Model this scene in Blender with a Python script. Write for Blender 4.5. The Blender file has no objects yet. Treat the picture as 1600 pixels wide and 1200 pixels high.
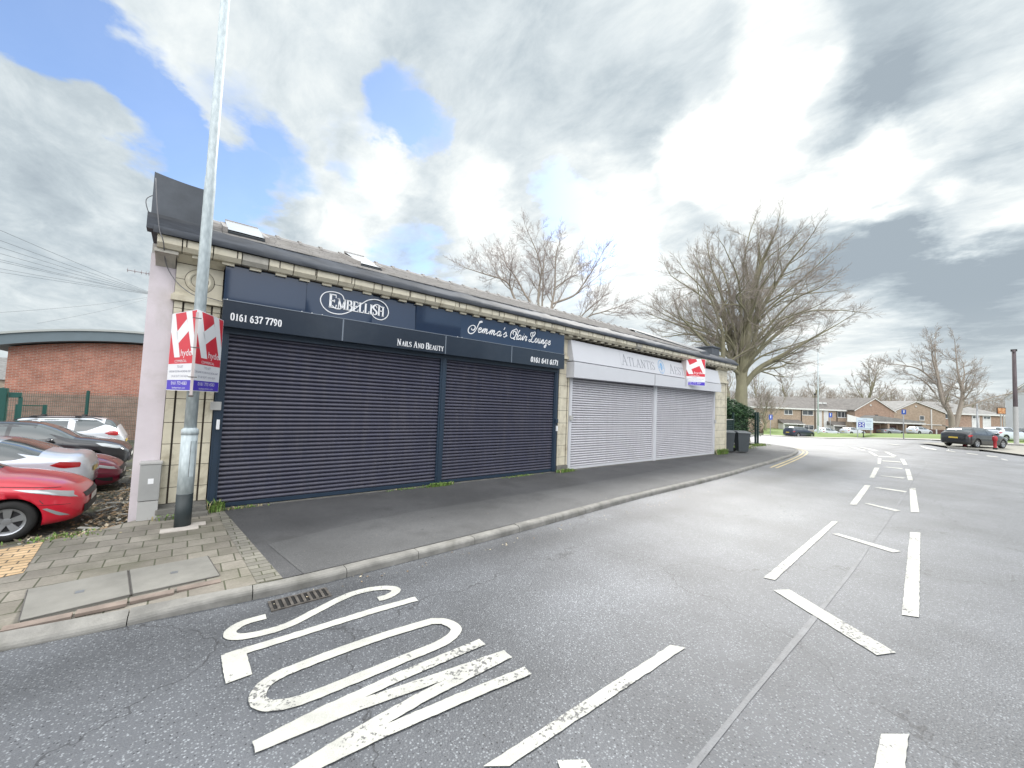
import bpy, bmesh, math, random
from math import sin, cos, pi, radians, sqrt, atan2
from mathutils import Vector, Matrix, noise as mnoise

C = bpy.context.scene
COL = C.collection

# ------------------------------------------------------------------ camera
CAMH = 1.95
F_PX = 616.56
YAW = radians(39.53)
SY, CY = sin(YAW), cos(YAW)
cd = bpy.data.cameras.new("camera")
cam = bpy.data.objects.new("camera", cd)
COL.objects.link(cam)
cd.sensor_width = 36.0
cd.lens = 36.0 * F_PX / 1600.0
cd.clip_start = 0.05
cd.clip_end = 3000
rt = Vector((0.769390764569865, -0.637583434344678, 0.039054009318433155))
dn = Vector((0.06377730196968792, 0.01584118347984506, -0.9978384201159148))
fw = Vector((0.6355865850913358, 0.7702184233155986, 0.052851411492320734))
up = -dn
cam.matrix_world = Matrix(((rt.x, up.x, -fw.x, 0), (rt.y, up.y, -fw.y, 0), (rt.z, up.z, -fw.z, CAMH), (0, 0, 0, 1)))
C.camera = cam

# ------------------------------------------------------------------ exposure
C.view_settings.view_transform = 'Standard'
C.view_settings.look = 'None'
C.view_settings.gamma = 1.0
C.view_settings.exposure = 1.0

# ------------------------------------------------------------------ sun and sky
SUN_EL = radians(40)
SUN_AZ = (0.93, 0.36)
sd = bpy.data.lights.new("sun", 'SUN')
sd.energy = 2.0
sd.angle = radians(14)
sd.color = (1.0, 0.97, 0.92)
sun = bpy.data.objects.new("sun", sd)
COL.objects.link(sun)
sv = Vector((cos(SUN_EL) * SUN_AZ[0], cos(SUN_EL) * SUN_AZ[1], sin(SUN_EL)))
sun.rotation_euler = sv.to_track_quat('Z', 'Y').to_euler()

world = bpy.data.worlds.new("World")
C.world = world
world.use_nodes = True
wn, wl = world.node_tree.nodes, world.node_tree.links
wn.clear()


class NT:
    """small node helper"""
    def __init__(s, nodes, links):
        s.n, s.l = nodes, links

    def put(s, sock, v):
        if v is None:
            return
        if hasattr(v, 'is_output') or hasattr(v, 'links'):
            s.l.new(v, sock)
        else:
            sock.default_value = v

    def math(s, op, a, b=None, clamp=False, c=None):
        n = s.n.new('ShaderNodeMath'); n.operation = op; n.use_clamp = clamp
        s.put(n.inputs[0], a); s.put(n.inputs[1], b)
        if c is not None: s.put(n.inputs[2], c)
        return n.outputs[0]

    def vmath(s, op, a, b=None, scale=None):
        n = s.n.new('ShaderNodeVectorMath'); n.operation = op
        s.put(n.inputs[0], a)
        if b is not None: s.put(n.inputs[1], b)
        if scale is not None: s.put(n.inputs['Scale'], scale)
        return n.outputs['Value'] if op in ('DOT_PRODUCT', 'LENGTH', 'DISTANCE') else n.outputs['Vector']

    def noise(s, vec, scale, detail=2.0, rough=0.5, dist=0.0, col=False):
        n = s.n.new('ShaderNodeTexNoise'); s.put(n.inputs['Vector'], vec)
        n.inputs['Scale'].default_value = scale; n.inputs['Detail'].default_value = detail
        n.inputs['Roughness'].default_value = rough; n.inputs['Distortion'].default_value = dist
        return n.outputs['Color' if col else 'Fac']

    def map(s, v, a, b, c=0.0, d=1.0, smooth=False):
        n = s.n.new('ShaderNodeMapRange'); n.clamp = True
        if smooth: n.interpolation_type = 'SMOOTHSTEP'
        s.put(n.inputs[0], v)
        for i, q in enumerate((a, b, c, d)): n.inputs[i + 1].default_value = q
        return n.outputs[0]

    def mix(s, f, a, b, op='MIX'):
        n = s.n.new('ShaderNodeMix'); n.data_type = 'RGBA'; n.blend_type = op; n.clamp_factor = True
        s.put(n.inputs['Factor'], f)
        s.put(n.inputs[6], a if not isinstance(a, tuple) or len(a) == 4 else (*a, 1))
        s.put(n.inputs[7], b if not isinstance(b, tuple) or len(b) == 4 else (*b, 1))
        return n.outputs[2]


WIND_ROT = 35
BACK_L = 17.0
SKY_K = (1.1, 1.15, 1.28)
SKY_HOLES = [ (-0.185, 0.837, 0.515, 9, 0.6), (-0.109, 0.859, 0.5, 7, 0.6), (-0.156, 0.849, 0.505, 6, 0.4), (-0.046, 0.885, 0.462, 5, 0.4), (-0.048, 0.906, 0.42, 5, 0.6), (0.033, 0.927, 0.373, 6, 0.75), (0.119, 0.886, 0.447, 6, 0.6), (0.068, 0.854, 0.515, 5, 0.4), (0.316, 0.745, 0.588, 5, 0.5), (0.385, 0.733, 0.561, 4, 0.6), (0.245, 0.826, 0.508, 4, 0.3), (0.382, 0.857, 0.345, 6, 0.55), (0.623, 0.631, 0.462, 5, 0.8), (0.695, 0.576, 0.43, 4.5, 0.9), (0.726, 0.563, 0.395, 5, 0.9), (0.283, 0.763, 0.581, 5, 0.35), (0.259, 0.858, 0.444, 5, 0.3), (0.788, 0.493, 0.368, 4, 0.7), (0.725, 0.634, 0.268, 5, 0.35), (0.461, 0.816, 0.348, 5, 0.3) ]
SKY_BRIGHT = [ (0.73, 0.242, 0.64, 6, 0.45), (0.784, 0.326, 0.529, 7, 0.6), (0.803, 0.224, 0.552, 6, 0.7), (0.749, 0.399, 0.529, 6, 0.6), (0.796, 0.273, 0.54, 5, 0.5), (0.897, 0.126, 0.424, 6, 0.5), (0.737, 0.48, 0.476, 9, 0.28), (0.664, 0.598, 0.45, 9, 0.25), (0.888, 0.177, 0.424, 7, 0.5), (0.907, 0.072, 0.415, 6, 0.55), (0.857, 0.271, 0.438, 7, 0.45), (0.529, 0.758, 0.382, 7, 0.3), (0.802, 0.516, 0.3, 10, 0.3), (0.665, 0.676, 0.318, 9, 0.2), (0.319, 0.804, 0.502, 6, 0.3), (0.266, 0.873, 0.41, 8, 0.35), (0.848, -0.033, 0.529, 8, 0.5), (0.941, -0.032, 0.338, 6, 0.5), (0.944, -0.001, 0.331, 4, 0.3), (0.981, 0.158, 0.114, 10, 0.4), (0.018, 0.95, 0.313, 6, 0.25), (0.126, 0.762, 0.635, 10, 0.15), (-0.028, 0.818, 0.575, 8, 0.15), (0.486, 0.73, 0.48, 6, 0.3) ]
SKY_DARK = [ (0.806, 0.082, 0.586, 14, 0.18), (0.883, 0.021, 0.468, 12, 0.2), (0.849, 0.143, 0.508, 9, 0.22), (0.861, 0.21, 0.463, 5, 0.2), (0.956, 0.026, 0.292, 12, 0.22), (0.937, 0.141, 0.32, 8, 0.2), (0.899, 0.229, 0.373, 7, 0.15), (0.819, 0.315, 0.48, 4, 0.2), (0.651, 0.487, 0.582, 7, 0.15), (0.52, 0.547, 0.656, 9, 0.1), (0.969, 0.087, 0.233, 10, 0.2), (-0.092, 0.975, 0.204, 16, 0.08), (-0.195, 0.918, 0.344, 14, 0.03), (0.928, 0.038, 0.371, 6, 0.2), (0.981, -0.031, 0.191, 9, 0.3) ]


def build_sky():
    t = NT(wn, wl)
    out = wn.new('ShaderNodeOutputWorld')
    bg = wn.new('ShaderNodeBackground')
    bg.inputs['Strength'].default_value = 0.10
    wl.new(bg.outputs[0], out.inputs[0])
    sky = wn.new('ShaderNodeTexSky')
    sky.sky_type = 'NISHITA'
    sky.sun_disc = False
    sky.sun_elevation = SUN_EL
    sky.sun_rotation = atan2(SUN_AZ[0], SUN_AZ[1])
    sky.altitude = 100
    sky.dust_density = 0.6
    tc = wn.new('ShaderNodeTexCoord')
    d0 = tc.outputs['Generated']
    sep = wn.new('ShaderNodeSeparateXYZ'); wl.new(d0, sep.inputs[0])
    zz = t.math('MAXIMUM', sep.outputs[2], 0.0)
    inv = t.math('DIVIDE', 1.0, t.math('ADD', zz, 0.16))
    plane = t.vmath('SCALE', d0, scale=inv)
    # stretch the cloud sheet across the wind
    mp = wn.new('ShaderNodeMapping'); wl.new(plane, mp.inputs[0])
    mp.inputs['Rotation'].default_value = (0, 0, radians(WIND_ROT))
    mp.inputs['Scale'].default_value = (1.0, 0.58, 0.0)
    pv = mp.outputs[0]
    warp = t.noise(plane, 1.3, 3, 0.55, col=True)
    warp = t.vmath('SUBTRACT', warp, (0.5, 0.5, 0.5))
    dd = t.vmath('NORMALIZE', t.vmath('ADD', d0, t.vmath('SCALE', warp, scale=0.20)))
    warp2 = t.vmath('SUBTRACT', t.noise(plane, 5.5, 5, 0.6, col=True), (0.5, 0.5, 0.5))
    dd = t.vmath('NORMALIZE', t.vmath('ADD', dd, t.vmath('SCALE', warp2, scale=0.12)))

    def blobs(lst):
        acc = None
        for (x, y, z, r, amp) in lst:
            c = t.vmath('DOT_PRODUCT', dd, (x, y, z))
            v = t.map(c, cos(radians(r)), cos(radians(r * 0.25)), 0.0, amp, smooth=True)
            acc = v if acc is None else t.math('ADD', acc, v)
        return acc
    n1 = t.noise(pv, 2.3, 7, 0.60, 0.35)
    n2 = t.noise(pv, 6.5, 8, 0.66, 0.35)
    holes = blobs(SKY_HOLES)
    bright = blobs(SKY_BRIGHT)
    dark = blobs(SKY_DARK)
    cov = t.math('SUBTRACT', t.math('ADD', t.math('MULTIPLY', n1, 1.1), 0.55), holes)
    cov = t.map(t.math('ADD', cov, t.math('MULTIPLY', t.math('SUBTRACT', n2, 0.5), 0.5)), 0.30, 0.86, smooth=True)
    cov = t.math('MAXIMUM', cov, 0.08)
    sh = t.math('ADD', t.math('MULTIPLY', t.math('SUBTRACT', n1, 0.5), -0.95), 0.51)
    sh = t.math('ADD', sh, t.math('MULTIPLY', t.math('SUBTRACT', n2, 0.5), -1.0))
    sh = t.math('ADD', sh, bright)
    sh = t.math('SUBTRACT', sh, dark)
    r = wn.new('ShaderNodeValToRGB'); wl.new(sh, r.inputs[0])
    cr = r.color_ramp
    cr.elements[0].position = 0.0; cr.elements[0].color = (2.0, 2.35, 2.65, 1)
    cr.elements[1].position = 1.0; cr.elements[1].color = (5.7, 5.85, 5.75, 1)
    for p_, c_ in ((0.35, (2.9, 3.3, 3.55, 1)), (0.62, (3.9, 4.25, 4.4, 1)), (0.82, (4.7, 4.95, 4.95, 1))):
        e = cr.elements.new(p_); e.color = c_
    cloud = r.outputs[0]
    # extra-bright cloud added out of view behind the camera to light the shop fronts
    back = t.map(t.vmath('DOT_PRODUCT', d0, (-0.42, -0.62, 0.66)), 0.35, 0.9, 0.0, 1.0, smooth=True)
    cloud = t.mix(back, cloud, (BACK_L, BACK_L * 1.0, BACK_L * 1.0))
    zen = t.map(sep.outputs[2], 0.78, 0.98, 0.0, 1.0, smooth=True)  # unseen zenith brightened as well, for more light on the ground
    cloud = t.mix(zen, cloud, (9.0, 9.3, 9.6))
    blue = t.mix(1.0, sky.outputs[0], (SKY_K[0], SKY_K[1], SKY_K[2]), 'MULTIPLY')
    # clear strip low down behind the camera: the sign panels mirror it
    lowb = t.math('MULTIPLY', t.map(t.vmath('DOT_PRODUCT', d0, (0.15, -0.95, 0.15)), 0.45, 0.8, 0.0, 1.0, smooth=True), t.map(sep.outputs[2], 0.30, 0.55, 0.40, 0.0, smooth=True))
    cov = t.math('SUBTRACT', cov, lowb, clamp=True)
    haze = t.map(sep.outputs[2], 0.0, 0.22, 1.0, 0.0, smooth=True)
    colr = t.mix(cov, blue, cloud)
    colr = t.mix(t.math('MULTIPLY', haze, 0.5), colr, (4.0, 4.3, 4.3))
    wl.new(colr, bg.inputs['Color'])


build_sky()

# ------------------------------------------------------------------ helpers
def srgb(r, g, b):
    def f(c):
        c /= 255.0
        return c / 12.92 if c <= 0.04045 else ((c + 0.055) / 1.055) ** 2.4
    return (f(r), f(g), f(b))


def mat(name, col, rough=0.6, metal=0.0, var=0.0, vscale=3.0, bump=0.0, bscale=40.0, spec=None, dirt=None, dscale=1.2, dcol=(0.05, 0.045, 0.035), coat=0.0, stretch=None, build=None):
    m = bpy.data.materials.new(name); m.use_nodes = True
    t = NT(m.node_tree.nodes, m.node_tree.links)
    b = t.n['Principled BSDF']
    b.inputs['Roughness'].default_value = rough
    b.inputs['Metallic'].default_value = metal
    if spec is not None: b.inputs['Specular IOR Level'].default_value = spec
    if coat: b.inputs['Coat Weight'].default_value = coat; b.inputs['Coat Roughness'].default_value = 0.05
    tc = t.n.new('ShaderNodeTexCoord'); v = tc.outputs['Object']
    if stretch:
        mp = t.n.new('ShaderNodeMapping'); t.l.new(v, mp.inputs[0]); mp.inputs['Scale'].default_value = stretch; v = mp.outputs[0]
    c = (*col, 1)
    if var:
        n = t.map(t.noise(v, vscale, 5, 0.6), 0.3, 0.7)
        c = t.mix(n, tuple(max(0, q * (1 - var)) for q in col), tuple(min(1, q * (1 + var)) for q in col))
    if dirt:
        n = t.map(t.noise(v, dscale, 6, 0.65, 0.4), 0.5, 0.72, 0, dirt)
        c = t.mix(n, c, dcol)
    if build:
        c = build(t, v, c, b)
    t.put(b.inputs['Base Color'], c)
    if bump:
        bn = t.n.new('ShaderNodeBump'); bn.inputs['Strength'].default_value = bump; bn.inputs['Distance'].default_value = 0.01
        t.l.new(t.noise(v, bscale, 4, 0.6), bn.inputs['Height']); t.l.new(bn.outputs[0], b.inputs['Normal'])
    return m


class MB:
    def __init__(s):
        s.v = []; s.f = []; s.mi = []; s.m = 0; s.sm = []
        s.smooth = False

    def face(s, idx):
        s.f.append(tuple(idx)); s.mi.append(s.m); s.sm.append(s.smooth)

    def add(s, pts, faces):
        o = len(s.v); s.v += [tuple(q) for q in pts]
        for f in faces: s.face([o + i for i in f])

    def box(s, x0, x1, y0, y1, z0, z1, M=None):
        p = [(x0, y0, z0), (x1, y0, z0), (x1, y1, z0), (x0, y1, z0), (x0, y0, z1), (x1, y0, z1), (x1, y1, z1), (x0, y1, z1)]
        if M is not None: p = [M @ Vector(q) for q in p]
        s.add(p, [(0, 3, 2, 1), (4, 5, 6, 7), (0, 1, 5, 4), (1, 2, 6, 5), (2, 3, 7, 6), (3, 0, 4, 7)])

    def prism(s, poly, a, b, f):
        """poly list of 2d, extruded from a to b; f(u, v, w) -> point"""
        n = len(poly)
        s.add([f(u, v, a) for u, v in poly] + [f(u, v, b) for u, v in poly],
              [tuple(range(n)), tuple(range(2 * n - 1, n - 1, -1))] + [(i, i + n, (i + 1) % n + n, (i + 1) % n) for i in range(n)])

    def tube(s, pts, rad, n=8, cap=True):
        pts = [Vector(q) for q in pts]
        if not isinstance(rad, (list, tuple)): rad = [rad] * len(pts)
        o = len(s.v); prev = None
        for i, p_ in enumerate(pts):
            d = (pts[min(i + 1, len(pts) - 1)] - pts[max(i - 1, 0)])
            if d.length < 1e-9: d = Vector((0, 0, 1))
            d.normalize()
            a = prev if prev is not None else (Vector((1, 0, 0)) if abs(d.x) < 0.9 else Vector((0, 1, 0)))
            a = a - d * a.dot(d)
            if a.length < 1e-6: a = d.orthogonal()
            a.normalize(); prev = a; b = d.cross(a)
            for k in range(n):
                w = 2 * pi * k / n
                s.v.append(tuple(p_ + (a * cos(w) + b * sin(w)) * rad[i]))
        for i in range(len(pts) - 1):
            for k in range(n):
                s.face((o + i * n + k, o + i * n + (k + 1) % n, o + (i + 1) * n + (k + 1) % n, o + (i + 1) * n + k))
        if cap:
            s.face([o + k for k in range(n)][::-1]); s.face([o + (len(pts) - 1) * n + k for k in range(n)])

    def lathe(s, prof, c, n=24, axis='z'):
        o = len(s.v)
        for r, z in prof:
            for k in range(n):
                w = 2 * pi * k / n
                q = (r * cos(w), r * sin(w), z)
                if axis == 'y': q = (q[0], q[2], q[1])
                if axis == 'x': q = (q[2], q[0], q[1])
                s.v.append((c[0] + q[0], c[1] + q[1], c[2] + q[2]))
        for i in range(len(prof) - 1):
            for k in range(n):
                s.face((o + i * n + k, o + i * n + (k + 1) % n, o + (i + 1) * n + (k + 1) % n, o + (i + 1) * n + k))

    def build(s, name, mats, parent=None, loc=None, rz=0, bev=0.0):
        me = bpy.data.meshes.new(name)
        me.from_pydata(s.v, [], s.f)
        if not isinstance(mats, (list, tuple)): mats = [mats]
        for m in mats: me.materials.append(m)
        me.polygons.foreach_set('material_index', s.mi)
        me.polygons.foreach_set('use_smooth', s.sm)
        me.update()
        bm = bmesh.new(); bm.from_mesh(me)
        bmesh.ops.recalc_face_normals(bm, faces=bm.faces)
        if bev:
            es = [e for e in bm.edges if len(e.link_faces) == 2 and e.calc_face_angle(0) > 0.6]
            try: bmesh.ops.bevel(bm, geom=es, offset=bev, segments=2, affect='EDGES', profile=0.6)
            except Exception: pass
        bm.to_mesh(me); bm.free()
        o = bpy.data.objects.new(name, me); COL.objects.link(o)
        if loc is not None: o.location = loc
        o.rotation_euler[2] = rz
        if parent: o.parent = parent
        return o


def tag(o, label=None, cat=None, group=None, kind=None):
    if label: o['label'] = label
    if cat: o['category'] = cat
    if group: o['group'] = group
    if kind: o['kind'] = kind
    return o


def empty(name, label, cat, group=None, loc=(0, 0, 0), rz=0):
    o = bpy.data.objects.new(name, None); COL.objects.link(o)
    o.location = loc; o.rotation_euler[2] = rz; o.empty_display_size = 0.3
    return tag(o, label, cat, group)


def children_of(o):
    return [c for c in bpy.data.objects if c.parent is o]


def copy_tree(o, parent=None):
    kids = [c for c in list(bpy.data.objects) if c.parent == o]
    c = o.copy(); COL.objects.link(c)
    if parent: c.parent = parent
    for k in kids: copy_tree(k, c)
    return c


def L2W(l, z, Z=0.0):
    return Vector((CY * l + SY * z, -SY * l + CY * z, Z))


def ss(a, b, x):
    t = min(1, max(0, (x - a) / (b - a))); return t * t * (3 - 2 * t)


def interp(x, tab):
    if x <= tab[0][0]: return tab[0][1]
    for (a, va), (b, vb) in zip(tab, tab[1:]):
        if x <= b: return va + (vb - va) * (x - a) / (b - a)
    return tab[-1][1]


TA = [(0, 0), (19, 0), (28, -.12), (40, -.45), (60, -1.1), (85, -1.7), (500, -1.9)]
TB = [(0, 0), (22, 0), (28, .15), (42, .15), (60, -.15), (90, -.9), (500, -1.2)]


def terr(X, Y):
    """height of the land: it falls away past the bend and rises a little to the right"""
    z = SY * X + CY * Y; l = CY * X - SY * Y
    if z < 5: return 0.0
    t = ss(1280, 1480, 800 + F_PX * l / z)
    return interp(z, TA) * (1 - t) + interp(z, TB) * t


def resample(pl, step):
    out = [Vector(pl[0])]
    for a, b in zip(pl, pl[1:]):
        a, b = Vector(a), Vector(b); n = max(1, int((b - a).length / step))
        for i in range(1, n + 1): out.append(a.lerp(b, i / n))
    return out


def resample_n(pl, n):
    pl = [Vector(q) for q in pl]
    L = [0]
    for a, b in zip(pl, pl[1:]): L.append(L[-1] + (b - a).length)
    out = []
    j = 0
    for i in range(n):
        d = L[-1] * i / (n - 1)
        while j < len(pl) - 2 and L[j + 1] < d: j += 1
        w = (d - L[j]) / max(1e-9, L[j + 1] - L[j])
        out.append(pl[j].lerp(pl[j + 1], w))
    return out


def catmull(pts, n=6):
    pts = [Vector(q) for q in pts]
    if len(pts) < 3: return pts
    P = [pts[0] * 2 - pts[1]] + pts + [pts[-1] * 2 - pts[-2]]
    out = []
    for i in range(1, len(P) - 2):
        for k in range(n):
            t = k / n
            out.append(0.5 * ((2 * P[i]) + (P[i + 1] - P[i - 1]) * t + (2 * P[i - 1] - 5 * P[i] + 4 * P[i + 1] - P[i + 2]) * t * t + (3 * P[i] - P[i - 1] - 3 * P[i + 1] + P[i + 2]) * t ** 3))
    out.append(pts[-1])
    return out


def strip(mb, A, B, n, m, off, h=None):
    """sheet between polylines A and B draped on the land"""
    h = h or (lambda x, y: terr(x, y))
    a = resample_n(A, n); b = resample_n(B, n)
    o = len(mb.v)
    for i in range(n):
        for j in range(m + 1):
            q = a[i].lerp(b[i], j / m)
            mb.v.append((q.x, q.y, h(q.x, q.y) + off))
    for i in range(n - 1):
        for j in range(m):
            mb.face((o + i * (m + 1) + j, o + (i + 1) * (m + 1) + j, o + (i + 1) * (m + 1) + j + 1, o + i * (m + 1) + j + 1))


def ribbon2d(pts, w, closed=False):
    """offset a 2d polyline both ways -> (left, right)"""
    n = len(pts); Lp, Rp = [], []
    for i in range(n):
        a = pts[max(0, i - 1)]; b = pts[min(n - 1, i + 1)]
        if closed: a = pts[(i - 1) % n]; b = pts[(i + 1) % n]
        d = Vector((b[0] - a[0], b[1] - a[1]))
        if d.length < 1e-9: d = Vector((1, 0))
        d.normalize(); nn = Vector((-d.y, d.x))
        ww = w[i] if isinstance(w, (list, tuple)) else w
        k = 1.0
        if 0 < i < n - 1:
            d1 = Vector((pts[i][0] - a[0], pts[i][1] - a[1])); 
            if d1.length > 1e-9:
                c = d1.normalized().dot(d); k = min(1.6, 1 / max(0.5, c))
        Lp.append((pts[i][0] + nn.x * ww / 2 * k, pts[i][1] + nn.y * ww / 2 * k)); Rp.append((pts[i][0] - nn.x * ww / 2 * k, pts[i][1] - nn.y * ww / 2 * k))
    return Lp, Rp


def ribbon(mb, pts, w, f, d0, d1, closed=False):
    """flat solid ribbon; f(u, v, depth) -> point"""
    Lp, Rp = ribbon2d(pts, w, closed)
    n = len(pts); o = len(mb.v)
    for i in range(n):
        for (q, dd) in ((Lp[i], d0), (Rp[i], d0), (Rp[i], d1), (Lp[i], d1)):
            mb.v.append(tuple(f(q[0], q[1], dd)))
    rng = range(n if closed else n - 1)
    for i in rng:
        a = o + 4 * i; b = o + 4 * ((i + 1) % n)
        for k in range(4): mb.face((a + k, b + k, b + (k + 1) % 4, a + (k + 1) % 4))
    if not closed:
        mb.face((o, o + 1, o + 2, o + 3)); e = o + 4 * (n - 1); mb.face((e + 3, e + 2, e + 1, e))


_tcache = {}
def text_polys(s):
    if s in _tcache: return _tcache[s]
    cu = bpy.data.curves.new('t', 'FONT'); cu.body = s; cu.resolution_u = 3; cu.align_x = 'LEFT'
    ob = bpy.data.objects.new('t', cu); COL.objects.link(ob)
    dg = bpy.context.evaluated_depsgraph_get(); dg.update()
    me = bpy.data.meshes.new_from_object(ob.evaluated_get(dg))
    vs = [tuple(v.co) for v in me.vertices]; fs = [tuple(p.vertices) for p in me.polygons]
    bpy.data.objects.remove(ob); bpy.data.curves.remove(cu); bpy.data.meshes.remove(me)
    w = max(v[0] for v in vs) if vs else 0
    _tcache[s] = (vs, fs, w)
    return _tcache[s]


def text(mb, s, u0, v0, h, f, d, width=None, center=False):
    """plain lettering; cap height h; f(u, v, d)"""
    vs, fs, w = text_polys(s)
    k = h / 0.7; kx = k if width is None else width / w
    if center: u0 = u0 - kx * w / 2
    mb.add([f(u0 + v[0] * kx, v0 + v[1] * k, d) for v in vs], fs)


# ------------------------------------------------------------------ materials
def asphalt_build(fine, chipc, basec, chips=0.5, scale=70.0, patchy=0.25, tracks=False, moss=False, spots=False):
    def f(t, v, c, b):
        vo = t.n.new('ShaderNodeTexVoronoi'); t.l.new(v, vo.inputs['Vector']); vo.inputs['Scale'].default_value = scale
        sepc = t.n.new('ShaderNodeSeparateColor'); t.l.new(vo.outputs['Color'], sepc.inputs[0])
        big = t.noise(v, 0.55, 5, 0.6)
        pick = t.math('LESS_THAN', sepc.outputs[0], chips)
        stone = t.math('LESS_THAN', vo.outputs['Distance'], 0.42)
        m = t.math('MULTIPLY', pick, stone)
        shade = t.mix(sepc.outputs[1], tuple(q * 0.40 for q in chipc), chipc)
        pit = t.math('MULTIPLY', t.math('GREATER_THAN', sepc.outputs[0], 0.90), t.math('LESS_THAN', vo.outputs['Distance'], 0.36))
        fine_n = t.map(t.noise(v, scale * 2.2, 3, 0.7), 0.3, 0.7)
        base = t.mix(fine_n, tuple(q * 0.7 for q in basec), tuple(q * 1.3 for q in basec))
        base = t.mix(m, base, shade)
        base = t.mix(t.math('MULTIPLY', pit, 0.75), base, (0.012, 0.012, 0.014))
        pt = t.map(big, 0.35, 0.65, 1 - patchy, 1 + patchy)
        if tracks:
            sx = t.n.new('ShaderNodeSeparateXYZ'); t.l.new(v, sx.inputs[0])
            y = t.math('ADD', sx.outputs[1], t.math('MULTIPLY', t.noise(v, 0.3, 2), 0.8))
            # polished wheel tracks run along the carriageway, and the channel by the kerb stays dark
            w1 = t.map(t.math('ABSOLUTE', t.math('SUBTRACT', y, 3.1)), 0.0, 0.7, 1.16, 1.0, smooth=True)
            w2 = t.map(t.math('ABSOLUTE', t.math('SUBTRACT', y, 4.75)), 0.0, 0.55, 0.72, 1.0, smooth=True)
            w3 = t.map(t.math('ABSOLUTE', t.math('SUBTRACT', y, -0.6)), 0.0, 0.9, 1.15, 1.0, smooth=True)
            pt = t.math('MULTIPLY', pt, t.math('MULTIPLY', w1, t.math('MULTIPLY', w2, w3)))
        cc = t.n.new('ShaderNodeCombineColor')
        for i in range(3): t.l.new(pt, cc.inputs[i])
        col = t.mix(1.0, base, cc.outputs[0], 'MULTIPLY')
        if tracks:
            # fine cracks and sealed joints
            w = t.n.new('ShaderNodeTexVoronoi'); w.feature = 'DISTANCE_TO_EDGE'
            t.l.new(t.vmath('ADD', v, t.vmath('SCALE', t.noise(v, 1.4, 4, 0.6, col=True), scale=0.9)), w.inputs['Vector']); w.inputs['Scale'].default_value = 0.16
            cr = t.math('MULTIPLY', t.math('LESS_THAN', w.outputs['Distance'], 0.0012), 0.55)
            col = t.mix(cr, col, (0.02, 0.02, 0.022))
        if spots:
            vs = t.n.new('ShaderNodeTexVoronoi'); t.l.new(v, vs.inputs['Vector']); vs.inputs['Scale'].default_value = 3.1
            ss_ = t.n.new('ShaderNodeSeparateColor'); t.l.new(vs.outputs['Color'], ss_.inputs[0])
            g = t.math('MULTIPLY', t.math('LESS_THAN', ss_.outputs[0], .4), t.map(vs.outputs['Distance'], .04, .10, .55, 0))
            col = t.mix(g, col, (0.035, 0.035, 0.036))
            st = t.map(t.noise(v, 0.9, 4, .6), .56, .66, 0, .35)
            col = t.mix(st, col, (0.045, 0.045, 0.045))
        if moss:
            mn = t.map(t.noise(v, 1.8, 6, 0.65), 0.48, 0.66, 0, 0.8)
            col = t.mix(mn, col, (0.115, 0.125, 0.05))
        rr = t.map(fine_n, 0, 1, fine - 0.08, fine + 0.15)
        t.put(b.inputs['Roughness'], rr)
        bn = t.n.new('ShaderNodeBump'); bn.inputs['Strength'].default_value = 0.65; bn.inputs['Distance'].default_value = 0.006
        hgt = t.math('ADD', t.math('MULTIPLY', t.math('SUBTRACT', 1.0, vo.outputs['Distance']), 0.7), t.math('MULTIPLY', fine_n, 0.4))
        t.l.new(hgt, bn.inputs['Height']); t.l.new(bn.outputs[0], b.inputs['Normal'])
        return col
    return f


M_ROAD = mat('road asphalt', (.1, .1, .1), build=asphalt_build(0.47, (0.245, 0.262, 0.28), (0.096, 0.102, 0.113), 0.48, 64, 0.24, tracks=True), spec=0.5)
M_FOOT = mat('footway asphalt', (.1, .1, .1), build=asphalt_build(0.66, (0.19, 0.19, 0.19), (0.075, 0.076, 0.079), 0.35, 130, 0.22, spots=True))
M_FOOT2 = mat('footway asphalt newer strip', (.1, .1, .1), build=asphalt_build(0.64, (0.21, 0.21, 0.21), (0.090, 0.092, 0.094), 0.4, 130, 0.18, spots=True))
M_LOT = mat('mossy lot surface', (.1, .1, .1), build=asphalt_build(0.8, (0.22, 0.22, 0.20), (0.085, 0.085, 0.078), 0.35, 90, 0.3, moss=True))


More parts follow.
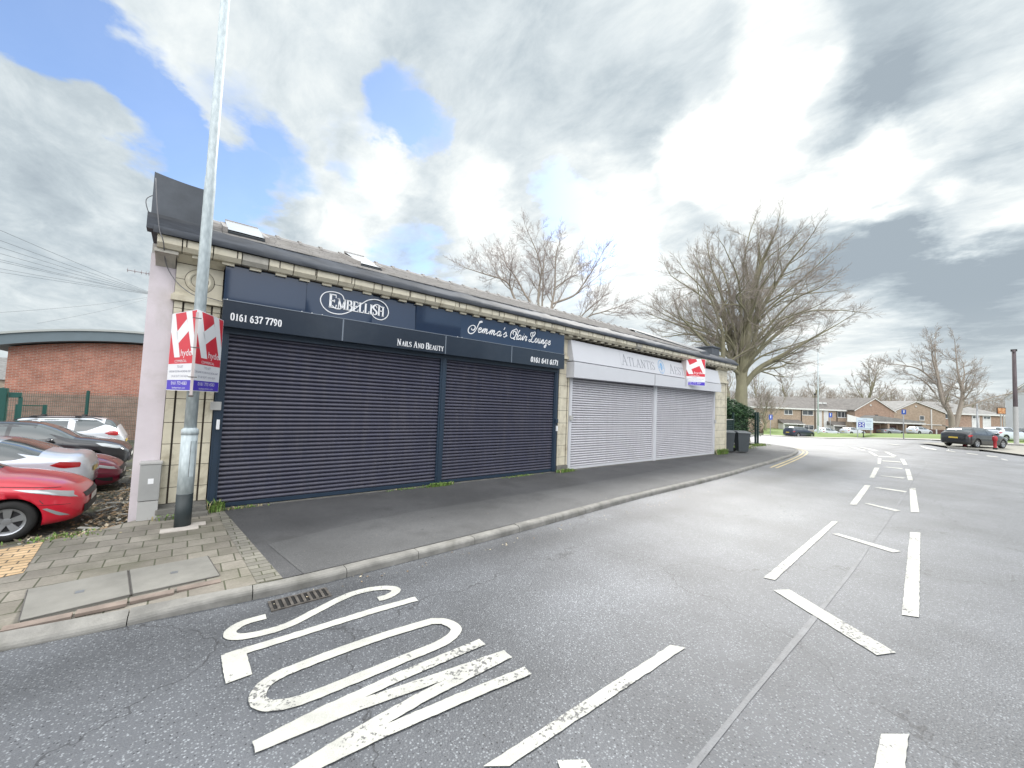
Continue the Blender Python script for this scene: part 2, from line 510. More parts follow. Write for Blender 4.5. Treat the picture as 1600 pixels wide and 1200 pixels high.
def brick_build(bw, bh, mortar, c1, c2, cm, axis='xz', bumpd=0.004, offset=0.5, rowvar=True, grime=0.0):
    def f(t, v, c, b):
        mp = t.n.new('ShaderNodeMapping'); t.l.new(v, mp.inputs[0])
        if axis == 'xz': mp.inputs['Rotation'].default_value = (radians(-90), 0, 0)
        if axis == 'yz': mp.inputs['Rotation'].default_value = (radians(-90), 0, radians(-90))
        bt = t.n.new('ShaderNodeTexBrick'); t.l.new(mp.outputs[0], bt.inputs['Vector'])
        if axis == 'xz':
            sx = t.n.new('ShaderNodeSeparateXYZ'); t.l.new(v, sx.inputs[0]); cx = t.n.new('ShaderNodeCombineXYZ')
            t.l.new(sx.outputs[0], cx.inputs[0]); t.l.new(sx.outputs[2], cx.inputs[1]); t.l.new(cx.outputs[0], bt.inputs['Vector'])
        bt.offset = offset
        bt.inputs['Scale'].default_value = 1.0
        bt.inputs['Brick Width'].default_value = bw; bt.inputs['Row Height'].default_value = bh
        bt.inputs['Mortar Size'].default_value = mortar; bt.inputs['Mortar Smooth'].default_value = 0.2
        bt.inputs['Color1'].default_value = (*c1, 1); bt.inputs['Color2'].default_value = (*c2, 1); bt.inputs['Mortar'].default_value = (*cm, 1)
        n = t.map(t.noise(v, 2.3, 6, 0.65), 0.3, 0.7, 0.78, 1.2)
        n2 = t.map(t.noise(v, 45, 3, 0.6), 0.3, 0.7, 0.88, 1.12)
        cc = t.n.new('ShaderNodeCombineColor'); nn = t.math('MULTIPLY', n, n2)
        for i in range(3): t.l.new(nn, cc.inputs[i])
        col = t.mix(1.0, bt.outputs['Color'], cc.outputs[0], 'MULTIPLY')
        if grime: col = t.mix(t.map(t.noise(v, 1.1, 6, 0.7), 0.45, 0.7, 0, grime), col, (0.06, 0.065, 0.03))
        bn = t.n.new('ShaderNodeBump'); bn.inputs['Strength'].default_value = 0.6; bn.inputs['Distance'].default_value = bumpd; bn.invert = True
        t.l.new(bt.outputs['Fac'], bn.inputs['Height']); t.l.new(bn.outputs[0], b.inputs['Normal'])
        return col
    return f


M_PAVE = mat('block paving', (.2, .2, .2), 0.8, build=brick_build(0.29, 0.27, 0.008, (0.185, 0.168, 0.142), (0.27, 0.248, 0.212), (0.075, 0.078, 0.05), axis='xy', grime=0.5))
M_PAVE2 = mat('narrow edging blocks', (.2, .2, .2), 0.8, build=brick_build(0.22, 0.11, 0.007, (0.18, 0.17, 0.15), (0.26, 0.248, 0.215), (0.075, 0.078, 0.05), axis='xy', grime=0.4))
M_TACT = mat('buff tactile paving', (.2, .2, .2), 0.8, build=brick_build(0.20, 0.10, 0.008, (0.52, 0.36, 0.20), (0.62, 0.44, 0.26), (0.12, 0.10, 0.07), axis='xy'))
M_BRICK = mat('orange red brick', (.3, .1, .1), 0.85, build=brick_build(0.225, 0.075, 0.010, (0.36, 0.125, 0.08), (0.47, 0.19, 0.125), (0.40, 0.32, 0.27)))
M_BRICKB = mat('grey brown brick', (.3, .1, .1), 0.85, build=brick_build(0.225, 0.075, 0.010, (0.25, 0.15, 0.115), (0.32, 0.20, 0.15), (0.28, 0.23, 0.19)))
M_BUFF = mat('buff house brick', (.3, .1, .1), 0.9, build=brick_build(0.225, 0.075, 0.010, (0.34, 0.25, 0.18), (0.42, 0.32, 0.24), (0.38, 0.33, 0.27)))
M_BUFF2 = mat('brown house brick', (.3, .1, .1), 0.9, build=brick_build(0.225, 0.075, 0.010, (0.30, 0.19, 0.135), (0.37, 0.25, 0.185), (0.34, 0.28, 0.23)))
M_KERB = mat('kerb stone', (0.215, 0.21, 0.195), 0.8, var=0.3, vscale=4, bump=0.35, bscale=70, dirt=0.7, dscale=1.8, dcol=(0.10, 0.098, 0.08))
M_COVER = mat('concrete cover', (0.215, 0.21, 0.19), 0.75, var=0.2, vscale=2, bump=0.3, bscale=120, dirt=0.25, dcol=(0.12, 0.115, 0.1))
M_REDBLOCK = mat('reddish edging stone', (0.205, 0.165, 0.14), 0.8, var=0.25, vscale=6, bump=0.3, bscale=80)
M_CONC = mat('pale concrete', (0.42, 0.40, 0.37), 0.85, var=0.15, bump=0.3, bscale=60)


def paint_build(wear):
    def f(t, v, c, b):
        n1 = t.noise(v, 30, 5, 0.7); n2 = t.noise(v, 1.7, 3, 0.5)
        k = t.map(t.math('ADD', n1, t.math('MULTIPLY', t.math('SUBTRACT', n2, 0.5), 0.8)), wear, wear + 0.05)
        fine = t.math('MULTIPLY', t.map(t.noise(v, 120, 3, 0.7), 0.3, 0.7, 0.84, 1.05), t.map(t.noise(v, 3.2, 5, 0.7), 0.3, 0.7, 0.72, 1.08))
        cc = t.n.new('ShaderNodeCombineColor')
        for i in range(3): t.l.new(fine, cc.inputs[i])
        col = t.mix(1.0, c, cc.outputs[0], 'MULTIPLY')
        return t.mix(k, col, (0.13, 0.13, 0.13))
    return f


M_WHITE_PAINT = mat('white road paint', (0.53, 0.53, 0.49), 0.65, build=paint_build(0.635), bump=0.5, bscale=90)
M_YELLOW_PAINT = mat('yellow road paint', (0.62, 0.51, 0.28), 0.6, build=paint_build(0.62), bump=0.4, bscale=90)
M_SEAM = mat('joint sealing tar', (0.122, 0.128, 0.139), 0.50, var=0.25, vscale=6, bump=0.6, bscale=60)


def grass_build(t, v, c, b):
    n = t.map(t.noise(v, 0.8, 6, 0.7), 0.3, 0.7)
    n2 = t.map(t.noise(v, 14, 3, 0.7), 0.3, 0.7)
    a = t.mix(n, (0.115, 0.19, 0.04), (0.20, 0.29, 0.07))
    return t.mix(t.math('MULTIPLY', n2, 0.6), a, (0.12, 0.15, 0.045))
M_GRASS = mat('verge grass', (.1, .2, .05), 0.9, build=grass_build, bump=0.8, bscale=25)
M_EARTH = mat('far ground', (0.10, 0.11, 0.06), 0.95, var=0.3, vscale=0.3)


# ------------------------------------------------------------------ ground
def ground():
    mb = MB()
    rs = [0.0, 1, 2, 3, 4.5, 6, 8, 11, 15, 19, 24, 30, 36, 42, 50, 60, 72]
    def polar(mb, rs, off, n=96):
        o = len(mb.v)
        for r in rs:
            for k in range(n):
                a = 2 * pi * k / n; x, y = r * cos(a), r * sin(a)
                z = terr(x, y) + off
                if x < 1 and y > 7.9: z -= 1.0 * ss(7.9, 9.6, y) * ss(1, -0.3, x)
                mb.v.append((x, y, z))
        for i in range(len(rs) - 1):
            for k in range(n):
                mb.face((o + i * n + k, o + (i + 1) * n + k, o + (i + 1) * n + (k + 1) % n, o + i * n + (k + 1) % n))
    mb.smooth = True
    polar(mb, rs[1:], -0.1)
    mb.face(list(range(96)))
    tag(mb.build('road', M_ROAD), kind='structure')
    mb = MB(); mb.smooth = True
    polar(mb, [71.9, 80, 95, 120, 160, 220, 320, 500, 900, 1800], -0.104)
    tag(mb.build('ground', M_EARTH), kind='structure')


ground()

KERB_LOW = [(-9, 7.2), (-6.5, 6.0), (-4.0, 5.25), (-2.2, 4.98), (-0.969, 4.881), (-0.4, 4.82), (0.012, 4.79), (0.911, 4.71), (1.832, 4.745), (2.926, 4.788), (4.136, 4.865), (5.812, 4.997), (8.268, 5.197), (11.752, 5.34), (14.451, 5.51), (17.077, 5.745), (20.313, 6.02), (23.929, 6.418), (27.266, 7.034), (29.561, 7.693), (31.097, 8.629), (32.506, 9.955), (33.777, 11.02), (36.5, 14), (38.5, 19), (39.5, 26), (40, 34)]


def offset_line(pl, d):
    L_, R_ = ribbon2d([tuple(q) for q in pl], 2 * abs(d))
    return L_ if d > 0 else R_


def kerb():
    line = [tuple(q) for q in catmull(KERB_LOW, 4)]
    pts = resample([Vector(q) for q in line], 0.3)
    # walk along the line cutting stones 0.915 m long
    L = [0]
    for a, b in zip(pts, pts[1:]): L.append(L[-1] + (b - a).length)
    def pos(s):
        s = min(max(s, 0), L[-1] - 1e-4)
        lo = 0
        import bisect
        j = bisect.bisect_right(L, s) - 1
        j = min(j, len(pts) - 2)
        return pts[j].lerp(pts[j + 1], (s - L[j]) / (L[j + 1] - L[j]))
    mb = MB()
    s = 0; rnd = random.Random(4)
    while s < L[-1] - 0.5:
        e = min(s + 0.915, L[-1])
        o = len(mb.v); K = 5
        jz = rnd.uniform(-.004, .004)
        for i in range(K):
            q = s + 0.004 + (e - s - 0.008) * i / (K - 1)
            a = pos(q); d = (pos(q + .05) - pos(q - .05)); d.normalize(); n = Vector((-d.y, d.x))
            h = terr(a.x, a.y) + jz
            drop = 0.045 * ss(0.6, -0.6, a.x)
            for (off, z) in ((0.0, -0.14), (0.0, -0.1 + .06 - drop), (0.008, -0.022 - drop), (0.025, -0.004 - drop), (0.125, 0.002), (0.125, -0.14)):
                p_ = a + n * off
                mb.v.append((p_.x, p_.y, h + z))
        for i in range(K - 1):
            for k in range(6):
                mb.face((o + i * 6 + k, o + (i + 1) * 6 + k, o + (i + 1) * 6 + (k + 1) % 6, o + i * 6 + (k + 1) % 6))
        mb.face([o + k for k in range(6)]); mb.face([o + (K - 1) * 6 + k for k in range(6)][::-1])
        s = e
    tag(mb.build('kerb', M_KERB), kind='structure')
    return line


KL = kerb()
inner = offset_line(KL, 0.13)
FRONT = [(0.60, 8.36), (20.72, 8.36), (20.75, 8.6), (21.8, 9.14), (24.9, 9.54), (31.0, 10.13), (33.0, 13.5), (35.2, 19), (36, 26), (36.5, 34)]
innerX = [q for q in inner if q[0] > 0.95]
mb = MB(); mb.smooth = True
strip(mb, [(0.93, 4.85)] + innerX, FRONT, 90, 10, 0.0)
tag(mb.build('pavement', M_FOOT), kind='structure')
mb = MB(); mb.smooth = True
edge = [(0.96, 6.05), (2.1, 6.35), (3.17, 6.5), (5.5, 6.55), (7.6, 6.6), (13.0, 7.0), (18.5, 7.45), (23.9, 8.1), (27.0, 8.9)]
strip(mb, [q for q in innerX if q[0] < 28.5], edge, 60, 4, 0.004)
tag(mb.build('pavement_strip', M_FOOT2), kind='structure')

# block paved crossing on the left
def pave_z(x, y):
    return -0.035 * ss(5.6, 4.9, y) * ss(0.6, -0.4, x)
mb = MB(); mb.smooth = True
innerL = [q for q in inner if q[0] <= 0.93] + [(0.93, 4.85)]
BACK = [(-9, 10.2), (-6.5, 8.2), (-4, 7.25), (-1.59, 7.589), (-1.253, 7.64), (-0.873, 7.80), (-0.56, 8.12), (0.4, 8.34), (0.50, 8.34)]
mb2 = MB()
strip(mb, innerL, [(-9, 7.9), (-6.5, 7.1), (-4, 6.9), (-2.0, 7.40), (-1.59, 7.589), (-1.253, 7.64), (-0.873, 7.80), (-0.56, 8.12), (-0.3, 8.35), (0.60, 8.36)], 46, 8, 0.0, h=pave_z)
tag(mb.build('block_paving', M_PAVE), kind='structure')
# edging rows either side and tactile area, laid 4 mm up
mb = MB()
strip(mb, [(0.50, 8.30), (0.70, 4.88)], [(0.60, 8.34), (0.93, 4.86)], 8, 1, 0.004, h=pave_z)
tag(mb.build('edging_blocks', M_PAVE2), kind='structure')
mb = MB()
strip(mb, [(-1.253, 7.60), (-1.18, 6.45)], [(-3.2, 7.02), (-2.7, 6.0)], 6, 4, 0.005, h=pave_z)
tag(mb.build('buff_paving', M_TACT), kind='structure')

# footway covers
def cover(quad, label, z=0.008):
    r = empty('footway_cover', label, 'utility cover', 'concrete covers set in the block paving')
    q = [Vector((*p_, 0)) for p_ in quad]; c = sum(q, Vector()) / 4
    mb = MB(); s = [c + (p_ - c) * 0.975 for p_ in q]
    mb.add([(p_.x, p_.y, -0.03) for p_ in s] + [(p_.x, p_.y, z + .004) for p_ in s], [(4, 5, 6, 7), (0, 1, 5, 4), (1, 2, 6, 5), (2, 3, 7, 6), (3, 0, 4, 7)])
    mb.build('slab', M_COVER, r, bev=0.004)
    mb = MB()
    for a, b in ((0, 1), (1, 2), (2, 3), (3, 0)):
        A, B = q[a], q[b]; ci = lambda p_: c + (p_ - c) * 0.978
        mb.add([(A.x, A.y, z), (B.x, B.y, z), (ci(B).x, ci(B).y, z), (ci(A).x, ci(A).y, z)], [(0, 1, 2, 3)])
    mb.build('frame', mat('cover frame iron', (0.08, 0.075, 0.07), 0.6, var=.3), r)
    mb = MB(); mb.box(c.x - .03, c.x + .03, c.y - .03, c.y + .03, z + .002, z + .007)
    mb.build('lifting_eye', mat('zinc plate', (0.25, 0.26, 0.27), 0.45, 0.6), r)
    return r
cover([(-1.044, 5.894), (-0.354, 5.959), (-0.274, 5.233), (-0.943, 5.137)], 'concrete utility cover further from the lamp post, left one of the pair')
cover([(-0.350, 5.959), (0.334, 5.988), (0.415, 5.273), (-0.270, 5.233)], 'concrete utility cover nearer the lamp post, right one of the pair')
mb = MB()
xs = [-1.02, -0.62, -0.28, 0.05, 0.42]
for i in range(4):
    y0 = 5.115 + i * 0.028
    mb.box(xs[i] + .01, xs[i + 1] - .01, y0 - .10, y0 - .005, -0.02, 0.0055)
tag(mb.build('edging_stone_row', M_REDBLOCK), kind='structure')

# lot surface on the left
def lotz(x, y):
    return -0.02 - 0.50 * ss(7.7, 9.5, y) - 0.26 * ss(13.2, 14.9, y) + 0.17 * ss(16.2, 17.8, y)
mb = MB(); mb.smooth = True
strip(mb, [(-30, 9.4), (-9, 7.9), (-6.5, 7.1), (-4, 6.9), (-2.0, 7.40), (-1.59, 7.589), (-1.253, 7.64), (-0.873, 7.80), (-0.56, 8.12), (-0.5, 8.4)], [(-30, 40), (-0.45, 40)], 40, 30, -0.004, h=lotz)
tag(mb.build('car_park_ground', M_LOT), kind='structure')

# verge on the far side, with its pavement and kerb
VF = [(39.64, 62.0, -1.14), (41.73, 59.0, -1.02), (46.18, 58.0, -.98), (49.11, 56.0, -.74), (46.75, 48.0, -0.30), (44.57, 41.0, 0.10), (46.18, 39.0, 0.14), (49.3, 38.0, 0.16), (58.51, 38.0, 0.16), (75, 38, .16)]
VB = [(57.53, 90.0, -0.66), (56.58, 80.0, -0.8), (54.14, 68.0, -0.81), (56.13, 64.0, -0.45), (58.45, 60.0, -0.1), (63.07, 58.0, 0.12), (61.59, 52.0, 0.2), (64.88, 50.0, 0.12), (77.01, 50.0, 0.1), (95, 50, .1)]
VF = [(a, b, max(c, terr(*L2W(a, b)[:2]) + .02)) for a, b, c in VF]
def sheet3(A, B, n, m, z=0):
    mb = MB(); mb.smooth = True
    a = resample_n([L2W(*q) for q in A], n); b = resample_n([L2W(*q) for q in B], n)
    for i in range(n):
        for j in range(m + 1):
            q = a[i].lerp(b[i], j / m); mb.v.append((q.x, q.y, q.z + z + 0.10 * sin(pi * j / m) * (1 if m > 2 else 0)))
    for i in range(n - 1):
        for j in range(m): mb.face((i * (m + 1) + j, (i + 1) * (m + 1) + j, (i + 1) * (m + 1) + j + 1, i * (m + 1) + j + 1))
    return mb
tag(sheet3(VF, VB, 60, 8).build('grass_verge', M_GRASS), kind='structure')
VP = [(a * (b - 1.9) / b, b - 1.9, c - 0.012) for a, b, c in VF]
tag(sheet3(VP, VF, 60, 2).build('far_pavement', M_CONC), kind='structure')
VK = [(a * (b - 2.1) / b, b - 2.1, c - .01) for a, b, c in VF]
mb = MB()
a = resample_n([L2W(*q) for q in VK], 60); b = resample_n([L2W(*q) for q in VP], 60)
for i in range(60):
    mb.v += [(a[i].x, a[i].y, a[i].z - 0.35), (a[i].x, a[i].y, a[i].z), (b[i].x, b[i].y, b[i].z + .006), (b[i].x, b[i].y, b[i].z - 0.3)]
for i in range(59):
    for k in range(3): mb.face((i * 4 + k, i * 4 + 4 + k, i * 4 + 5 + k, i * 4 + 1 + k))
tag(mb.build('far_kerb', M_KERB), kind='structure')

# paved forecourt on the right, with a kerb
isl = [(42.998, 1.97), (42.733, 0.493), (40.626, -1.338), (36.0, -4.2), (28.0, -9.5), (18.0, -14.5)]
islb = [(48.5, 4.0), (52, 1.2), (56, -2.5), (52, -7), (44, -13), (26, -24)]
M_FORE = mat('forecourt concrete', (0.27, 0.26, 0.225), 0.8, var=0.18, vscale=1.5, bump=0.2, dirt=.3, dcol=(.12, .13, .07))
mb = MB(); mb.smooth = True
strip(mb, isl, islb, 30, 8, 0.012)
tag(mb.build('forecourt', M_FORE), kind='structure')
mb = MB()
A_ = resample_n(isl, 40); 
for i in range(39):
    p_, q = A_[i], A_[i + 1]; d = (q - p_).normalized(); n = Vector((-d.y, d.x))
    if n.dot(Vector((-1, -1))) < 0: n = -n
    pts = []
    for c_ in (p_, q):
        h = terr(c_.x, c_.y)
        pts += [(c_.x, c_.y, h + .016), (c_.x + n.x * .13, c_.y + n.y * .13, h + .014), (c_.x + n.x * .15, c_.y + n.y * .15, h - .12)]
    mb.add(pts, [(0, 1, 4, 3), (1, 2, 5, 4)])
tag(mb.build('forecourt_kerb', M_KERB), kind='structure')

# ------------------------------------------------------------------ road markings
MARKS = [[(9.976, 2.013), (10.055, 1.936), (5.783, 1.731), (5.742, 1.843)], [(8.916, 1.8), (9.037, 1.727), (8.751, 0.914), (8.558, 0.982)],
 [(16.331, 2.494), (16.434, 2.37), (12.331, 2.039), (12.288, 2.152)], [(12.807, 1.97), (12.901, 1.893), (12.633, 1.311), (12.407, 1.368)],
 [(17.093, 1.58), (17.248, 1.465), (12.818, 1.041), (12.634, 1.154)], [(16.008, 2.242), (16.264, 2.134), (16.215, 1.541), (15.918, 1.565)],
 [(22.581, 3.125), (22.724, 2.995), (18.611, 2.594), (18.488, 2.696)], [(23.578, 2.303), (23.608, 2.174), (19.379, 1.701), (19.241, 1.815)],
 [(19.599, 2.633), (19.723, 2.531), (19.937, 1.94), (19.557, 1.969)], [(28.532, 3.811), (28.603, 3.687), (24.724, 3.209), (24.651, 3.308)],
 [(29.545, 3.078), (29.499, 2.922), (25.7, 2.43), (25.453, 2.543)], [(23.372, 2.978), (23.601, 2.867), (23.771, 2.376), (23.259, 2.397)],
 [(33.437, 4.931), (33.423, 4.788), (30.496, 4.056), (29.957, 4.125)], [(34.38, 4.307), (34.233, 4.104), (31.379, 3.39), (30.831, 3.493)],
 [(27.023, 3.462), (27.341, 2.85), (26.737, 2.753), (26.53, 3.363)], [(30.316, 4.049), (30.736, 3.442), (30.17, 3.34), (29.72, 3.945)],
 [(38.387, 6.759), (38.229, 6.525), (34.848, 5.218), (33.987, 5.255)], [(38.894, 6.352), (38.772, 6.049), (35.079, 4.663), (34.478, 4.745)],
 [(10.401, 0.963), (10.518, 0.841), (6.033, 0.501), (5.95, 0.622)], [(5.444, 1.648), (5.624, 1.538), (4.96, 0.558), (4.762, 0.656)],
 [(3.406, 1.814), (3.481, 1.714), (1.547, 1.769), (1.429, 1.853)], [(3.625, 0.482), (3.777, 0.369), (3.0, 0.33), (2.9, 0.45)],
 [(1.793, 1.63), (1.929, 1.531), (1.879, 1.36), (1.7, 1.45)], [(39.92, 1.916), (39.424, 1.536), (38.855, 1.41), (39.2, 1.837)],
 [(39.125, 1.007), (38.733, 0.541), (38.306, 0.479), (38.503, 0.925)], [(38.579, 0.177), (38.265, -0.276), (37.855, -0.325), (37.811, 0.112)],
 [(36.994, -0.391), (36.32, -0.598), (35.804, -0.637), (36.418, -0.42)], [(35.369, -0.719), (34.466, -0.945), (33.897, -0.98), (34.743, -0.759)],
 [(43.597, 3.454), (44.041, 3.424), (41.278, 2.801), (40.181, 2.347), (39.265, 2.34), (40.0, 2.859)],
 [(43.5, 9.5), (43.9, 9.3), (42.0, 7.6), (41.6, 7.8)], [(49.5, 12.5), (50, 12.3), (46.5, 10.2), (46, 10.4)], [(46.2, 5.6), (46.6, 5.4), (44.9, 4.6), (44.5, 4.8)]]
mb = MB()
for q in MARKS:
    if len(q) == 4:
        a, b, c_, d = [Vector(p_) for p_ in q]
        n = max(1, int((a - d).length / (.06 if max(a.x, d.x) < 11 else 1.5))); o = len(mb.v)
        for i in range(n + 1):
            for (s_, e_) in ((a, d), (b, c_)):
                p_ = s_.lerp(e_, i / n); p_ = p_ + Vector((.006 * mnoise.noise(Vector((p_.x * 25, p_.y * 25, 1))), .009 * mnoise.noise(Vector((p_.x * 25, p_.y * 25, 7))))); mb.v.append((p_.x, p_.y, terr(p_.x, p_.y) - 0.092))
        for i in range(n): mb.face((o + 2 * i, o + 2 * i + 1, o + 2 * i + 3, o + 2 * i + 2))
    else:
        mb.add([(x, y, terr(x, y) - .092) for x, y in q], [tuple(range(len(q)))])
tag(mb.build('road_markings', M_WHITE_PAINT), kind='structure')

LETTERS = {
 'S': [([(0.706, 4.302), (0.553, 4.300), (0.465, 4.250), (0.425, 4.18), (0.445, 4.10), (0.54, 4.045), (0.694, 4.02), (0.863, 4.04), (1.064, 4.13), (1.286, 4.23), (1.482, 4.295), (1.662, 4.29), (1.807, 4.235), (1.88, 4.165), (1.88, 4.10), (1.823, 4.055), (1.736, 4.03), (1.66, 4.034)], .095)],
 'L': [([(1.981, 3.819), (1.58, 3.839), (1.179, 3.834), (0.828, 3.826), (0.593, 3.825), (0.370, 3.823)], .095), ([(0.425, 3.86), (0.425, 3.667), (0.43, 3.47)], .16)],
 'O': [([(1.90, 3.350), (1.697, 3.367), (1.408, 3.386), (1.057, 3.385), (0.745, 3.366), (0.6, 3.33), (0.527, 3.253), (0.505, 3.165), (0.535, 3.085), (0.60, 3.035), (0.675, 3.005), (0.803, 2.99), (1.094, 2.988), (1.434, 2.992), (1.775, 2.995), (1.93, 3.032), (2.017, 3.1), (2.03, 3.19), (1.99, 3.29)], .10)],
 'W': [([(2.103, 2.812), (1.355, 2.821), (0.828, 2.802), (0.44, 2.755)], .095), ([(0.44, 2.755), (1.014, 2.72), (1.602, 2.637), (2.174, 2.559)], .10),
       ([(2.174, 2.55), (1.396, 2.535), (0.934, 2.490), (0.56, 2.43)], .10), ([(0.56, 2.435), (1.04, 2.415), (1.554, 2.372), (2.17, 2.303)], .095)]}
mb = MB(); zoff = 0
for ch, strokes in LETTERS.items():
    for pts, w in strokes:
        closed = ch == 'O'
        cp = [tuple(q) for q in catmull(pts, 5)] if len(pts) > 6 else pts
        cp = [tuple(q) for q in resample([Vector(q) for q in cp], .035)]
        Lp, Rp = ribbon2d(cp, w, closed)
        jit = lambda q, s_: (q[0] + .0045 * mnoise.noise(Vector((q[0] * 22, q[1] * 22, s_))), q[1] + .0065 * mnoise.noise(Vector((q[0] * 26, q[1] * 26, s_ + 4))))
        Lp = [jit(q, 0) for q in Lp]; Rp = [jit(q, 9) for q in Rp]
        o = len(mb.v); n = len(cp)
        for a, b in zip(Lp, Rp):
            mb.v += [(*a, -0.093 + zoff), (*b, -0.093 + zoff)]
        for i in range(n if closed else n - 1): mb.face((o + 2 * i, o + 2 * i + 1, o + 2 * ((i + 1) % n) + 1, o + 2 * ((i + 1) % n)))
        zoff += 0.0006
tag(mb.build('road_lettering', M_WHITE_PAINT), kind='structure')

mb = MB()
YO = [(17.756, 5.40), (22.612, 5.96), (26.756, 6.62), (29.339, 7.25), (31.41, 8.30), (32.83, 9.6), (34.2, 10.8), (36.9, 13.7), (38.9, 18.8), (39.9, 26)]
for off in (0.08, -0.10):
    L_, R_ = ribbon2d([tuple(q) for q in catmull([(x, y) for x, y in YO], 5)], 0.075)
    sh = [tuple(q) for q in catmull([(x, y) for x, y in YO], 5)]
    A1, B1 = ribbon2d(sh, abs(off) * 2); base = A1 if off > 0 else B1
    L_, R_ = ribbon2d(base, 0.075)
    strip(mb, L_, R_, 80, 1, -0.0925)
tag(mb.build('yellow_lines', M_YELLOW_PAINT), kind='structure')
mb = MB()
seam = [tuple(q) for q in catmull([(40, 6.2), (36, 4.2), (29.67, 2.171), (20, 1.75), (14, 1.47), (7.507, 1.228), (3.403, 1.144), (-2, 1.05), (-8, .9)], 6)]
L_, R_ = ribbon2d(seam, [0.038 + .010 * sin(i * 1.7) + .008 * sin(i * .6) for i in range(len(seam))])
strip(mb, L_, R_, 120, 1, -0.0955)
tag(mb.build('tar_seam', M_SEAM), kind='structure')

# gully grate at the kerb
r = empty('gully_grate', 'rusty iron drain grate in the road against the kerb beside the lettering', 'drain grate')
M_IRON = mat('drain iron', (0.11, 0.10, 0.09), 0.55, 0.3, var=.4, vscale=20, bump=.3)
mb = MB()
mb.box(0.76, 1.30, 4.37, 4.385, -0.12, -0.088); mb.box(0.76, 1.30, 4.575, 4.59, -0.12, -0.088)
for i in range(10):
    x = 0.76 + i * 0.0575; mb.box(x, x + .024, 4.386, 4.574, -0.12, -0.088)
mb.build('grating', M_IRON, r)
mb = MB(); mb.add([(0.77, 4.38, -.0955), (1.29, 4.38, -.0955), (1.29, 4.58, -.0955), (.77, 4.58, -.0955)], [(0, 1, 2, 3)])  # flat dark sheet standing in for the shaded hollow below the bars
mb.build('pit', mat('pit shade', (0.006, 0.006, 0.006), 0.9), r)

# ------------------------------------------------------------------ shop building
M_RENDER = mat('pale pink render', (0.62, 0.565, 0.595), 0.85, var=0.06, vscale=2, bump=0.25, bscale=30, dirt=0.35, dscale=1.6, dcol=(0.33, 0.31, 0.26))
M_TILE = mat('cream glazed tile', (0.60, 0.555, 0.435), 0.35, var=0.12, vscale=3.5, bump=0.1, bscale=15, dirt=0.7, dscale=3.2, dcol=(0.30, 0.25, 0.17))
M_TILEW = mat('weathered grey tile', (0.40, 0.38, 0.33), 0.5, var=0.2, vscale=6, bump=.2)
M_JOINT_SHADE = mat('dark tile joint and soffit shade', (0.045, 0.035, 0.028), 0.9)
M_STEP = mat('dark stone plinth', (0.16, 0.155, 0.14), 0.8, var=0.25, vscale=5, bump=0.3)
M_FELT = mat('black roofing felt', (0.045, 0.052, 0.065), 0.66, var=0.55, vscale=2.6, bump=0.9, bscale=5, stretch=(.5, 1, 2), dirt=.5, dscale=2, dcol=(0.11, 0.115, 0.12))
M_LEAD = mat('grey slate cladding', (0.085, 0.095, 0.110), 0.7, var=0.3, vscale=1.6, bump=0.3, bscale=8)
M_NAVY = mat('navy gloss panel', (0.009, 0.026, 0.062), 0.05, var=0.12, vscale=.5, spec=0.55, bump=0.012, bscale=2.5, coat=0.3)
M_NAVY2 = mat('navy satin panel', (0.016, 0.026, 0.042), 0.22, var=0.1, vscale=1.5, dirt=0.25, dscale=1.4, dcol=(0.05, 0.062, 0.078))
M_NAVYF = mat('navy shutter frame', (0.018, 0.035, 0.060), 0.4, var=0.1)
def grime_build(gcol, amt):
    def f(t, v, c, b):
        mp = t.n.new('ShaderNodeMapping'); t.l.new(v, mp.inputs[0]); mp.inputs['Scale'].default_value = (5, 1, .5)
        n = t.map(t.noise(mp.outputs[0], 1.6, 5, .7), .46, .68, 0, amt)
        sx = t.n.new('ShaderNodeSeparateXYZ'); t.l.new(v, sx.inputs[0])
        row = t.math('FLOOR', t.math('DIVIDE', sx.outputs[2], .0765)); cx = t.n.new('ShaderNodeCombineXYZ'); t.l.new(row, cx.inputs[0])
        wn_ = t.n.new('ShaderNodeTexWhiteNoise'); t.l.new(cx.outputs[0], wn_.inputs['Vector'])
        low = t.map(sx.outputs[2], 0.0, .5, amt * .9, 0.0, smooth=True)
        col = t.mix(t.map(wn_.outputs['Value'], 0, 1, 0, .22), c, gcol)
        col = t.mix(n, col, gcol)
        return t.mix(t.math('MULTIPLY', low, t.noise(v, 3, 4, .7)), col, gcol)
    return f


M_SLATN = mat('navy shutter slat', (0.048, 0.050, 0.080), 0.36, 0.1, var=0.1, vscale=2.2, build=grime_build((0.10, 0.095, 0.11), .45))
M_SLATW = mat('white shutter slat', (0.55, 0.545, 0.575), 0.38, 0.0, var=0.04, vscale=2.0, build=grime_build((0.40, 0.385, 0.41), .45))
M_GAPSHADEN = mat('navy slat gap shade', (0.008, 0.009, 0.02), .7)  # backing colours that paint the shade in the gaps between slats
M_GAPSHADEW = mat('grey slat gap shade', (0.16, 0.15, 0.18), .7)
M_PVC = mat('white aluminium', (0.57, 0.58, 0.61), 0.38, var=0.03, vscale=1.2, dirt=0.12, dcol=(0.42, 0.43, 0.42))
M_GREYP = mat('pale grey plastic', (0.42, 0.42, 0.41), 0.5, var=0.05)
M_LETW = mat('white lettering', (0.80, 0.81, 0.83), 0.5)
M_LETG = mat('grey lettering', (0.27, 0.28, 0.31), 0.5)
M_LETB = mat('pale blue emblem', (0.22, 0.42, 0.66), 0.5)


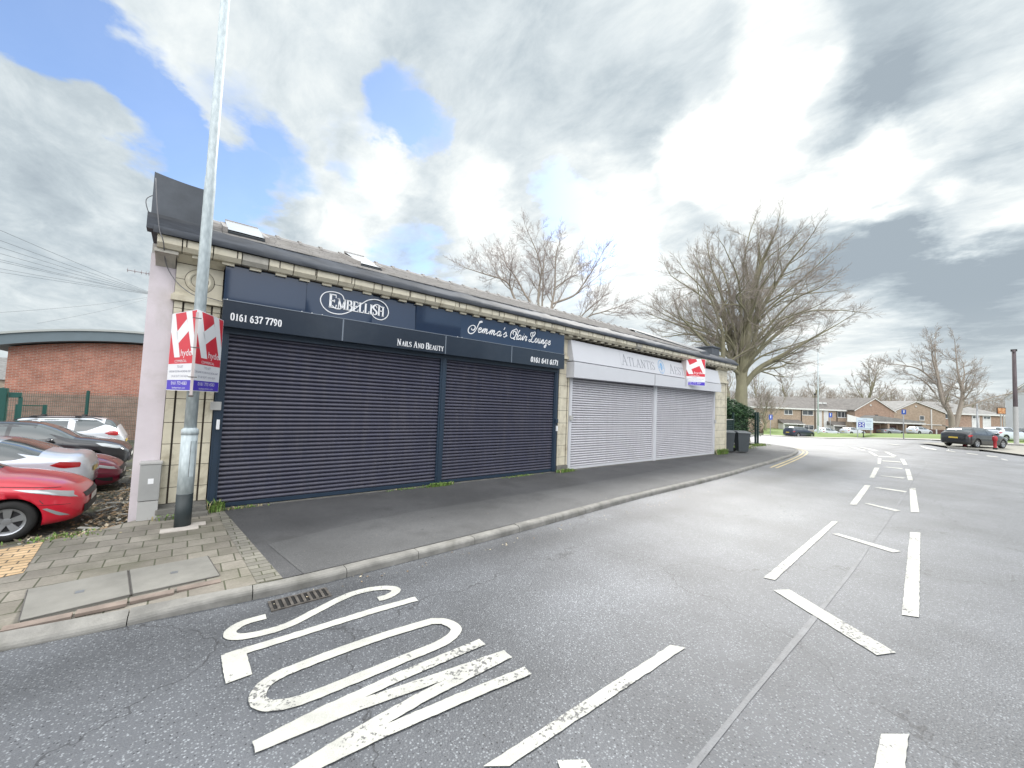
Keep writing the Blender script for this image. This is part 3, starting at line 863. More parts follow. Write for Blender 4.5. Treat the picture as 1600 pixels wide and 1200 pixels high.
def slate_build(t, v, c, b):
    bt = t.n.new('ShaderNodeTexBrick')
    mp = t.n.new('ShaderNodeMapping'); t.l.new(v, mp.inputs[0]); t.l.new(mp.outputs[0], bt.inputs['Vector'])
    bt.inputs['Scale'].default_value = 1.0; bt.inputs['Brick Width'].default_value = 0.26; bt.inputs['Row Height'].default_value = 0.19
    bt.inputs['Mortar Size'].default_value = 0.007
    bt.inputs['Color1'].default_value = (0.21, 0.195, 0.18, 1); bt.inputs['Color2'].default_value = (0.31, 0.285, 0.26, 1); bt.inputs['Mortar'].default_value = (0.05, 0.05, 0.05, 1)
    col = t.mix(t.map(t.noise(v, 1.2, 6, .7), .45, .7, 0, .5), bt.outputs['Color'], (0.17, 0.165, 0.12))
    bn = t.n.new('ShaderNodeBump'); bn.inputs['Strength'].default_value = 0.9; bn.inputs['Distance'].default_value = 0.01; bn.invert = True
    t.l.new(bt.outputs['Fac'], bn.inputs['Height']); t.l.new(bn.outputs[0], b.inputs['Normal'])
    return col
M_SLATE = mat('stone slate roof', (.2, .2, .2), 0.75, build=slate_build)

D0 = 8.38
shop = empty('shop_building', 'long single storey shuttered shop parade with cream tiled front and slate roof', 'building', loc=(0, 0, 0))
mb = MB()
mb.box(-0.55, 20.7, 8.46, 12.0, -0.4, 4.3)
mb.m = 1; mb.box(-0.55, -0.24, 8.36, 8.46, -0.4, 4.12)
mb.m = 0; mb.box(-0.55, 20.7, 12.0, 17.0, -0.5, 3.5)
mb.build('wall', [mat('rear rendered wall', (0.45, 0.43, 0.40), 0.9, var=.1, bump=.2), M_RENDER], shop)

RISE = 0.86; ZR = 4.60 + RISE
# roof: felt kicker, slate slope, ridge tiles
mb = MB()
P0, P1, P2 = (7.90, 4.32), (8.12, 4.60), (10.2, ZR)
rnd = random.Random(7)
# slate slope as courses, each lapping over the one below; hipped at the far end
n_c = 12
hipx = lambda y: 15.4 + (10.2 - y) * 0.95
for i in range(n_c):
    y0 = 8.10 + (10.2 - 8.10) * i / n_c; y1 = 8.10 + (10.2 - 8.10) * (i + 1) / n_c
    z0 = 4.60 + RISE * i / n_c; z1 = 4.60 + RISE * (i + 1) / n_c
    x = 0.06
    xe = hipx((y0 + y1) / 2)
    while x < xe:
        w = rnd.uniform(.24, .34); xn = min(x + w, xe); dz = rnd.uniform(-.002, .003)
        mb.m = 0
        mb.add([(x + .003, y0 - .02, z0 + .020 + dz), (xn - .003, y0 - .02, z0 + .020 + dz), (xn - .003, y1 + .03, z1 + .012 + dz), (x + .003, y1 + .03, z1 + .012 + dz), (x + .003, y0 - .02, z0 + .004), (xn - .003, y0 - .02, z0 + .004)],
               [(0, 1, 2, 3), (4, 5, 1, 0)])
        x = xn
M_SLATE2 = mat('weathered stone slates', (0.35, 0.335, 0.32), 0.8, var=0.22, vscale=3.5, bump=0.25, bscale=30, dirt=.35, dscale=1.3, dcol=(0.24, 0.225, 0.18))
roof = mb.build('roof', [M_SLATE2], shop)
mb = MB()
mb.add([(0.06, 8.10, 4.592), (hipx(8.1), 8.10, 4.592), (15.4, 10.2, ZR - .01), (0.06, 10.2, ZR - .01), (0.06, 12.3, 4.59), (hipx(8.1), 12.3, 4.59), (0.06, 8.1, 4.2), (hipx(8.1), 8.1, 4.2), (0.06, 12.3, 4.2), (hipx(8.1), 12.3, 4.2)],
       [(0, 1, 2, 3), (3, 2, 5, 4), (1, 5, 2), (0, 3, 4), (0, 6, 7, 1), (1, 7, 9, 5)])
mb.build('roof_deck', M_LEAD, roof)
mb = MB()
x = 0.06
while x < 15.4:
    xn = min(15.4, x + 0.45)
    mb.tube([(x, 10.2, ZR), (x + .02, 10.2, ZR + .005), (xn - .05, 10.2, ZR), (xn - .045, 10.2, ZR + .02), (xn, 10.2, ZR + .02)], [.075, .075, .075, .09, .09], 8)
    x = xn
mb.build('ridge_tiles', M_SLATE2, roof)
# dark lead-clad hip at the far end
mb = MB()
H0, H1 = Vector((15.3, 10.25, ZR + .10)), Vector((hipx(8.1) + .5, 8.05, 4.60))
mb.add([H0 + Vector((-.35, -.1, -.02)), H0 + Vector((.1, .1, .10)), H0 + Vector((.7, .1, -.02)), H1 + Vector((.45, 0, -.05)), H1 + Vector((0, 0, .10)), H1 + Vector((-.55, 0, 0.02)), H1 + Vector((-.55, 0, -.3)), H1 + Vector((.45, 0, -.4))],
       [(0, 5, 4, 1), (1, 4, 3, 2), (5, 6, 7, 3, 4)])
mb.add([(15.4, 10.2, ZR), (20.6, 8.1, 4.42), (20.6, 12.3, 4.42), (hipx(8.1), 8.1, 4.5)], [(0, 3, 1), (0, 1, 2)])
mb.add([(17.2, 8.1, 4.3), (20.6, 8.1, 4.3), (20.6, 12.3, 4.3), (17.2, 12.3, 4.3)], [(0, 1, 2, 3)])
mb.build('hip_cladding', M_LEAD, roof)
# felt gutter band with sags and ragged edge
mb = MB(); mb.smooth = True
N = 160; prof = [(7.88, 4.315), (7.86, 4.37), (7.90, 4.43), (7.99, 4.50), (8.09, 4.60), (8.20, 4.655)]
for i in range(N + 1):
    x = -0.52 + (20.95 + 0.52) * i / N
    for j, (y, z) in enumerate(prof):
        k = mnoise.noise(Vector((x * .9, j * 1.3, 0))) * .028 + mnoise.noise(Vector((x * 4, j * 2.1, 5))) * .014
        mb.v.append((x, y - abs(k) * .6, z + k * (1.0 if j > 0 else .3)))
for i in range(N):
    for j in range(len(prof) - 1):
        a = i * len(prof) + j; mb.face((a, a + len(prof), a + len(prof) + 1, a + 1))
mb.build('felt_gutter', M_FELT, roof)

# rooflights
def rooflight(x0, x1, ya, yb):
    sl = RISE / 2.1; zf = lambda y: 4.60 + (y - 8.10) * sl
    mb = MB(); w = .07
    def bar(xa, xb, y0, y1, tt=.11):
        mb.add([(xa, y0, zf(y0) + .02), (xb, y0, zf(y0) + .02), (xb, y1, zf(y1) + .02), (xa, y1, zf(y1) + .02), (xa, y0 - .02, zf(y0) + tt), (xb, y0 - .02, zf(y0) + tt), (xb, y1 - .02, zf(y1) + tt), (xa, y1 - .02, zf(y1) + tt)],
               [(0, 3, 2, 1), (4, 5, 6, 7), (0, 1, 5, 4), (1, 2, 6, 5), (2, 3, 7, 6), (3, 0, 4, 7)])
    bar(x0, x0 + w, ya, yb); bar(x1 - w, x1, ya, yb); bar(x0 + w + .002, x1 - w - .002, yb - w, yb, .18)
    mb.m = 1; bar(x0 + w + .002, x1 - w - .002, ya, ya + w, .05)
    f = mb.build('rooflight', [mat('rooflight frame', (0.33, 0.31, 0.29), .5, var=.1), mat('rooflight lower frame', (0.05, 0.06, 0.07), .4)], shop)
    mb = MB()
    mb.add([(x0 + w, ya + w, zf(ya + w) + .08), (x1 - w, ya + w, zf(ya + w) + .08), (x1 - w, yb - w, zf(yb - w) + .17), (x0 + w, yb - w, zf(yb - w) + .17)], [(0, 1, 2, 3)])
    mb.build('pane', mat('rooflight glass', (0.52, 0.55, 0.58), 0.06, spec=.8, var=.03), f)
rooflight(0.32, 1.02, 8.42, 9.72)
rooflight(2.62, 3.22, 8.45, 9.75)

# parapet upstands clad in slate-grey sheet
mb = MB()
N = 8
top = [(-0.57 + .60 * i / N, 5.22 - 0.0 * i + 0.05 * (1 - i / N) ** 2) for i in range(N + 1)]
poly = [(-0.57, 4.42)] + top + [(0.03, 4.42)]
mb.prism(poly[::-1], 8.02, 12.0, lambda u, v, w: (u, w, v + (0.0 if v < 4.5 else .12 * sin(min(1, (w - 8.0) / 4) * pi))))
mb.m = 1
mb.box(-0.60, 0.05, 7.90, 8.10, 4.36, 4.60)
mb.build('parapet', [M_LEAD, M_FELT], shop)
mb = MB()
mb.box(19.35, 20.15, 8.45, 11.6, 4.40, 5.10)
mb.box(19.30, 20.20, 8.40, 11.65, 5.10, 5.16)
for i in range(6): mb.box(19.325, 19.35, 8.8, 11.2, 4.72 + i * .055, 4.745 + i * .055)
mb.build('parapet', [M_LEAD], shop)

# cornice of tile blocks with dentils
mb = MB(); rnd = random.Random(3)
x = -0.48; k = 0
while x < 20.9:
    w = 0.385 if k % 7 else 0.30
    xn = min(20.92, x + w)
    mb.m = 1 if rnd.random() < .12 else 0
    dy = rnd.uniform(-.004, .004)
    mb.add([(x + .008, 7.93 + dy, 4.315), (xn - .008, 7.93 + dy, 4.315), (x + .008, 7.93 + dy, 4.20), (xn - .008, 7.93 + dy, 4.20), (x + .005, 7.985, 4.135), (xn - .005, 7.985, 4.135), (x + .005, 8.38, 4.135), (xn - .005, 8.38, 4.135), (x + .005, 8.38, 4.315), (xn - .005, 8.38, 4.315)],
           [(0, 2, 3, 1), (2, 4, 5, 3), (4, 6, 7, 5), (0, 1, 9, 8), (0, 8, 6, 4, 2), (1, 3, 5, 7, 9)])
    x = xn; k += 1
mb.m = 2; mb.box(-0.475, 20.9, 7.99, 8.40, 4.142, 4.30)
cor = mb.build('cornice', [M_TILE, M_TILEW, M_JOINT_SHADE], shop)
mb = MB()
x = -0.44
while x < 20.8:
    mb.box(x, x + .17, 8.04, 8.30, 4.088, 4.134); x += 0.385
mb.build('dentils', [M_TILE], cor)
mb = MB(); mb.box(0.36, 20.7, 8.07, 8.29, 4.117, 4.1335); mb.box(0.36, 20.7, 8.32, 8.45, 3.9, 4.116)  # dark strips painted in as the shade between and behind the dentils
mb.build('soffit_shade', [M_JOINT_SHADE], cor)
# stains hanging in the joints
mb = MB()
for i in range(34):
    x = -0.1 + i * .385 * 1.6 + rnd.uniform(-.03, .03)
    if x > 20.5: break
    mb.box(x - .007, x + .007, 7.921, 7.926, 4.20, 4.312)
mb.build('joint_stains', M_JOINT_SHADE, cor)


def pilaster(x0, x1, label=None, ledge=True, roundel=False, right=False):
    mb = MB(); yf = 8.30
    yb = 8.46
    rows = [0.18, 0.43, 0.78, 1.12, 1.46, 1.84, 2.22, 2.60, 2.96, 3.30, 3.41]
    w = x1 - x0
    e = 0.11 if w > .5 else 0.06
    xs = [x0, x0 + e, x1 - e, x1]
    rnd = random.Random(int(x0 * 10) + 5)
    for a, b in zip(rows, rows[1:]):
        mid = rnd.uniform(.35, .65)
        cells = [(xs[0], xs[1]), (xs[1] + .018, xs[2] - .018), (xs[2], xs[3])]
        if w > .5 and rnd.random() < .5:
            m_ = xs[1] + (xs[2] - xs[1]) * mid; cells = [cells[0], (cells[1][0], m_), (m_, cells[1][1]), cells[2]]
        for i, (p_, q) in enumerate(cells):
            mb.m = 0
            rec = 0.018 if 0 < i < len(cells) - 1 else 0.0
            mb.box(p_ + .004, q - .004, yf + rec + rnd.uniform(0, .002), yb, a + .005, b - .005)
    mb.m = 1; mb.box(x0 + .001, x1 - .001, yf + .028, yb - .001, rows[0], rows[-1])
    mb.m = 2; mb.box(x0 - .0, x1 + .0, yf - .03, yb, -0.05, 0.175)
    o = mb.build('pilaster', [M_TILE, M_JOINT_SHADE, M_STEP], shop)
    mb = MB()
    mb.box(x0 - .04, x1 + .04, yf - .07, yb, 3.415, 3.50); mb.box(x0 - .02, x1 + .02, yf - .03, yb, 3.50, 3.535)
    mb.box(x0, x1, yf, yb, 3.54, 4.03)
    mb.m = 1; mb.box(x0 + .0, x1 - .0, yf + .01, yb - .01, 3.53, 4.05); mb.m = 0
    # flared cap in three blocks
    for i in range(3):
        a = x0 + (x1 - x0) * i / 3; b = x0 + (x1 - x0) * (i + 1) / 3
        mb.add([(a + .003, yf, 4.04), (b - .003, yf, 4.04), (b + .02 - .003, yf - .2, 4.13), (a - .02 + .003, yf - .2, 4.13), (a + .003, yb, 4.04), (b - .003, yb, 4.04), (b + .017, yb, 4.13), (a - .017, yb, 4.13)],
               [(0, 1, 2, 3), (0, 3, 7, 4), (1, 5, 6, 2), (4, 7, 6, 5)])
    if w > .5: mb.m = 1; mb.box(x0, x0 + w * .28, yf - .003, yf, 3.775, 3.782); mb.box(x1 - w * .28, x1, yf - .003, yf, 3.775, 3.782); mb.m = 0
    cap = mb.build('capital', [M_TILE, M_JOINT_SHADE], o)
    if roundel:
        mb = MB(); mb.smooth = True
        c = ((x0 + x1) / 2, yf, 3.785)
        mb.lathe([(.0, -.004), (.115, -.004), (.13, -.022), (.15, -.022), (.165, -.006), (.185, -.006), (.19, 0)], c, 40, 'y')
        mb.smooth = False; mb.m = 1; mb.lathe([(.190, -.003), (.196, -.003), (.196, 0)], c, 40, 'y'); mb.lathe([(.110, -.0055), (.117, -.0055)], c, 40, 'y')
        mb.build('roundel', [M_TILE, M_JOINT_SHADE], o)
    return o
pilaster(-0.235, 0.375, roundel=True)
pilaster(8.70, 9.16)
pilaster(19.42, 20.70)
mb = MB(); mb.box(-0.22, 0.40, 7.98, 8.27, -0.03, 0.055); mb.box(-0.24, 0.38, 8.12, 8.275, 0.055, 0.135)
mb.build('step', M_STEP, shop, bev=.008)
# moulded stub at the end of the cornice over the pier
mb = MB(); mb.box(-0.50, -0.22, 8.02, 8.36, 4.075, 4.13)
mb.prism([(8.36, 3.93), (8.36, 4.073), (8.06, 4.073)], -0.49, -0.25, lambda u, v, w: (w, u, v))
mb.build('corbel', M_TILEW, shop)


def shutter(x0, x1, z0, z1, ms, mf, mats_frame_l=.09, mats_frame_r=.09, lock=False):
    """roller shutter curtain of curved slats in its guides"""
    mb = MB(); mb.smooth = True
    pitch = 0.0765; n = int((z1 - z0 - .07) / pitch)
    y = 8.335
    pr = [(0.014, 0.0), (-0.004, 0.006), (-0.012, 0.018), (-0.012, 0.032), (-0.006, 0.046), (0.006, 0.058), (0.016, 0.063)]
    for i in range(n):
        zb = z0 + .07 + i * pitch; o = len(mb.v); j = mnoise.noise(Vector((i * .7, x0, 0))) * .002
        nx = 16
        for a in range(nx + 1):
            xx = x0 + (x1 - x0) * a / nx
            for (dy, dz) in pr: mb.v.append((xx, y + dy + j + 0.007 * mnoise.noise(Vector((xx * .8, i * .30, x0))), zb + dz))
        m = len(pr)
        for a in range(nx):
            for k in range(m - 1): mb.face((o + a * m + k, o + (a + 1) * m + k, o + (a + 1) * m + k + 1, o + a * m + k + 1))
    mb.smooth = False
    mb.m = 1; mb.box(x0, x1, y + .0235, y + .026, z0, z1)  # backing sheet, coloured as the shade behind the slat gaps
    o = mb.build('roller_shutter', [ms, M_GAPSHADEN if ms is M_SLATN else M_GAPSHADEW], shop)
    mb = MB(); mb.box(x0, x1, y - .012, y + .02, z0 - .005, z0 + .065); mb.build('bottom_rail', mf, o, bev=.004)
    return o


def post(x0, x1, z0, z1, m, nm='shutter_guide'):
    mb = MB(); mb.box(x0, x1, 8.285, 8.44, z0, z1); mb.box(x0 + .25 * (x1 - x0), x0 + .75 * (x1 - x0), 8.270, 8.2845, z0, z1)
    return mb.build(nm, m, shop, bev=.004)


post(0.385, 0.52, 0.02, 3.09, M_NAVYF); post(4.63, 4.79, 0.02, 3.09, M_NAVYF); post(8.50, 8.655, 0.02, 3.09, M_NAVYF)
shutter(0.52, 4.63, 0.03, 3.02, M_SLATN, M_NAVYF); shutter(4.79, 8.50, 0.03, 3.02, M_SLATN, M_NAVYF)
mb = MB(); mb.box(0.40, 8.64, 8.26, 8.40, 2.98, 3.16); mb.build('shutter_housing', M_NAVYF, shop)
post(9.18, 9.30, 0.02, 2.88, M_PVC); post(14.02, 14.22, 0.02, 2.94, M_PVC); post(19.22, 19.36, 0.02, 2.97, M_PVC)
shutter(9.30, 14.02, 0.03, 2.90, M_SLATW, M_PVC); shutter(14.22, 19.22, 0.03, 2.94, M_SLATW, M_PVC)
# threshold strips
mb = MB(); mb.box(0.5, 8.62, 8.28, 8.44, -0.02, 0.012); mb.box(9.2, 19.4, 8.28, 8.44, -0.02, 0.02)
mb.build('threshold', M_STEP, shop)

# small boxes on the guides: shutter key switches
def small_box(x, z, w, h, m, nm, label, cat):
    mb = MB(); mb.box(x - w / 2, x + w / 2, 8.215, 8.268, z - h / 2, z + h / 2)
    return tag(mb.build(nm, m, bev=.008), label, cat)
small_box(0.405, 1.74, 0.15, 0.14, M_GREYP, 'key_switch_box', 'pale square key switch box on the left guide of the navy shutters', 'switch box')
small_box(0.455, 1.43, 0.045, 0.165, M_LETW, 'shutter_lock', 'white shutter lock on the left guide of the navy shutters', 'lock')
small_box(8.60, 1.30, 0.035, 0.16, M_LETW, 'shutter_lock', 'white shutter lock on the right guide of the navy shutters', 'lock')
small_box(8.58, 1.52, 0.10, 0.12, M_NAVYF, 'key_switch_box', 'navy key switch box on the right guide of the navy shutters', 'switch box')
small_box(9.23, 1.62, 0.13, 0.15, M_GREYP, 'key_switch_box', 'pale grey key switch box on the left guide of the white shutters', 'switch box')
small_box(19.30, 1.55, 0.10, 0.16, M_GREYP, 'key_switch_box', 'grey key switch box on the right guide of the white shutters', 'switch box')

# ------------------------------------------------------------------ stroke lettering
G = {
 'E': (.62, [('k', [(.12, 0), (.12, 1)]), ('t', [(0, 1), (.56, 1), (.58, .78)]), ('t', [(.12, .52), (.44, .52)]), ('t', [(.44, .62), (.44, .42)]), ('t', [(0, 0), (.58, 0), (.62, .24)])]),
 'M': (.95, [('t', [(.12, 0), (.12, 1)]), ('k', [(.12, 1), (.47, 0)]), ('t', [(.47, 0), (.80, 1)]), ('k', [(.82, 0), (.82, 1)]), ('t', [(0, 0), (.24, 0)]), ('t', [(.68, 0), (.95, 0)]), ('t', [(0, 1), (.2, 1)]), ('t', [(.76, 1), (.95, 1)])]),
 'B': (.66, [('k', [(.12, 0), (.12, 1)]), ('t', [(0, 1), (.4, 1)]), ('k', [(.4, 1), (.53, .9), (.54, .66), (.4, .54)]), ('t', [(.12, .54), (.4, .54)]), ('k', [(.4, .54), (.6, .42), (.6, .12), (.42, 0)]), ('t', [(0, 0), (.42, 0)])]),
 'L': (.58, [('k', [(.12, 0), (.12, 1)]), ('t', [(0, 1), (.26, 1)]), ('t', [(0, 0), (.54, 0), (.58, .26)])]),
 'I': (.26, [('k', [(.13, 0), (.13, 1)]), ('t', [(0, 0), (.26, 0)]), ('t', [(0, 1), (.26, 1)])]),
 'S': (.55, [('t', [(.48, .76), (.46, .92), (.3, 1), (.14, .96)]), ('k', [(.14, .96), (.05, .8), (.12, .62), (.4, .42), (.5, .24), (.42, .06)]), ('t', [(.42, .06), (.26, 0), (.08, .06), (.04, .26)])]),
 'H': (.78, [('k', [(.12, 0), (.12, 1)]), ('k', [(.64, 0), (.64, 1)]), ('t', [(.12, .52), (.64, .52)]), ('t', [(0, 0), (.25, 0)]), ('t', [(0, 1), (.25, 1)]), ('t', [(.51, 0), (.78, 0)]), ('t', [(.51, 1), (.78, 1)])]),
 'N': (.78, [('t', [(.12, 0), (.12, 1)]), ('k', [(.12, 1), (.64, 0)]), ('t', [(.64, 0), (.64, 1)]), ('t', [(0, 0), (.25, 0)]), ('t', [(0, 1), (.16, 1)]), ('t', [(.52, 1), (.78, 1)])]),
 'A': (.78, [('t', [(.1, 0), (.38, 1)]), ('k', [(.38, 1), (.66, 0)]), ('t', [(.2, .36), (.56, .36)]), ('t', [(0, 0), (.22, 0)]), ('t', [(.52, 0), (.78, 0)])]),
 'D': (.72, [('k', [(.12, 0), (.12, 1)]), ('t', [(0, 1), (.34, 1)]), ('k', [(.34, 1), (.56, .86), (.64, .5), (.56, .14), (.34, 0)]), ('t', [(0, 0), (.34, 0)])]),
 'T': (.66, [('k', [(.33, 0), (.33, 1)]), ('t', [(.02, .78), (.04, 1), (.62, 1), (.64, .78)]), ('t', [(.2, 0), (.46, 0)])]),
 'U': (.76, [('k', [(.12, 1), (.12, .3), (.2, .06), (.38, 0)]), ('t', [(.38, 0), (.56, .06), (.62, .3), (.62, 1)]), ('t', [(0, 1), (.25, 1)]), ('t', [(.5, 1), (.76, 1)])]),
 'Y': (.74, [('k', [(.1, 1), (.37, .45)]), ('t', [(.37, .45), (.64, 1)]), ('k', [(.37, .45), (.37, 0)]), ('t', [(0, 1), (.24, 1)]), ('t', [(.52, 1), (.74, 1)]), ('t', [(.24, 0), (.5, 0)])]),
 'C': (.66, [('t', [(.58, .72), (.56, .92), (.38, 1), (.24, .96)]), ('k', [(.24, .96), (.1, .78), (.06, .5), (.1, .22), (.24, .04)]), ('t', [(.24, .04), (.4, 0), (.56, .08), (.6, .28)])]),
 '0': (.56, [('k', [(.28, 1), (.13, .88), (.08, .5), (.13, .12), (.28, 0)]), ('k', [(.28, 0), (.43, .12), (.48, .5), (.43, .88), (.28, 1)])]),
 '1': (.42, [('k', [(.24, 0), (.24, 1)]), ('t', [(.24, 1), (.08, .84)]), ('t', [(.08, 0), (.4, 0)])]),
 '6': (.56, [('k', [(.42, .96), (.24, .86), (.11, .6), (.1, .24), (.2, .04), (.36, .02), (.47, .16), (.46, .42), (.36, .56), (.2, .54), (.11, .42)])]),
 '3': (.54, [('k', [(.08, .84), (.18, .98), (.36, .98), (.44, .82), (.4, .62), (.24, .53), (.42, .46), (.48, .24), (.38, .04), (.18, 0), (.06, .14)])]),
 '7': (.52, [('k', [(.06, .86), (.06, .98), (.48, .98), (.3, .5), (.2, 0)])]),
 '9': (.56, [('k', [(.12, .04), (.3, .14), (.43, .4), (.44, .76), (.34, .96), (.18, .98), (.07, .84), (.08, .58), (.18, .44), (.34, .46), (.43, .58)])]),
 '4': (.56, [('k', [(.38, 0), (.38, 1)]), ('t', [(.38, 1), (.04, .3)]), ('t', [(.04, .3), (.54, .3)])]),
 'l': (0, []),
}
ROUND = set('SBDUC069 3')


def stroke_text(mb, s, u0, v0, h, f, d0, d1, thick=.15, thin=.07, small=None, track=.12, slant=0.0, width=None):
    """s: capitals; small = height factor for all but each word's first letter"""
    def layout(kx):
        u = 0; out = []
        for w_i, ch in enumerate(s):
            if ch == ' ': u += .34 * h * kx; continue
            first = w_i == 0 or s[w_i - 1] == ' '
            k = h if (small is None or first or ch.isdigit()) else h * small
            if ch == "'": out.append((ch, u, k)); u += .15 * k; continue
            out.append((ch.upper(), u, k)); u += (G[ch.upper()][0] + track) * k * kx
        return out, u
    out, W = layout(1.0); kx = 1.0
    if width: kx = width / W; out, W = layout(kx)
    for ch, u, k in out:
        for typ, pts in G[ch][1]:
            pp = [Vector((u0 + u + (x * kx + slant * y) * k, v0 + y * k)) for x, y in pts]
            if len(pp) > 3 or (ch in 'BDU' and len(pp) == 4): pp = catmull(pp, 4)
            w = (thick if typ == 'k' else thin) * k
            ribbon(mb, [tuple(q) for q in pp], w, f, d0 + (0 if typ == 'k' else .0006), d1)
    return W


# ------------------------------------------------------------------ navy fascia sign
sign = empty('fascia_sign', 'long navy blue fascia sign with white lettering above the two dark shutters', 'shop sign')
YU, YL = 8.085, 8.06
mb = MB()
secs = [0.385, 1.62, 2.86, 3.83, 5.0, 6.25, 7.5, 8.64]
tilt = [(.006, .0, .0), (-.004, .003, .0), (.020, .004, .002), (-.008, .0, .003), (.004, -.0, .002), (.010, .004, .0), (-.002, .0, .0)]
for (a, b), (tp, lf, rg) in zip(zip(secs, secs[1:]), tilt):
    a += .002; b -= .002; tp += .004
    # each sheet sits a little differently on its battens
    nseg = 6
    for i in range(nseg):
        u0, u1 = i / nseg, (i + 1) / nseg; xa_, xb_ = a + (b - a) * u0, a + (b - a) * u1
        ya_ = YU + lf * (1 - u0) + rg * u0 + .0025 * sin(pi * u0); yb_ = YU + lf * (1 - u1) + rg * u1 + .0025 * sin(pi * u1)
        mb.add([(xa_, ya_, 3.52), (xb_, yb_, 3.52), (xb_, yb_ + tp, 4.115), (xa_, ya_ + tp, 4.115)], [(0, 1, 2, 3)])
    mb.add([(a, YU + .03, 3.52), (b, YU + .03, 3.52), (b, 8.30, 3.52), (a, 8.30, 3.52), (a, YU + .03, 4.112), (b, YU + .03, 4.112), (b, 8.30, 4.112), (a, 8.30, 4.112)], [(0, 3, 2, 1), (4, 5, 6, 7), (0, 1, 5, 4), (1, 2, 6, 5), (2, 3, 7, 6), (3, 0, 4, 7)])
mb.m = 0
mb.build('upper_panel', [M_NAVY], sign)
mb = MB()
secl = [0.385, 2.3, 4.6, 6.6, 8.64]
for a, b in zip(secl, secl[1:]): mb.box(a + .002, b - .002, YL, 8.28, 3.07, 3.505)
mb.build('lower_panel', [M_NAVY2], sign)
mb = MB(); mb.box(0.38, 8.645, YL - .008, 8.2, 3.505, 3.519)
for x in (2.3, 4.6, 6.6): mb.box(x - .012, x + .012, YL - .004, YL, 3.075, 3.50)
mb.build('trim', mat('brushed trim', (0.20, 0.23, 0.27), .35, .5), sign)
mb = MB()
for x in (1.55, 1.72, 1.9, 0.43, 4.9, 5.02): mb.box(x, x + .016, YL - .014, YL - .008, 3.512, 3.526)
mb.build('rivets', M_LETW, sign)
fU = lambda u, v, d: (u, YU - d, v)
fL = lambda u, v, d: (u, YL - d, v)
mb = MB()
stroke_text(mb, 'EMBELLISH', 2.02, 3.70, .25, fU, 0, .010, .17, .075, small=.76, width=1.10, track=.10)
o1 = mb.build('lettering', M_LETW, sign)
mb = MB()
def circ(cx, cz, r, a0, a1, n=22, k=1.0): return [(cx + r * k * cos(radians(a0 + (a1 - a0) * i / n)), cz + r * sin(radians(a0 + (a1 - a0) * i / n))) for i in range(n + 1)]
# ring-ended loop: big left ring, sweep, big right ring, with smaller inner rings
lp = circ(2.08, 3.80, .205, 90, 330, 22, 1.0)
path = [(2.30, 3.88), (2.24, 3.98), (2.08, 4.005), (1.93, 3.95), (1.865, 3.82), (1.92, 3.68), (2.06, 3.595), (2.26, 3.60), (2.45, 3.70), (2.62, 3.86), (2.78, 3.985), (2.97, 4.02), (3.13, 3.955), (3.20, 3.82), (3.17, 3.70), (3.06, 3.62), (2.92, 3.64), (2.84, 3.74), (2.86, 3.86), (2.95, 3.92), (3.06, 3.88)]
ribbon(mb, [tuple(q) for q in catmull(path, 6)], .017, fU, .0, .008)
ribbon(mb, [tuple(q) for q in catmull([(2.30, 3.88), (2.30, 3.78), (2.24, 3.70), (2.14, 3.69), (2.08, 3.74)], 6)], .016, fU, .0, .0075)
mb.build('emblem', M_LETW, sign)

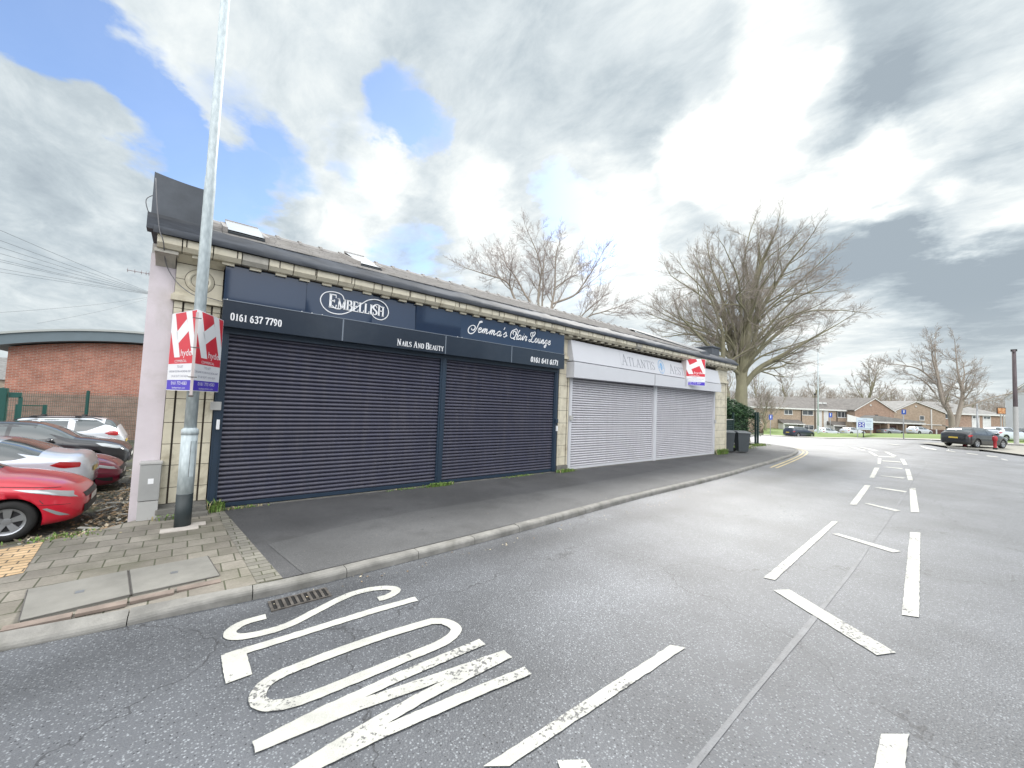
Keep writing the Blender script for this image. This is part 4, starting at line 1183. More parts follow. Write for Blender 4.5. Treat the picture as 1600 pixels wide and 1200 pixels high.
# flowing script, drawn stroke by stroke (x height 1)
SC = {
 'J': (1.45, [[(1.25, 2.1), (1.6, 2.35), (1.75, 2.2), (1.35, 1.9), (1.25, 1.0), (1.1, .1), (.75, -.45), (.25, -.45), (-.05, .05), (0, .75), (.4, 1.2), (.85, 1.05), (.95, .6), (.75, .25), (.45, .3), (.4, .6)]]),
 'e': (.78, [[(.05, .45), (.45, .6), (.58, .85), (.42, 1.0), (.2, .8), (.15, .4), (.3, .05), (.55, .08), (.8, .4)]]),
 'm': (1.35, [[(0, .4), (.2, .95), (.12, 0)], [(.14, .4), (.38, .95), (.5, .8), (.44, 0)], [(.46, .4), (.7, .95), (.84, .8), (.8, .15), (1.0, .05), (1.3, .5)]]),
 'a': (.95, [[(.62, .85), (.4, 1.0), (.14, .75), (.1, .25), (.3, 0), (.55, .3), (.68, .95), (.64, .2), (.78, .03), (1.0, .4)]]),
 "'": (.32, [[(.2, 2.0), (.12, 1.5)]]),
 's': (.75, [[(0, .4), (.35, 1.05), (.5, .6), (.52, .2), (.3, -.02), (.12, .12)], [(.5, .15), (.78, .4)]]),
 'H': (1.6, [[(.5, 1.9), (.2, 1.7), (0, 1.1), (.1, .3), (.5, 0), (.9, .2), (1.05, .8), (.9, 1.5), (.55, 1.6), (.42, 1.1), (.7, .8)], [(.95, 2.1), (1.15, 1.8), (1.1, .9), (.95, -.05), (1.2, -.1)], [(1.65, 2.1), (1.5, 1.6), (1.45, .7), (1.45, .0), (1.7, .0)], [(1.05, 1.05), (1.5, 1.05)], [(.5, 1.9), (.8, 2.2), (1.1, 2.0)]]),
 'i': (.42, [[(0, .4), (.2, 1.0), (.16, .2), (.26, .02), (.44, .35)], [(.22, 1.35), (.24, 1.42)]]),
 'r': (.72, [[(0, .4), (.2, 1.05), (.32, .85), (.55, .9), (.46, .3), (.56, .02), (.75, .4)]]),
 'L': (1.5, [[(.3, 1.2), (.55, 1.1), (1.0, 1.5), (1.15, 2.1), (.9, 2.35), (.6, 2.0), (.7, 1.2), (.6, .4), (.3, -.05), (.02, .1), (.1, .4), (.5, .3), (.9, -.05), (1.3, .05), (1.55, .45)], [(.6, 2.0), (.25, 2.1), (.05, 1.7), (.3, 1.2)]]),
 'o': (.78, [[(.45, 1.0), (.2, .9), (.08, .45), (.25, .02), (.5, .1), (.6, .55), (.45, 1.0), (.55, .8), (.85, .8)]]),
 'u': (.98, [[(0, .6), (.15, 1.0), (.12, .25), (.28, .0), (.5, .2), (.62, 1.0), (.6, .2), (.72, .02), (1.0, .45)]]),
 'n': (.98, [[(0, .4), (.2, .95), (.12, 0)], [(.14, .4), (.4, .98), (.54, .8), (.5, .15), (.66, .02), (1.0, .5)]]),
 'g': (.85, [[(.6, .85), (.38, 1.0), (.12, .75), (.1, .25), (.3, .05), (.52, .3), (.62, .95), (.58, 0), (.45, -.7), (.2, -.75), (.15, -.45), (.5, -.05), (.85, .4)]]),
}
mb = MB()
def script(mb, s, u0, v0, h, w, total, f, slant=.25):
    W = sum(SC[c][0] if c != ' ' else .55 for c in s); kx = total / (W * h); u = u0; lv = 0
    for c in s:
        if c == ' ': u += .55 * h * kx; continue
        for st in SC[c][1]:
            pp = [Vector((u + (x + slant * y) * h * kx, v0 + y * h)) for x, y in st]
            pp = catmull(pp, 5) if len(pp) > 2 else pp
            n = len(pp)
            ww = [w * (.65 + .5 * abs(sin(3.1 * i / max(4, n) * 3 + .4))) for i in range(n)]
            lv += 1
            ribbon(mb, [tuple(q) for q in pp], ww, f, .0, .008 + .0004 * (lv % 5))
        u += SC[c][0] * h * kx
script(mb, "Jemma's", 5.22, 3.72, .125, .022, 1.20, fU)
script(mb, "Hair", 6.52, 3.72, .125, .022, .60, fU)
script(mb, "Lounge", 7.20, 3.72, .125, .022, .84, fU)
mb.build('script_lettering', M_LETW, sign)
mb = MB()
stroke_text(mb, '0161 637 7790', 0.50, 3.185, .115, fL, 0, .008, .16, .07, width=.76)
mb.build('phone_number', M_LETW, sign); mb = MB()
stroke_text(mb, 'NAILS AND BEAUTY', 3.42, 3.13, .135, fL, 0, .008, .15, .07, small=.78, width=1.14)
mb.build('small_lettering', M_LETW, sign); mb = MB()
stroke_text(mb, '0161 641 6171', 7.28, 3.165, .135, fL, 0, .008, .20, .14, width=1.10, slant=.12)
mb.build('phone_number', M_LETW, sign)

# ------------------------------------------------------------------ white fascia sign
sign2 = empty('fascia_sign', 'long white fascia sign with faded grey lettering above the pale shutters', 'shop sign')
def wz(x, a, b): return a + (b - a) * (x - 9.1) / (19.3 - 9.1)
mb = MB()
secs = [9.02, 11.5, 14.0, 16.6, 19.33]
def wf(u, v, d):
    """upper panel leans out at the bottom; v 0..1"""
    zt, zb = wz(u, 4.02, 3.93), wz(u, 3.37, 3.32)
    return (u, 8.17 - .14 * (1 - v) - d, zb + (zt - zb) * v)
for a, b in zip(secs, secs[1:]):
    a2, b2 = a + .003, b - .003
    p_ = [wf(a2, 0, 0), wf(b2, 0, 0), wf(b2, 1, 0), wf(a2, 1, 0)]
    q = [(x, 8.32, z) for x, y, z in p_]
    mb.add(p_ + q, [(0, 1, 2, 3), (4, 7, 6, 5), (0, 4, 5, 1), (1, 5, 6, 2), (2, 6, 7, 3), (3, 7, 4, 0)])
mb.build('upper_panel', [M_PVC], sign2)
mb = MB()
for a, b in ((9.02, 13.55), (13.58, 19.33)):
    z0a, z0b = wz(a, 2.86, 2.93), wz(b, 2.86, 2.93); z1a, z1b = wz(a, 3.34, 3.29), wz(b, 3.34, 3.29)
    mb.add([(a, 8.0, z0a), (b, 8.0, z0b), (b, 8.0, z1b), (a, 8.0, z1a), (a, 8.33, z0a), (b, 8.33, z0b), (b, 8.33, z1b), (a, 8.33, z1a)], [(0, 1, 2, 3), (4, 7, 6, 5), (0, 4, 5, 1), (1, 5, 6, 2), (2, 6, 7, 3), (3, 7, 4, 0)])
mb.build('shutter_box', [M_PVC], sign2)
mb = MB(); mb.box(13.548, 13.582, 8.003, 8.3, 2.9, 3.30); mb.build('joint', M_JOINT_SHADE, sign2)
mb = MB()
fw_ = lambda u, v, d: wf(u, (v - 3.35) / .62, d)
stroke_text(mb, 'ATLANTIS', 11.55, 3.48, .37, fw_, .001, .006, .085, .035, small=.8, width=2.15)
stroke_text(mb, 'AESTHETICS', 14.75, 3.46, .37, fw_, .001, .006, .085, .035, small=.8, width=2.75)
mb.build('lettering', M_LETG, sign2)
mb = MB()
ribbon(mb, [(14.15 + .21 * cos(a * pi / 16), 3.65 + .25 * sin(a * pi / 16)) for a in range(32)], .022, fw_, .001, .006, closed=True)
for dx in (-.10, -.03, .03, .10):
    ribbon(mb, [tuple(q) for q in catmull([(14.15 + dx, 3.50 + abs(dx)), (14.15 + dx * 1.3, 3.62), (14.15 + dx * .3, 3.80)], 5)], .03, fw_, .001, .006)
ribbon(mb, [(14.15, 3.42), (14.15, 3.78)], .018, fw_, .001, .0065)
mb.build('emblem', M_LETB, sign2)

# ------------------------------------------------------------------ estate agent boards
M_BRED = mat('board red', (0.62, 0.035, 0.055), 0.45, var=.03)
M_BWH = mat('board white', (0.76, 0.77, 0.80), 0.5, var=.02)
M_BBLUE = mat('board blue', (0.075, 0.045, 0.48), 0.45)
M_BTXT = mat('board grey print', (0.22, 0.22, 0.30), 0.5)
M_POSTW = mat('weathered timber stake', (0.50, 0.44, 0.43), 0.8, var=.2, vscale=12, stretch=(1, 1, .1))
def board_panel(parent, fmap, name='panel', mirror=False):
    """fmap(u, v, d) u,v in 0..1"""
    mb = MB()
    def quad(u0, u1, v0, v1, d, m):
        mb.m = m; mb.add([fmap(u0, v0, d), fmap(u1, v0, d), fmap(u1, v1, d), fmap(u0, v1, d)], [(0, 1, 2, 3)])
    # corrugated plastic sheet
    mb.m = 0
    c = [(0, 0), (1, 0), (1, 1), (0, 1)]
    mb.add([fmap(u, v, 0) for u, v in c] + [fmap(u, v, -.006) for u, v in c], [(0, 1, 2, 3), (7, 6, 5, 4), (0, 4, 5, 1), (1, 5, 6, 2), (2, 6, 7, 3), (3, 7, 4, 0)])
    o = mb.build(name, [M_BWH], parent)
    mb = MB(); quad(.012, .988, .338, .992, .0012, 0); quad(.012, .988, .008, .132, .0012, 1)
    mb.build('colour_bands', [M_BRED, M_BBLUE], o)
    mb = MB()
    for poly in ([(.012, .992), (.15, .992), (.46, .42), (.24, .42), (.012, .77)], [(.57, .992), (.80, .992), (.988, .60), (.988, .44), (.92, .44)], [(.25, .745), (.62, .90), (.735, .745), (.36, .60)]):
        mb.add([fmap(u, v, .0022) for u, v in poly], [tuple(range(len(poly)))])
    text(mb, 'hyde', .48, .435, .085, lambda u, v, d: fmap(u, v, d), .003, width=.42)
    text(mb, 'COMMERCIAL', .5, .355, .032, fmap, .0026, width=.48, center=True)
    text(mb, '0161 773 4583', .5, .072, .042, fmap, .0026, width=.62, center=True)
    text(mb, 'hydepartners.com', .5, .025, .022, fmap, .0026, width=.52, center=True)
    mb.build('white_print', [M_LETW], o)
    mb = MB()
    text(mb, 'TO LET', .5, .285, .03, fmap, .0016, width=.24, center=True)
    text(mb, 'GROUND FLOOR A1/A2 RETAIL UNIT', .5, .23, .024, fmap, .0016, width=.86, center=True)
    text(mb, '371.42 SQ FT / 34.51 SQ M', .5, .17, .024, fmap, .0016, width=.64, center=True)
    mb.build('grey_print', [M_BTXT], o)
    return o
vb = empty('letting_board', 'red white and blue to let V-board strapped round the lamp post', 'letting board', loc=(0, 0, 0))
AP = Vector((0.062, 7.20)); ZB, HT = 1.97, 1.17
dl = Vector((-0.29, 0.76)); dr = Vector((0.345, 0.74))
def fm_left(u, v, d):
    n = Vector((-dl.y, dl.x)).normalized(); n = n if n.y < 0 else -n
    q = AP + dl * (1 - u) * 1.0 + n * d; return (q.x, q.y, ZB + v * HT)
def fm_right(u, v, d):
    n = Vector((dr.y, -dr.x)).normalized(); n = n if n.y < 0 else -n
    q = AP + dr * u + n * d; return (q.x, q.y, ZB + v * HT)
board_panel(vb, fm_left); board_panel(vb, fm_right)
mb = MB(); mb.box(AP.x - .017, AP.x + .017, AP.y - .04, AP.y - .008, ZB - .06, ZB + 1.12)
mb.build('stake', M_POSTW, vb)
mb = MB()
for z in (2.16, 2.58, 3.0): mb.box(AP.x - .05, AP.x + .05, AP.y - .045, AP.y - .041, z, z + .012)
mb.box(AP.x - .03, AP.x + .03, AP.y - .05, AP.y + .04, ZB - .085, ZB - .06)
mb.build('strap', M_IRON, vb)
wb = empty('letting_board', 'red white and blue to let board standing out from the white fascia', 'letting board')
A3, B3 = Vector((15.95, 8.12)), Vector((16.74, 7.58)); dB = B3 - A3
def fm3(u, v, d):
    n = Vector((dB.y, -dB.x)).normalized(); n = n if n.y < 0 else -n
    q = A3 + dB * u + n * d; return (q.x, q.y, 3.06 + v * 1.12)
board_panel(wb, fm3)
mb = MB(); mb.box(15.92, 15.96, 8.0, 8.2, 3.0, 4.2); mb.build('stake', M_POSTW, wb)

# ------------------------------------------------------------------ lamp post in the block paving
def galv_build(t, v, c, b):
    n = t.noise(v, 9, 5, .7)
    vo = t.n.new('ShaderNodeTexVoronoi'); t.l.new(v, vo.inputs['Vector']); vo.inputs['Scale'].default_value = 28
    k = t.math('ADD', t.math('MULTIPLY', n, .7), t.math('MULTIPLY', vo.outputs['Distance'], .4))
    return t.mix(t.map(k, .3, .75), (0.58, 0.65, 0.67), (0.38, 0.44, 0.46))
M_GALV = mat('galvanised steel', (.4, .42, .43), 0.5, 0.0, build=galv_build, stretch=(1, 1, .35))
M_BLACKB = mat('bitumen painted base', (0.025, 0.035, 0.038), 0.5, var=.2)
lp = empty('lamp_post', 'tall galvanised lamp post with black base carrying the to let boards', 'lamp post', loc=(0.09, 7.53, 0))
mb = MB(); mb.smooth = True; mb.tube([(0, 0, 0.46), (0, 0, 1.33)], .098, 28); mb.tube([(0, 0, 1.33), (0, 0, 1.40), (0, 0, 1.43)], [.104, .104, .075], 28)
mb.build('lower_shaft', M_GALV, lp)
mb = MB(); mb.smooth = True; mb.tube([(0, 0, 1.42), (0, 0, 5.2), (0, 0, 5.25), (0, 0, 10.5)], [.075, .070, .064, .055], 24)
mb.build('upper_shaft', M_GALV, lp)
mb = MB(); mb.smooth = True; mb.tube([(0, 0, -.05), (0, 0, 0.47)], .0995, 28); mb.build('painted_base', M_BLACKB, lp)
mb = MB(); a0 = radians(-78)
for k in range(6):
    w0 = a0 + k * .12; w1 = w0 + .12; R_ = .1005
    mb.add([(R_ * cos(w0), R_ * sin(w0), .72), (R_ * cos(w1), R_ * sin(w1), .72), (R_ * cos(w1), R_ * sin(w1), 1.24), (R_ * cos(w0), R_ * sin(w0), 1.24)], [(0, 1, 2, 3)])
mb.build('door', M_GALV, lp)
mb = MB()
for w in (a0, a0 + .72): mb.box(.1008 * cos(w) - .002, .1008 * cos(w) + .002, .1008 * sin(w) - .002, .1008 * sin(w) + .002, .72, 1.24)
mb.build('door_gap', M_JOINT_SHADE, lp)
mb = MB(); mb.tube([(0, 0, 10.4), (0.0, -.4, 10.75), (0.0, -1.3, 10.9)], .03, 10); mb.build('bracket_arm', M_GALV, lp)
mb = MB(); mb.box(-.12, .12, -1.9, -1.25, 10.84, 10.97); mb.build('lantern', M_GREYP, lp, bev=.03)
mb = MB(); mb.box(-.15, .27, 7.27, 7.44, -.01, .012); mb.box(0.06, .36, 7.44, 7.60, -.01, .012)
tag(mb.build('concrete_patch', mat('fresh pale mortar', (0.50, 0.46, 0.42), .85, var=.15, bump=.4)), kind='structure')

# grey service cabinet on the pink pier
cb = empty('service_cabinet', 'slim grey electricity cabinet against the foot of the pink pier', 'cabinet', loc=(-0.33, 8.22, 0))
mb = MB(); mb.box(-.115, .115, -.09, .14, -.1, .28); mb.build('base', M_GREYP, cb)
mb = MB(); mb.box(-.12, .12, -.095, .14, .29, .83); mb.build('door', mat('grey cabinet door', (0.33, 0.335, 0.33), .5, var=.08, dirt=.2), cb, bev=.006)
mb = MB(); mb.box(-.13, .13, -.105, .14, .835, .865); mb.build('lid', M_GREYP, cb, bev=.005)
mb = MB(); mb.box(-.02, .045, -.0975, -.0955, .54, .62); mb.build('sticker', M_LETW, cb)

# loose cable on the facade
mb = MB()
mb.smooth = True
mb.tube([tuple(q) for q in catmull([(-.55, 7.95, 5.15), (-.50, 7.86, 4.7), (-.45, 7.85, 4.35), (-.40, 7.88, 4.2), (-.36, 8.25, 3.95), (-.22, 8.24, 3.7), (0.0, 8.20, 3.53), (.2, 8.20, 3.52), (.45, 8.2, 3.48)], 6)], .007, 6)
mb.tube([tuple(q) for q in catmull([(-.55, 8.2, 5.0), (-.64, 8.1, 4.85), (-.62, 8.1, 4.7), (-.56, 8.2, 4.6)], 5)], .006, 6)
tag(mb.build('loose_cable', mat('grey cable', (0.16, 0.16, 0.17), .6)), 'thin grey cable looping down the left end of the shop front', 'cable')

# ------------------------------------------------------------------ cars
def paint(name, col, metal=0.3, rough=0.28):
    return mat(name, col, rough, metal, coat=1.0, var=0.03, vscale=1.5, dirt=.06, dscale=3, dcol=(.15, .14, .12))
M_GLASS = mat('car window glass', (0.07, 0.085, 0.09), 0.04, spec=.9, coat=.5)
M_TYRE = mat('tyre rubber', (0.02, 0.02, 0.02), 0.85, var=.2, bump=.2)
M_RIM = mat('alloy rim', (0.45, 0.46, 0.48), 0.3, 0.8)
M_BLK = mat('black trim', (0.018, 0.018, 0.02), 0.5)
M_HEAD = mat('headlamp glass', (0.40, 0.43, 0.45), 0.08, 0.3, spec=.9, coat=1)
M_TAIL = mat('tail lamp red', (0.42, 0.015, 0.02), 0.12, coat=1)
M_PLY = mat('yellow number plate', (0.62, 0.45, 0.08), .4)
M_PLW = mat('white number plate', (0.7, 0.7, 0.68), .4)
M_CHROME = mat('chrome', (0.6, 0.6, 0.62), .15, 1.0)

# stations from the front bumper: d, underside, shoulder, top, half width
HATCH = dict(L=4.25, st=[(0, .34, .50, .58, .48), (.05, .26, .55, .66, .64), (.16, .21, .62, .76, .76), (.4, .18, .70, .87, .84), (.8, .17, .78, .97, .88), (1.12, .17, .83, 1.03, .89), (1.5, .17, .86, 1.24, .89), (1.95, .17, .89, 1.41, .89), (2.4, .17, .91, 1.46, .89), (3.0, .17, .92, 1.45, .89), (3.5, .18, .94, 1.39, .88), (3.85, .19, .95, 1.26, .87), (4.05, .21, .93, 1.10, .84), (4.17, .25, .86, .98, .79), (4.25, .34, .72, .80, .66)],
   wh=(.82, 3.42), wr=.315, side=[[(1.42, 1.0), (1.95, 1.36), (2.35, 1.405), (2.35, .97)], [(2.42, .97), (2.42, 1.405), (3.05, 1.395), (3.35, 1.33), (3.5, 1.02)], ], screen=(1.14, 1.93), rear=(3.62, 4.02))
SALOON = dict(L=4.72, st=[(0, .34, .50, .58, .5), (.05, .26, .55, .66, .66), (.16, .21, .62, .74, .78), (.5, .18, .70, .86, .87), (.9, .17, .78, .94, .91), (1.3, .17, .82, .99, .92), (1.7, .17, .86, 1.20, .92), (2.1, .17, .88, 1.36, .92), (2.6, .17, .90, 1.42, .92), (3.1, .17, .91, 1.40, .92), (3.6, .18, .93, 1.28, .92), (4.0, .19, .94, 1.12, .91), (4.3, .2, .93, 1.06, .89), (4.52, .22, .90, 1.04, .86), (4.64, .26, .84, .96, .80), (4.72, .36, .66, .76, .66)],
   wh=(.88, 3.68), wr=.325, side=[[(1.62, .98), (2.1, 1.31), (2.5, 1.365), (2.5, .96)], [(2.57, .96), (2.57, 1.365), (3.05, 1.35), (3.50, 1.24), (3.85, 1.04), (3.7, 1.0)]], screen=(1.32, 2.08), rear=(3.42, 4.0))
ESTATE = dict(L=4.55, st=[(0, .36, .54, .64, .5), (.05, .28, .6, .72, .66), (.16, .22, .68, .82, .78), (.5, .2, .78, .95, .87), (.9, .2, .86, 1.04, .91), (1.2, .2, .9, 1.09, .92), (1.6, .2, .93, 1.32, .92), (2.0, .2, .95, 1.48, .92), (2.5, .2, .97, 1.53, .92), (3.2, .2, .98, 1.53, .92), (3.8, .21, .99, 1.50, .91), (4.15, .22, .99, 1.44, .89), (4.32, .24, .97, 1.28, .87), (4.45, .27, .90, 1.04, .82), (4.55, .38, .74, .84, .7)],
   wh=(.88, 3.58), wr=.335, side=[[(1.52, 1.07), (2.0, 1.42), (2.42, 1.46), (2.42, 1.03)], [(2.5, 1.03), (2.5, 1.46), (3.15, 1.465), (3.2, 1.05)], [(3.27, 1.05), (3.25, 1.46), (3.8, 1.44), (4.05, 1.30), (3.6, 1.08)]], screen=(1.22, 1.98), rear=(4.02, 4.34))


def crv(st, k, d):
    """smooth interpolation of column k at distance d"""
    n = len(st)
    i = 0
    while i < n - 2 and st[i + 1][0] < d: i += 1
    x0, x1 = st[i][0], st[i + 1][0]; t = min(1, max(0, (d - x0) / (x1 - x0)))
    y0, y1 = st[i][k], st[i + 1][k]
    m0 = (y1 - st[i - 1][k]) / (x1 - st[i - 1][0]) if i > 0 else (y1 - y0) / (x1 - x0)
    m1 = (st[i + 2][k] - y0) / (st[i + 2][0] - x0) if i + 2 < n else (y1 - y0) / (x1 - x0)
    if i == 0: m0 = (y1 - y0) / (x1 - x0) * 1.5
    h = x1 - x0; t2, t3 = t * t, t * t * t
    return y0 * (2 * t3 - 3 * t2 + 1) + m0 * h * (t3 - 2 * t2 + t) + y1 * (-2 * t3 + 3 * t2) + m1 * h * (t3 - t2)


def section(S, d, s):
    """s in 0..1 from the underside centre round to the top centre -> (y, z)"""
    st = S['st']; zb, zs, zt, w = [crv(st, k, d) for k in (1, 2, 3, 4)]
    if s < .12: return (w * .86 * s / .12, zb)
    if s < .20:
        a = (s - .12) / .08 * pi / 2; return (w * (.86 + .12 * sin(a)), zb + .10 * (1 - cos(a)))
    if s < .48:
        t = (s - .20) / .28; z = zb + .10 + (zs - zb - .10) * t; return (w * (.98 + .02 * sin(pi * t) ) - .010 * exp_((t - .78) / .08), z)
    a = (s - .48) / .52 * pi / 2
    return top_pt(zs, zt, w, a)


def exp_(x): return math.exp(-x * x)


def top_pt(zs, zt, w, a):
    hgt = zt - zs
    k = .42 if hgt > .3 else .42 + (.3 - hgt) * 1.0
    z = zs + hgt * (sin(a) ** .92)
    y = w * .98 * (max(0, cos(a)) ** k) * (1 - .34 * (z - zs))
    return (y, z)


def side_y(S, d, z):
    st = S['st']; zb, zs, zt, w = [crv(st, k, d) for k in (1, 2, 3, 4)]
    if z <= zs:
        t = min(1, max(0, (z - zb - .1) / max(.05, zs - zb - .1))); return w * (.98 + .02 * sin(pi * t)) - .010 * exp_((t - .78) / .08)
    q = min(.999, (z - zs) / max(.02, zt - zs)); a = math.asin(q ** (1 / .92)); return top_pt(zs, zt, w, a)[0]


def car(name, label, S, m, loc, rz, group=None, scale=1.0, detail=1, roofrack=False, darkroof=False, sillm=None):
    """nose points along +x of the car; origin on the ground under the middle of the wheelbase"""
    r = empty(name, label, 'car', group, loc, rz)
    L = S['L']; mid = L / 2
    X = lambda d: mid - d
    nd = 64 if detail else 34; ns = 26 if detail else 18
    ds = sorted(set([0, .02, .05, .1] + [L * i / nd for i in range(nd + 1)] + [L - .1, L - .05, L - .02]))
    mb = MB(); mb.smooth = True; rows = []
    for d in ds:
        row = []
        sec = [section(S, d, i / ns) for i in range(ns + 1)]
        for (y, z) in sec: mb.v.append((X(d), y, z)); row.append(len(mb.v) - 1)
        for (y, z) in sec[1:-1][::-1]: mb.v.append((X(d), -y, z)); row.append(len(mb.v) - 1)
        rows.append(row)
    n = len(rows[0])
    for a, b in zip(rows, rows[1:]):
        for k in range(n): mb.face((a[k], b[k], b[(k + 1) % n], a[(k + 1) % n]))
    mb.face(rows[0]); mb.face(rows[-1][::-1])
    body = mb.build('body', [m, M_BLK], r)
    # wheel housings cut out of the body
    cut = MB(); cut.m = 1
    for d in S['wh']:
        for sgn in (1, -1):
            cut.lathe([(S['wr'] + .055, .50 * sgn), (S['wr'] + .055, 1.2 * sgn)], (X(d), 0, S['wr'] - .005), 28, 'y')
            o = len(cut.v) - 56
            cut.face([o + k for k in range(28)]); cut.face([o + 28 + k for k in range(28)][::-1])
    co = cut.build('cut', [m, M_BLK], r)
    bmod = body.modifiers.new('b', 'BOOLEAN'); bmod.object = co; bmod.operation = 'DIFFERENCE'; bmod.solver = 'FAST'
    dg = bpy.context.evaluated_depsgraph_get(); dg.update()
    try:
        me = bpy.data.meshes.new_from_object(body.evaluated_get(dg))
        if len(me.polygons) > 500:
            body.modifiers.clear(); body.data = me
        else: body.modifiers.clear()
    except Exception: body.modifiers.clear()
    body.modifiers.clear()
    bpy.data.objects.remove(co)
    # glazing that follows the body surface
    def patch(mbx, poly, sgn, off=.004, n=10):
        """poly in (d, z): bottom-left .. walk; triangulated fan through a fine grid"""
        zs_ = [p_[1] for p_ in poly]; xs_ = [p_[0] for p_ in poly]
        x0, x1 = min(xs_), max(xs_)
        o = len(mbx.v); cols = []
        N = max(6, int((x1 - x0) / .06))
        for i in range(N + 1):
            x = x0 + (x1 - x0) * (i / N) * .9999 + .00001
            hits = []
            for (ax, az), (bx, bz) in zip(poly, poly[1:] + poly[:1]):
                if (ax - x) * (bx - x) <= 0 and abs(ax - bx) > 1e-9: hits.append(az + (bz - az) * (x - ax) / (bx - ax))
            if len(hits) < 2: continue
            lo, hi = min(hits), max(hits); col = []
            for j in range(7):
                z = lo + (hi - lo) * j / 6; y = side_y(S, x, z) + off
                mbx.v.append((X(x), sgn * y, z)); col.append(len(mbx.v) - 1)
            cols.append(col)
        for a, b in zip(cols, cols[1:]):
            for j in range(6): mbx.face((a[j], b[j], b[j + 1], a[j + 1]))
    def shell(mbx, d0, d1, s0, off=.004, frac=1.0):
        N = 10; M_ = 16; o = len(mbx.v)
        for i in range(N + 1):
            d = d0 + (d1 - d0) * i / N
            st = S['st']; zb, zs, zt, w = [crv(st, k, d) for k in (1, 2, 3, 4)]
            for j in range(M_ + 1):
                a = s0 + (pi - 2 * s0) * j / M_
                y, z = top_pt(zs, zt, w, a if a <= pi / 2 else pi - a)
                mbx.v.append((X(d), (1 if a <= pi / 2 else -1) * y, z + off))
        for i in range(N):
            for j in range(M_): mbx.face((o + i * (M_ + 1) + j, o + (i + 1) * (M_ + 1) + j, o + (i + 1) * (M_ + 1) + j + 1, o + i * (M_ + 1) + j + 1))
    for sgn in (1, -1):
        mb = MB(); mb.smooth = True
        for poly in S['side']: patch(mb, poly, sgn)
        mb.build('side_window', [M_GLASS], r)
    mb = MB(); mb.smooth = True; shell(mb, S['screen'][0], S['screen'][1], .62); mb.build('windscreen', [M_GLASS], r)
    mb = MB(); mb.smooth = True; shell(mb, S['rear'][0], S['rear'][1], .62); mb.build('rear_window', [M_GLASS], r)
    # wheels
    for d in S['wh']:
        for sgn in (1, -1):
            R_ = S['wr']; yo = .872 if S['st'][5][4] < .9 else .9
            c = (X(d), 0, R_)
            mb = MB(); mb.smooth = True
            mb.lathe([(R_ * .62, (yo - .20) * sgn), (R_ * .95, (yo - .2) * sgn), (R_, (yo - .17) * sgn), (R_, (yo - .05) * sgn), (R_ * .96, (yo - .012) * sgn), (R_ * .80, yo * sgn), (R_ * .66, (yo - .008) * sgn), (R_ * .64, (yo - .05) * sgn)], c, 32, 'y')
            w = mb.build('wheel', [M_TYRE], r)
            mb = MB()
            mb.lathe([(R_ * .655, (yo - .010) * sgn), (R_ * .60, (yo - .016) * sgn), (R_ * .59, (yo - .06) * sgn), (R_ * .05, (yo - .075) * sgn), (0.0, (yo - .075) * sgn)], c, 32, 'y')
            for k in range(5):
                a = 2 * pi * k / 5 + .3
                for da in (-.13, .13):
                    ca, sa = cos(a + da), sin(a + da); px_, pz_ = -sa, ca; ww = .026
                    pts = []
                    for rr, yy in ((R_ * .12, yo - .03), (R_ * .62, yo - .018)):
                        for s_ in (-1, 1): pts.append((c[0] + ca * rr + px_ * ww * s_, yy * sgn, c[2] + sa * rr + pz_ * ww * s_))
                    for rr, yy in ((R_ * .12, yo - .06), (R_ * .62, yo - .05)):
                        for s_ in (-1, 1): pts.append((c[0] + ca * rr + px_ * ww * s_, yy * sgn, c[2] + sa * rr + pz_ * ww * s_))
                    mb.add(pts, [(0, 1, 3, 2), (0, 4, 5, 1), (2, 3, 7, 6), (0, 2, 6, 4), (1, 5, 7, 3)])
            mb.lathe([(R_ * .16, (yo - .05) * sgn), (R_ * .16, (yo - .022) * sgn), (0, (yo - .02) * sgn)], c, 12, 'y')
            mb.m = 1; mb.lathe([(R_ * .58, (yo - .062) * sgn), (0, (yo - .062) * sgn)], c, 24, 'y')
            mb.build('rim', [M_RIM, M_BLK], w)
    # lamps
    hd = S.get('head', [(.07, .62), (.16, .70), (.62, .79), (.70, .80), (.45, .70), (.10, .60)])
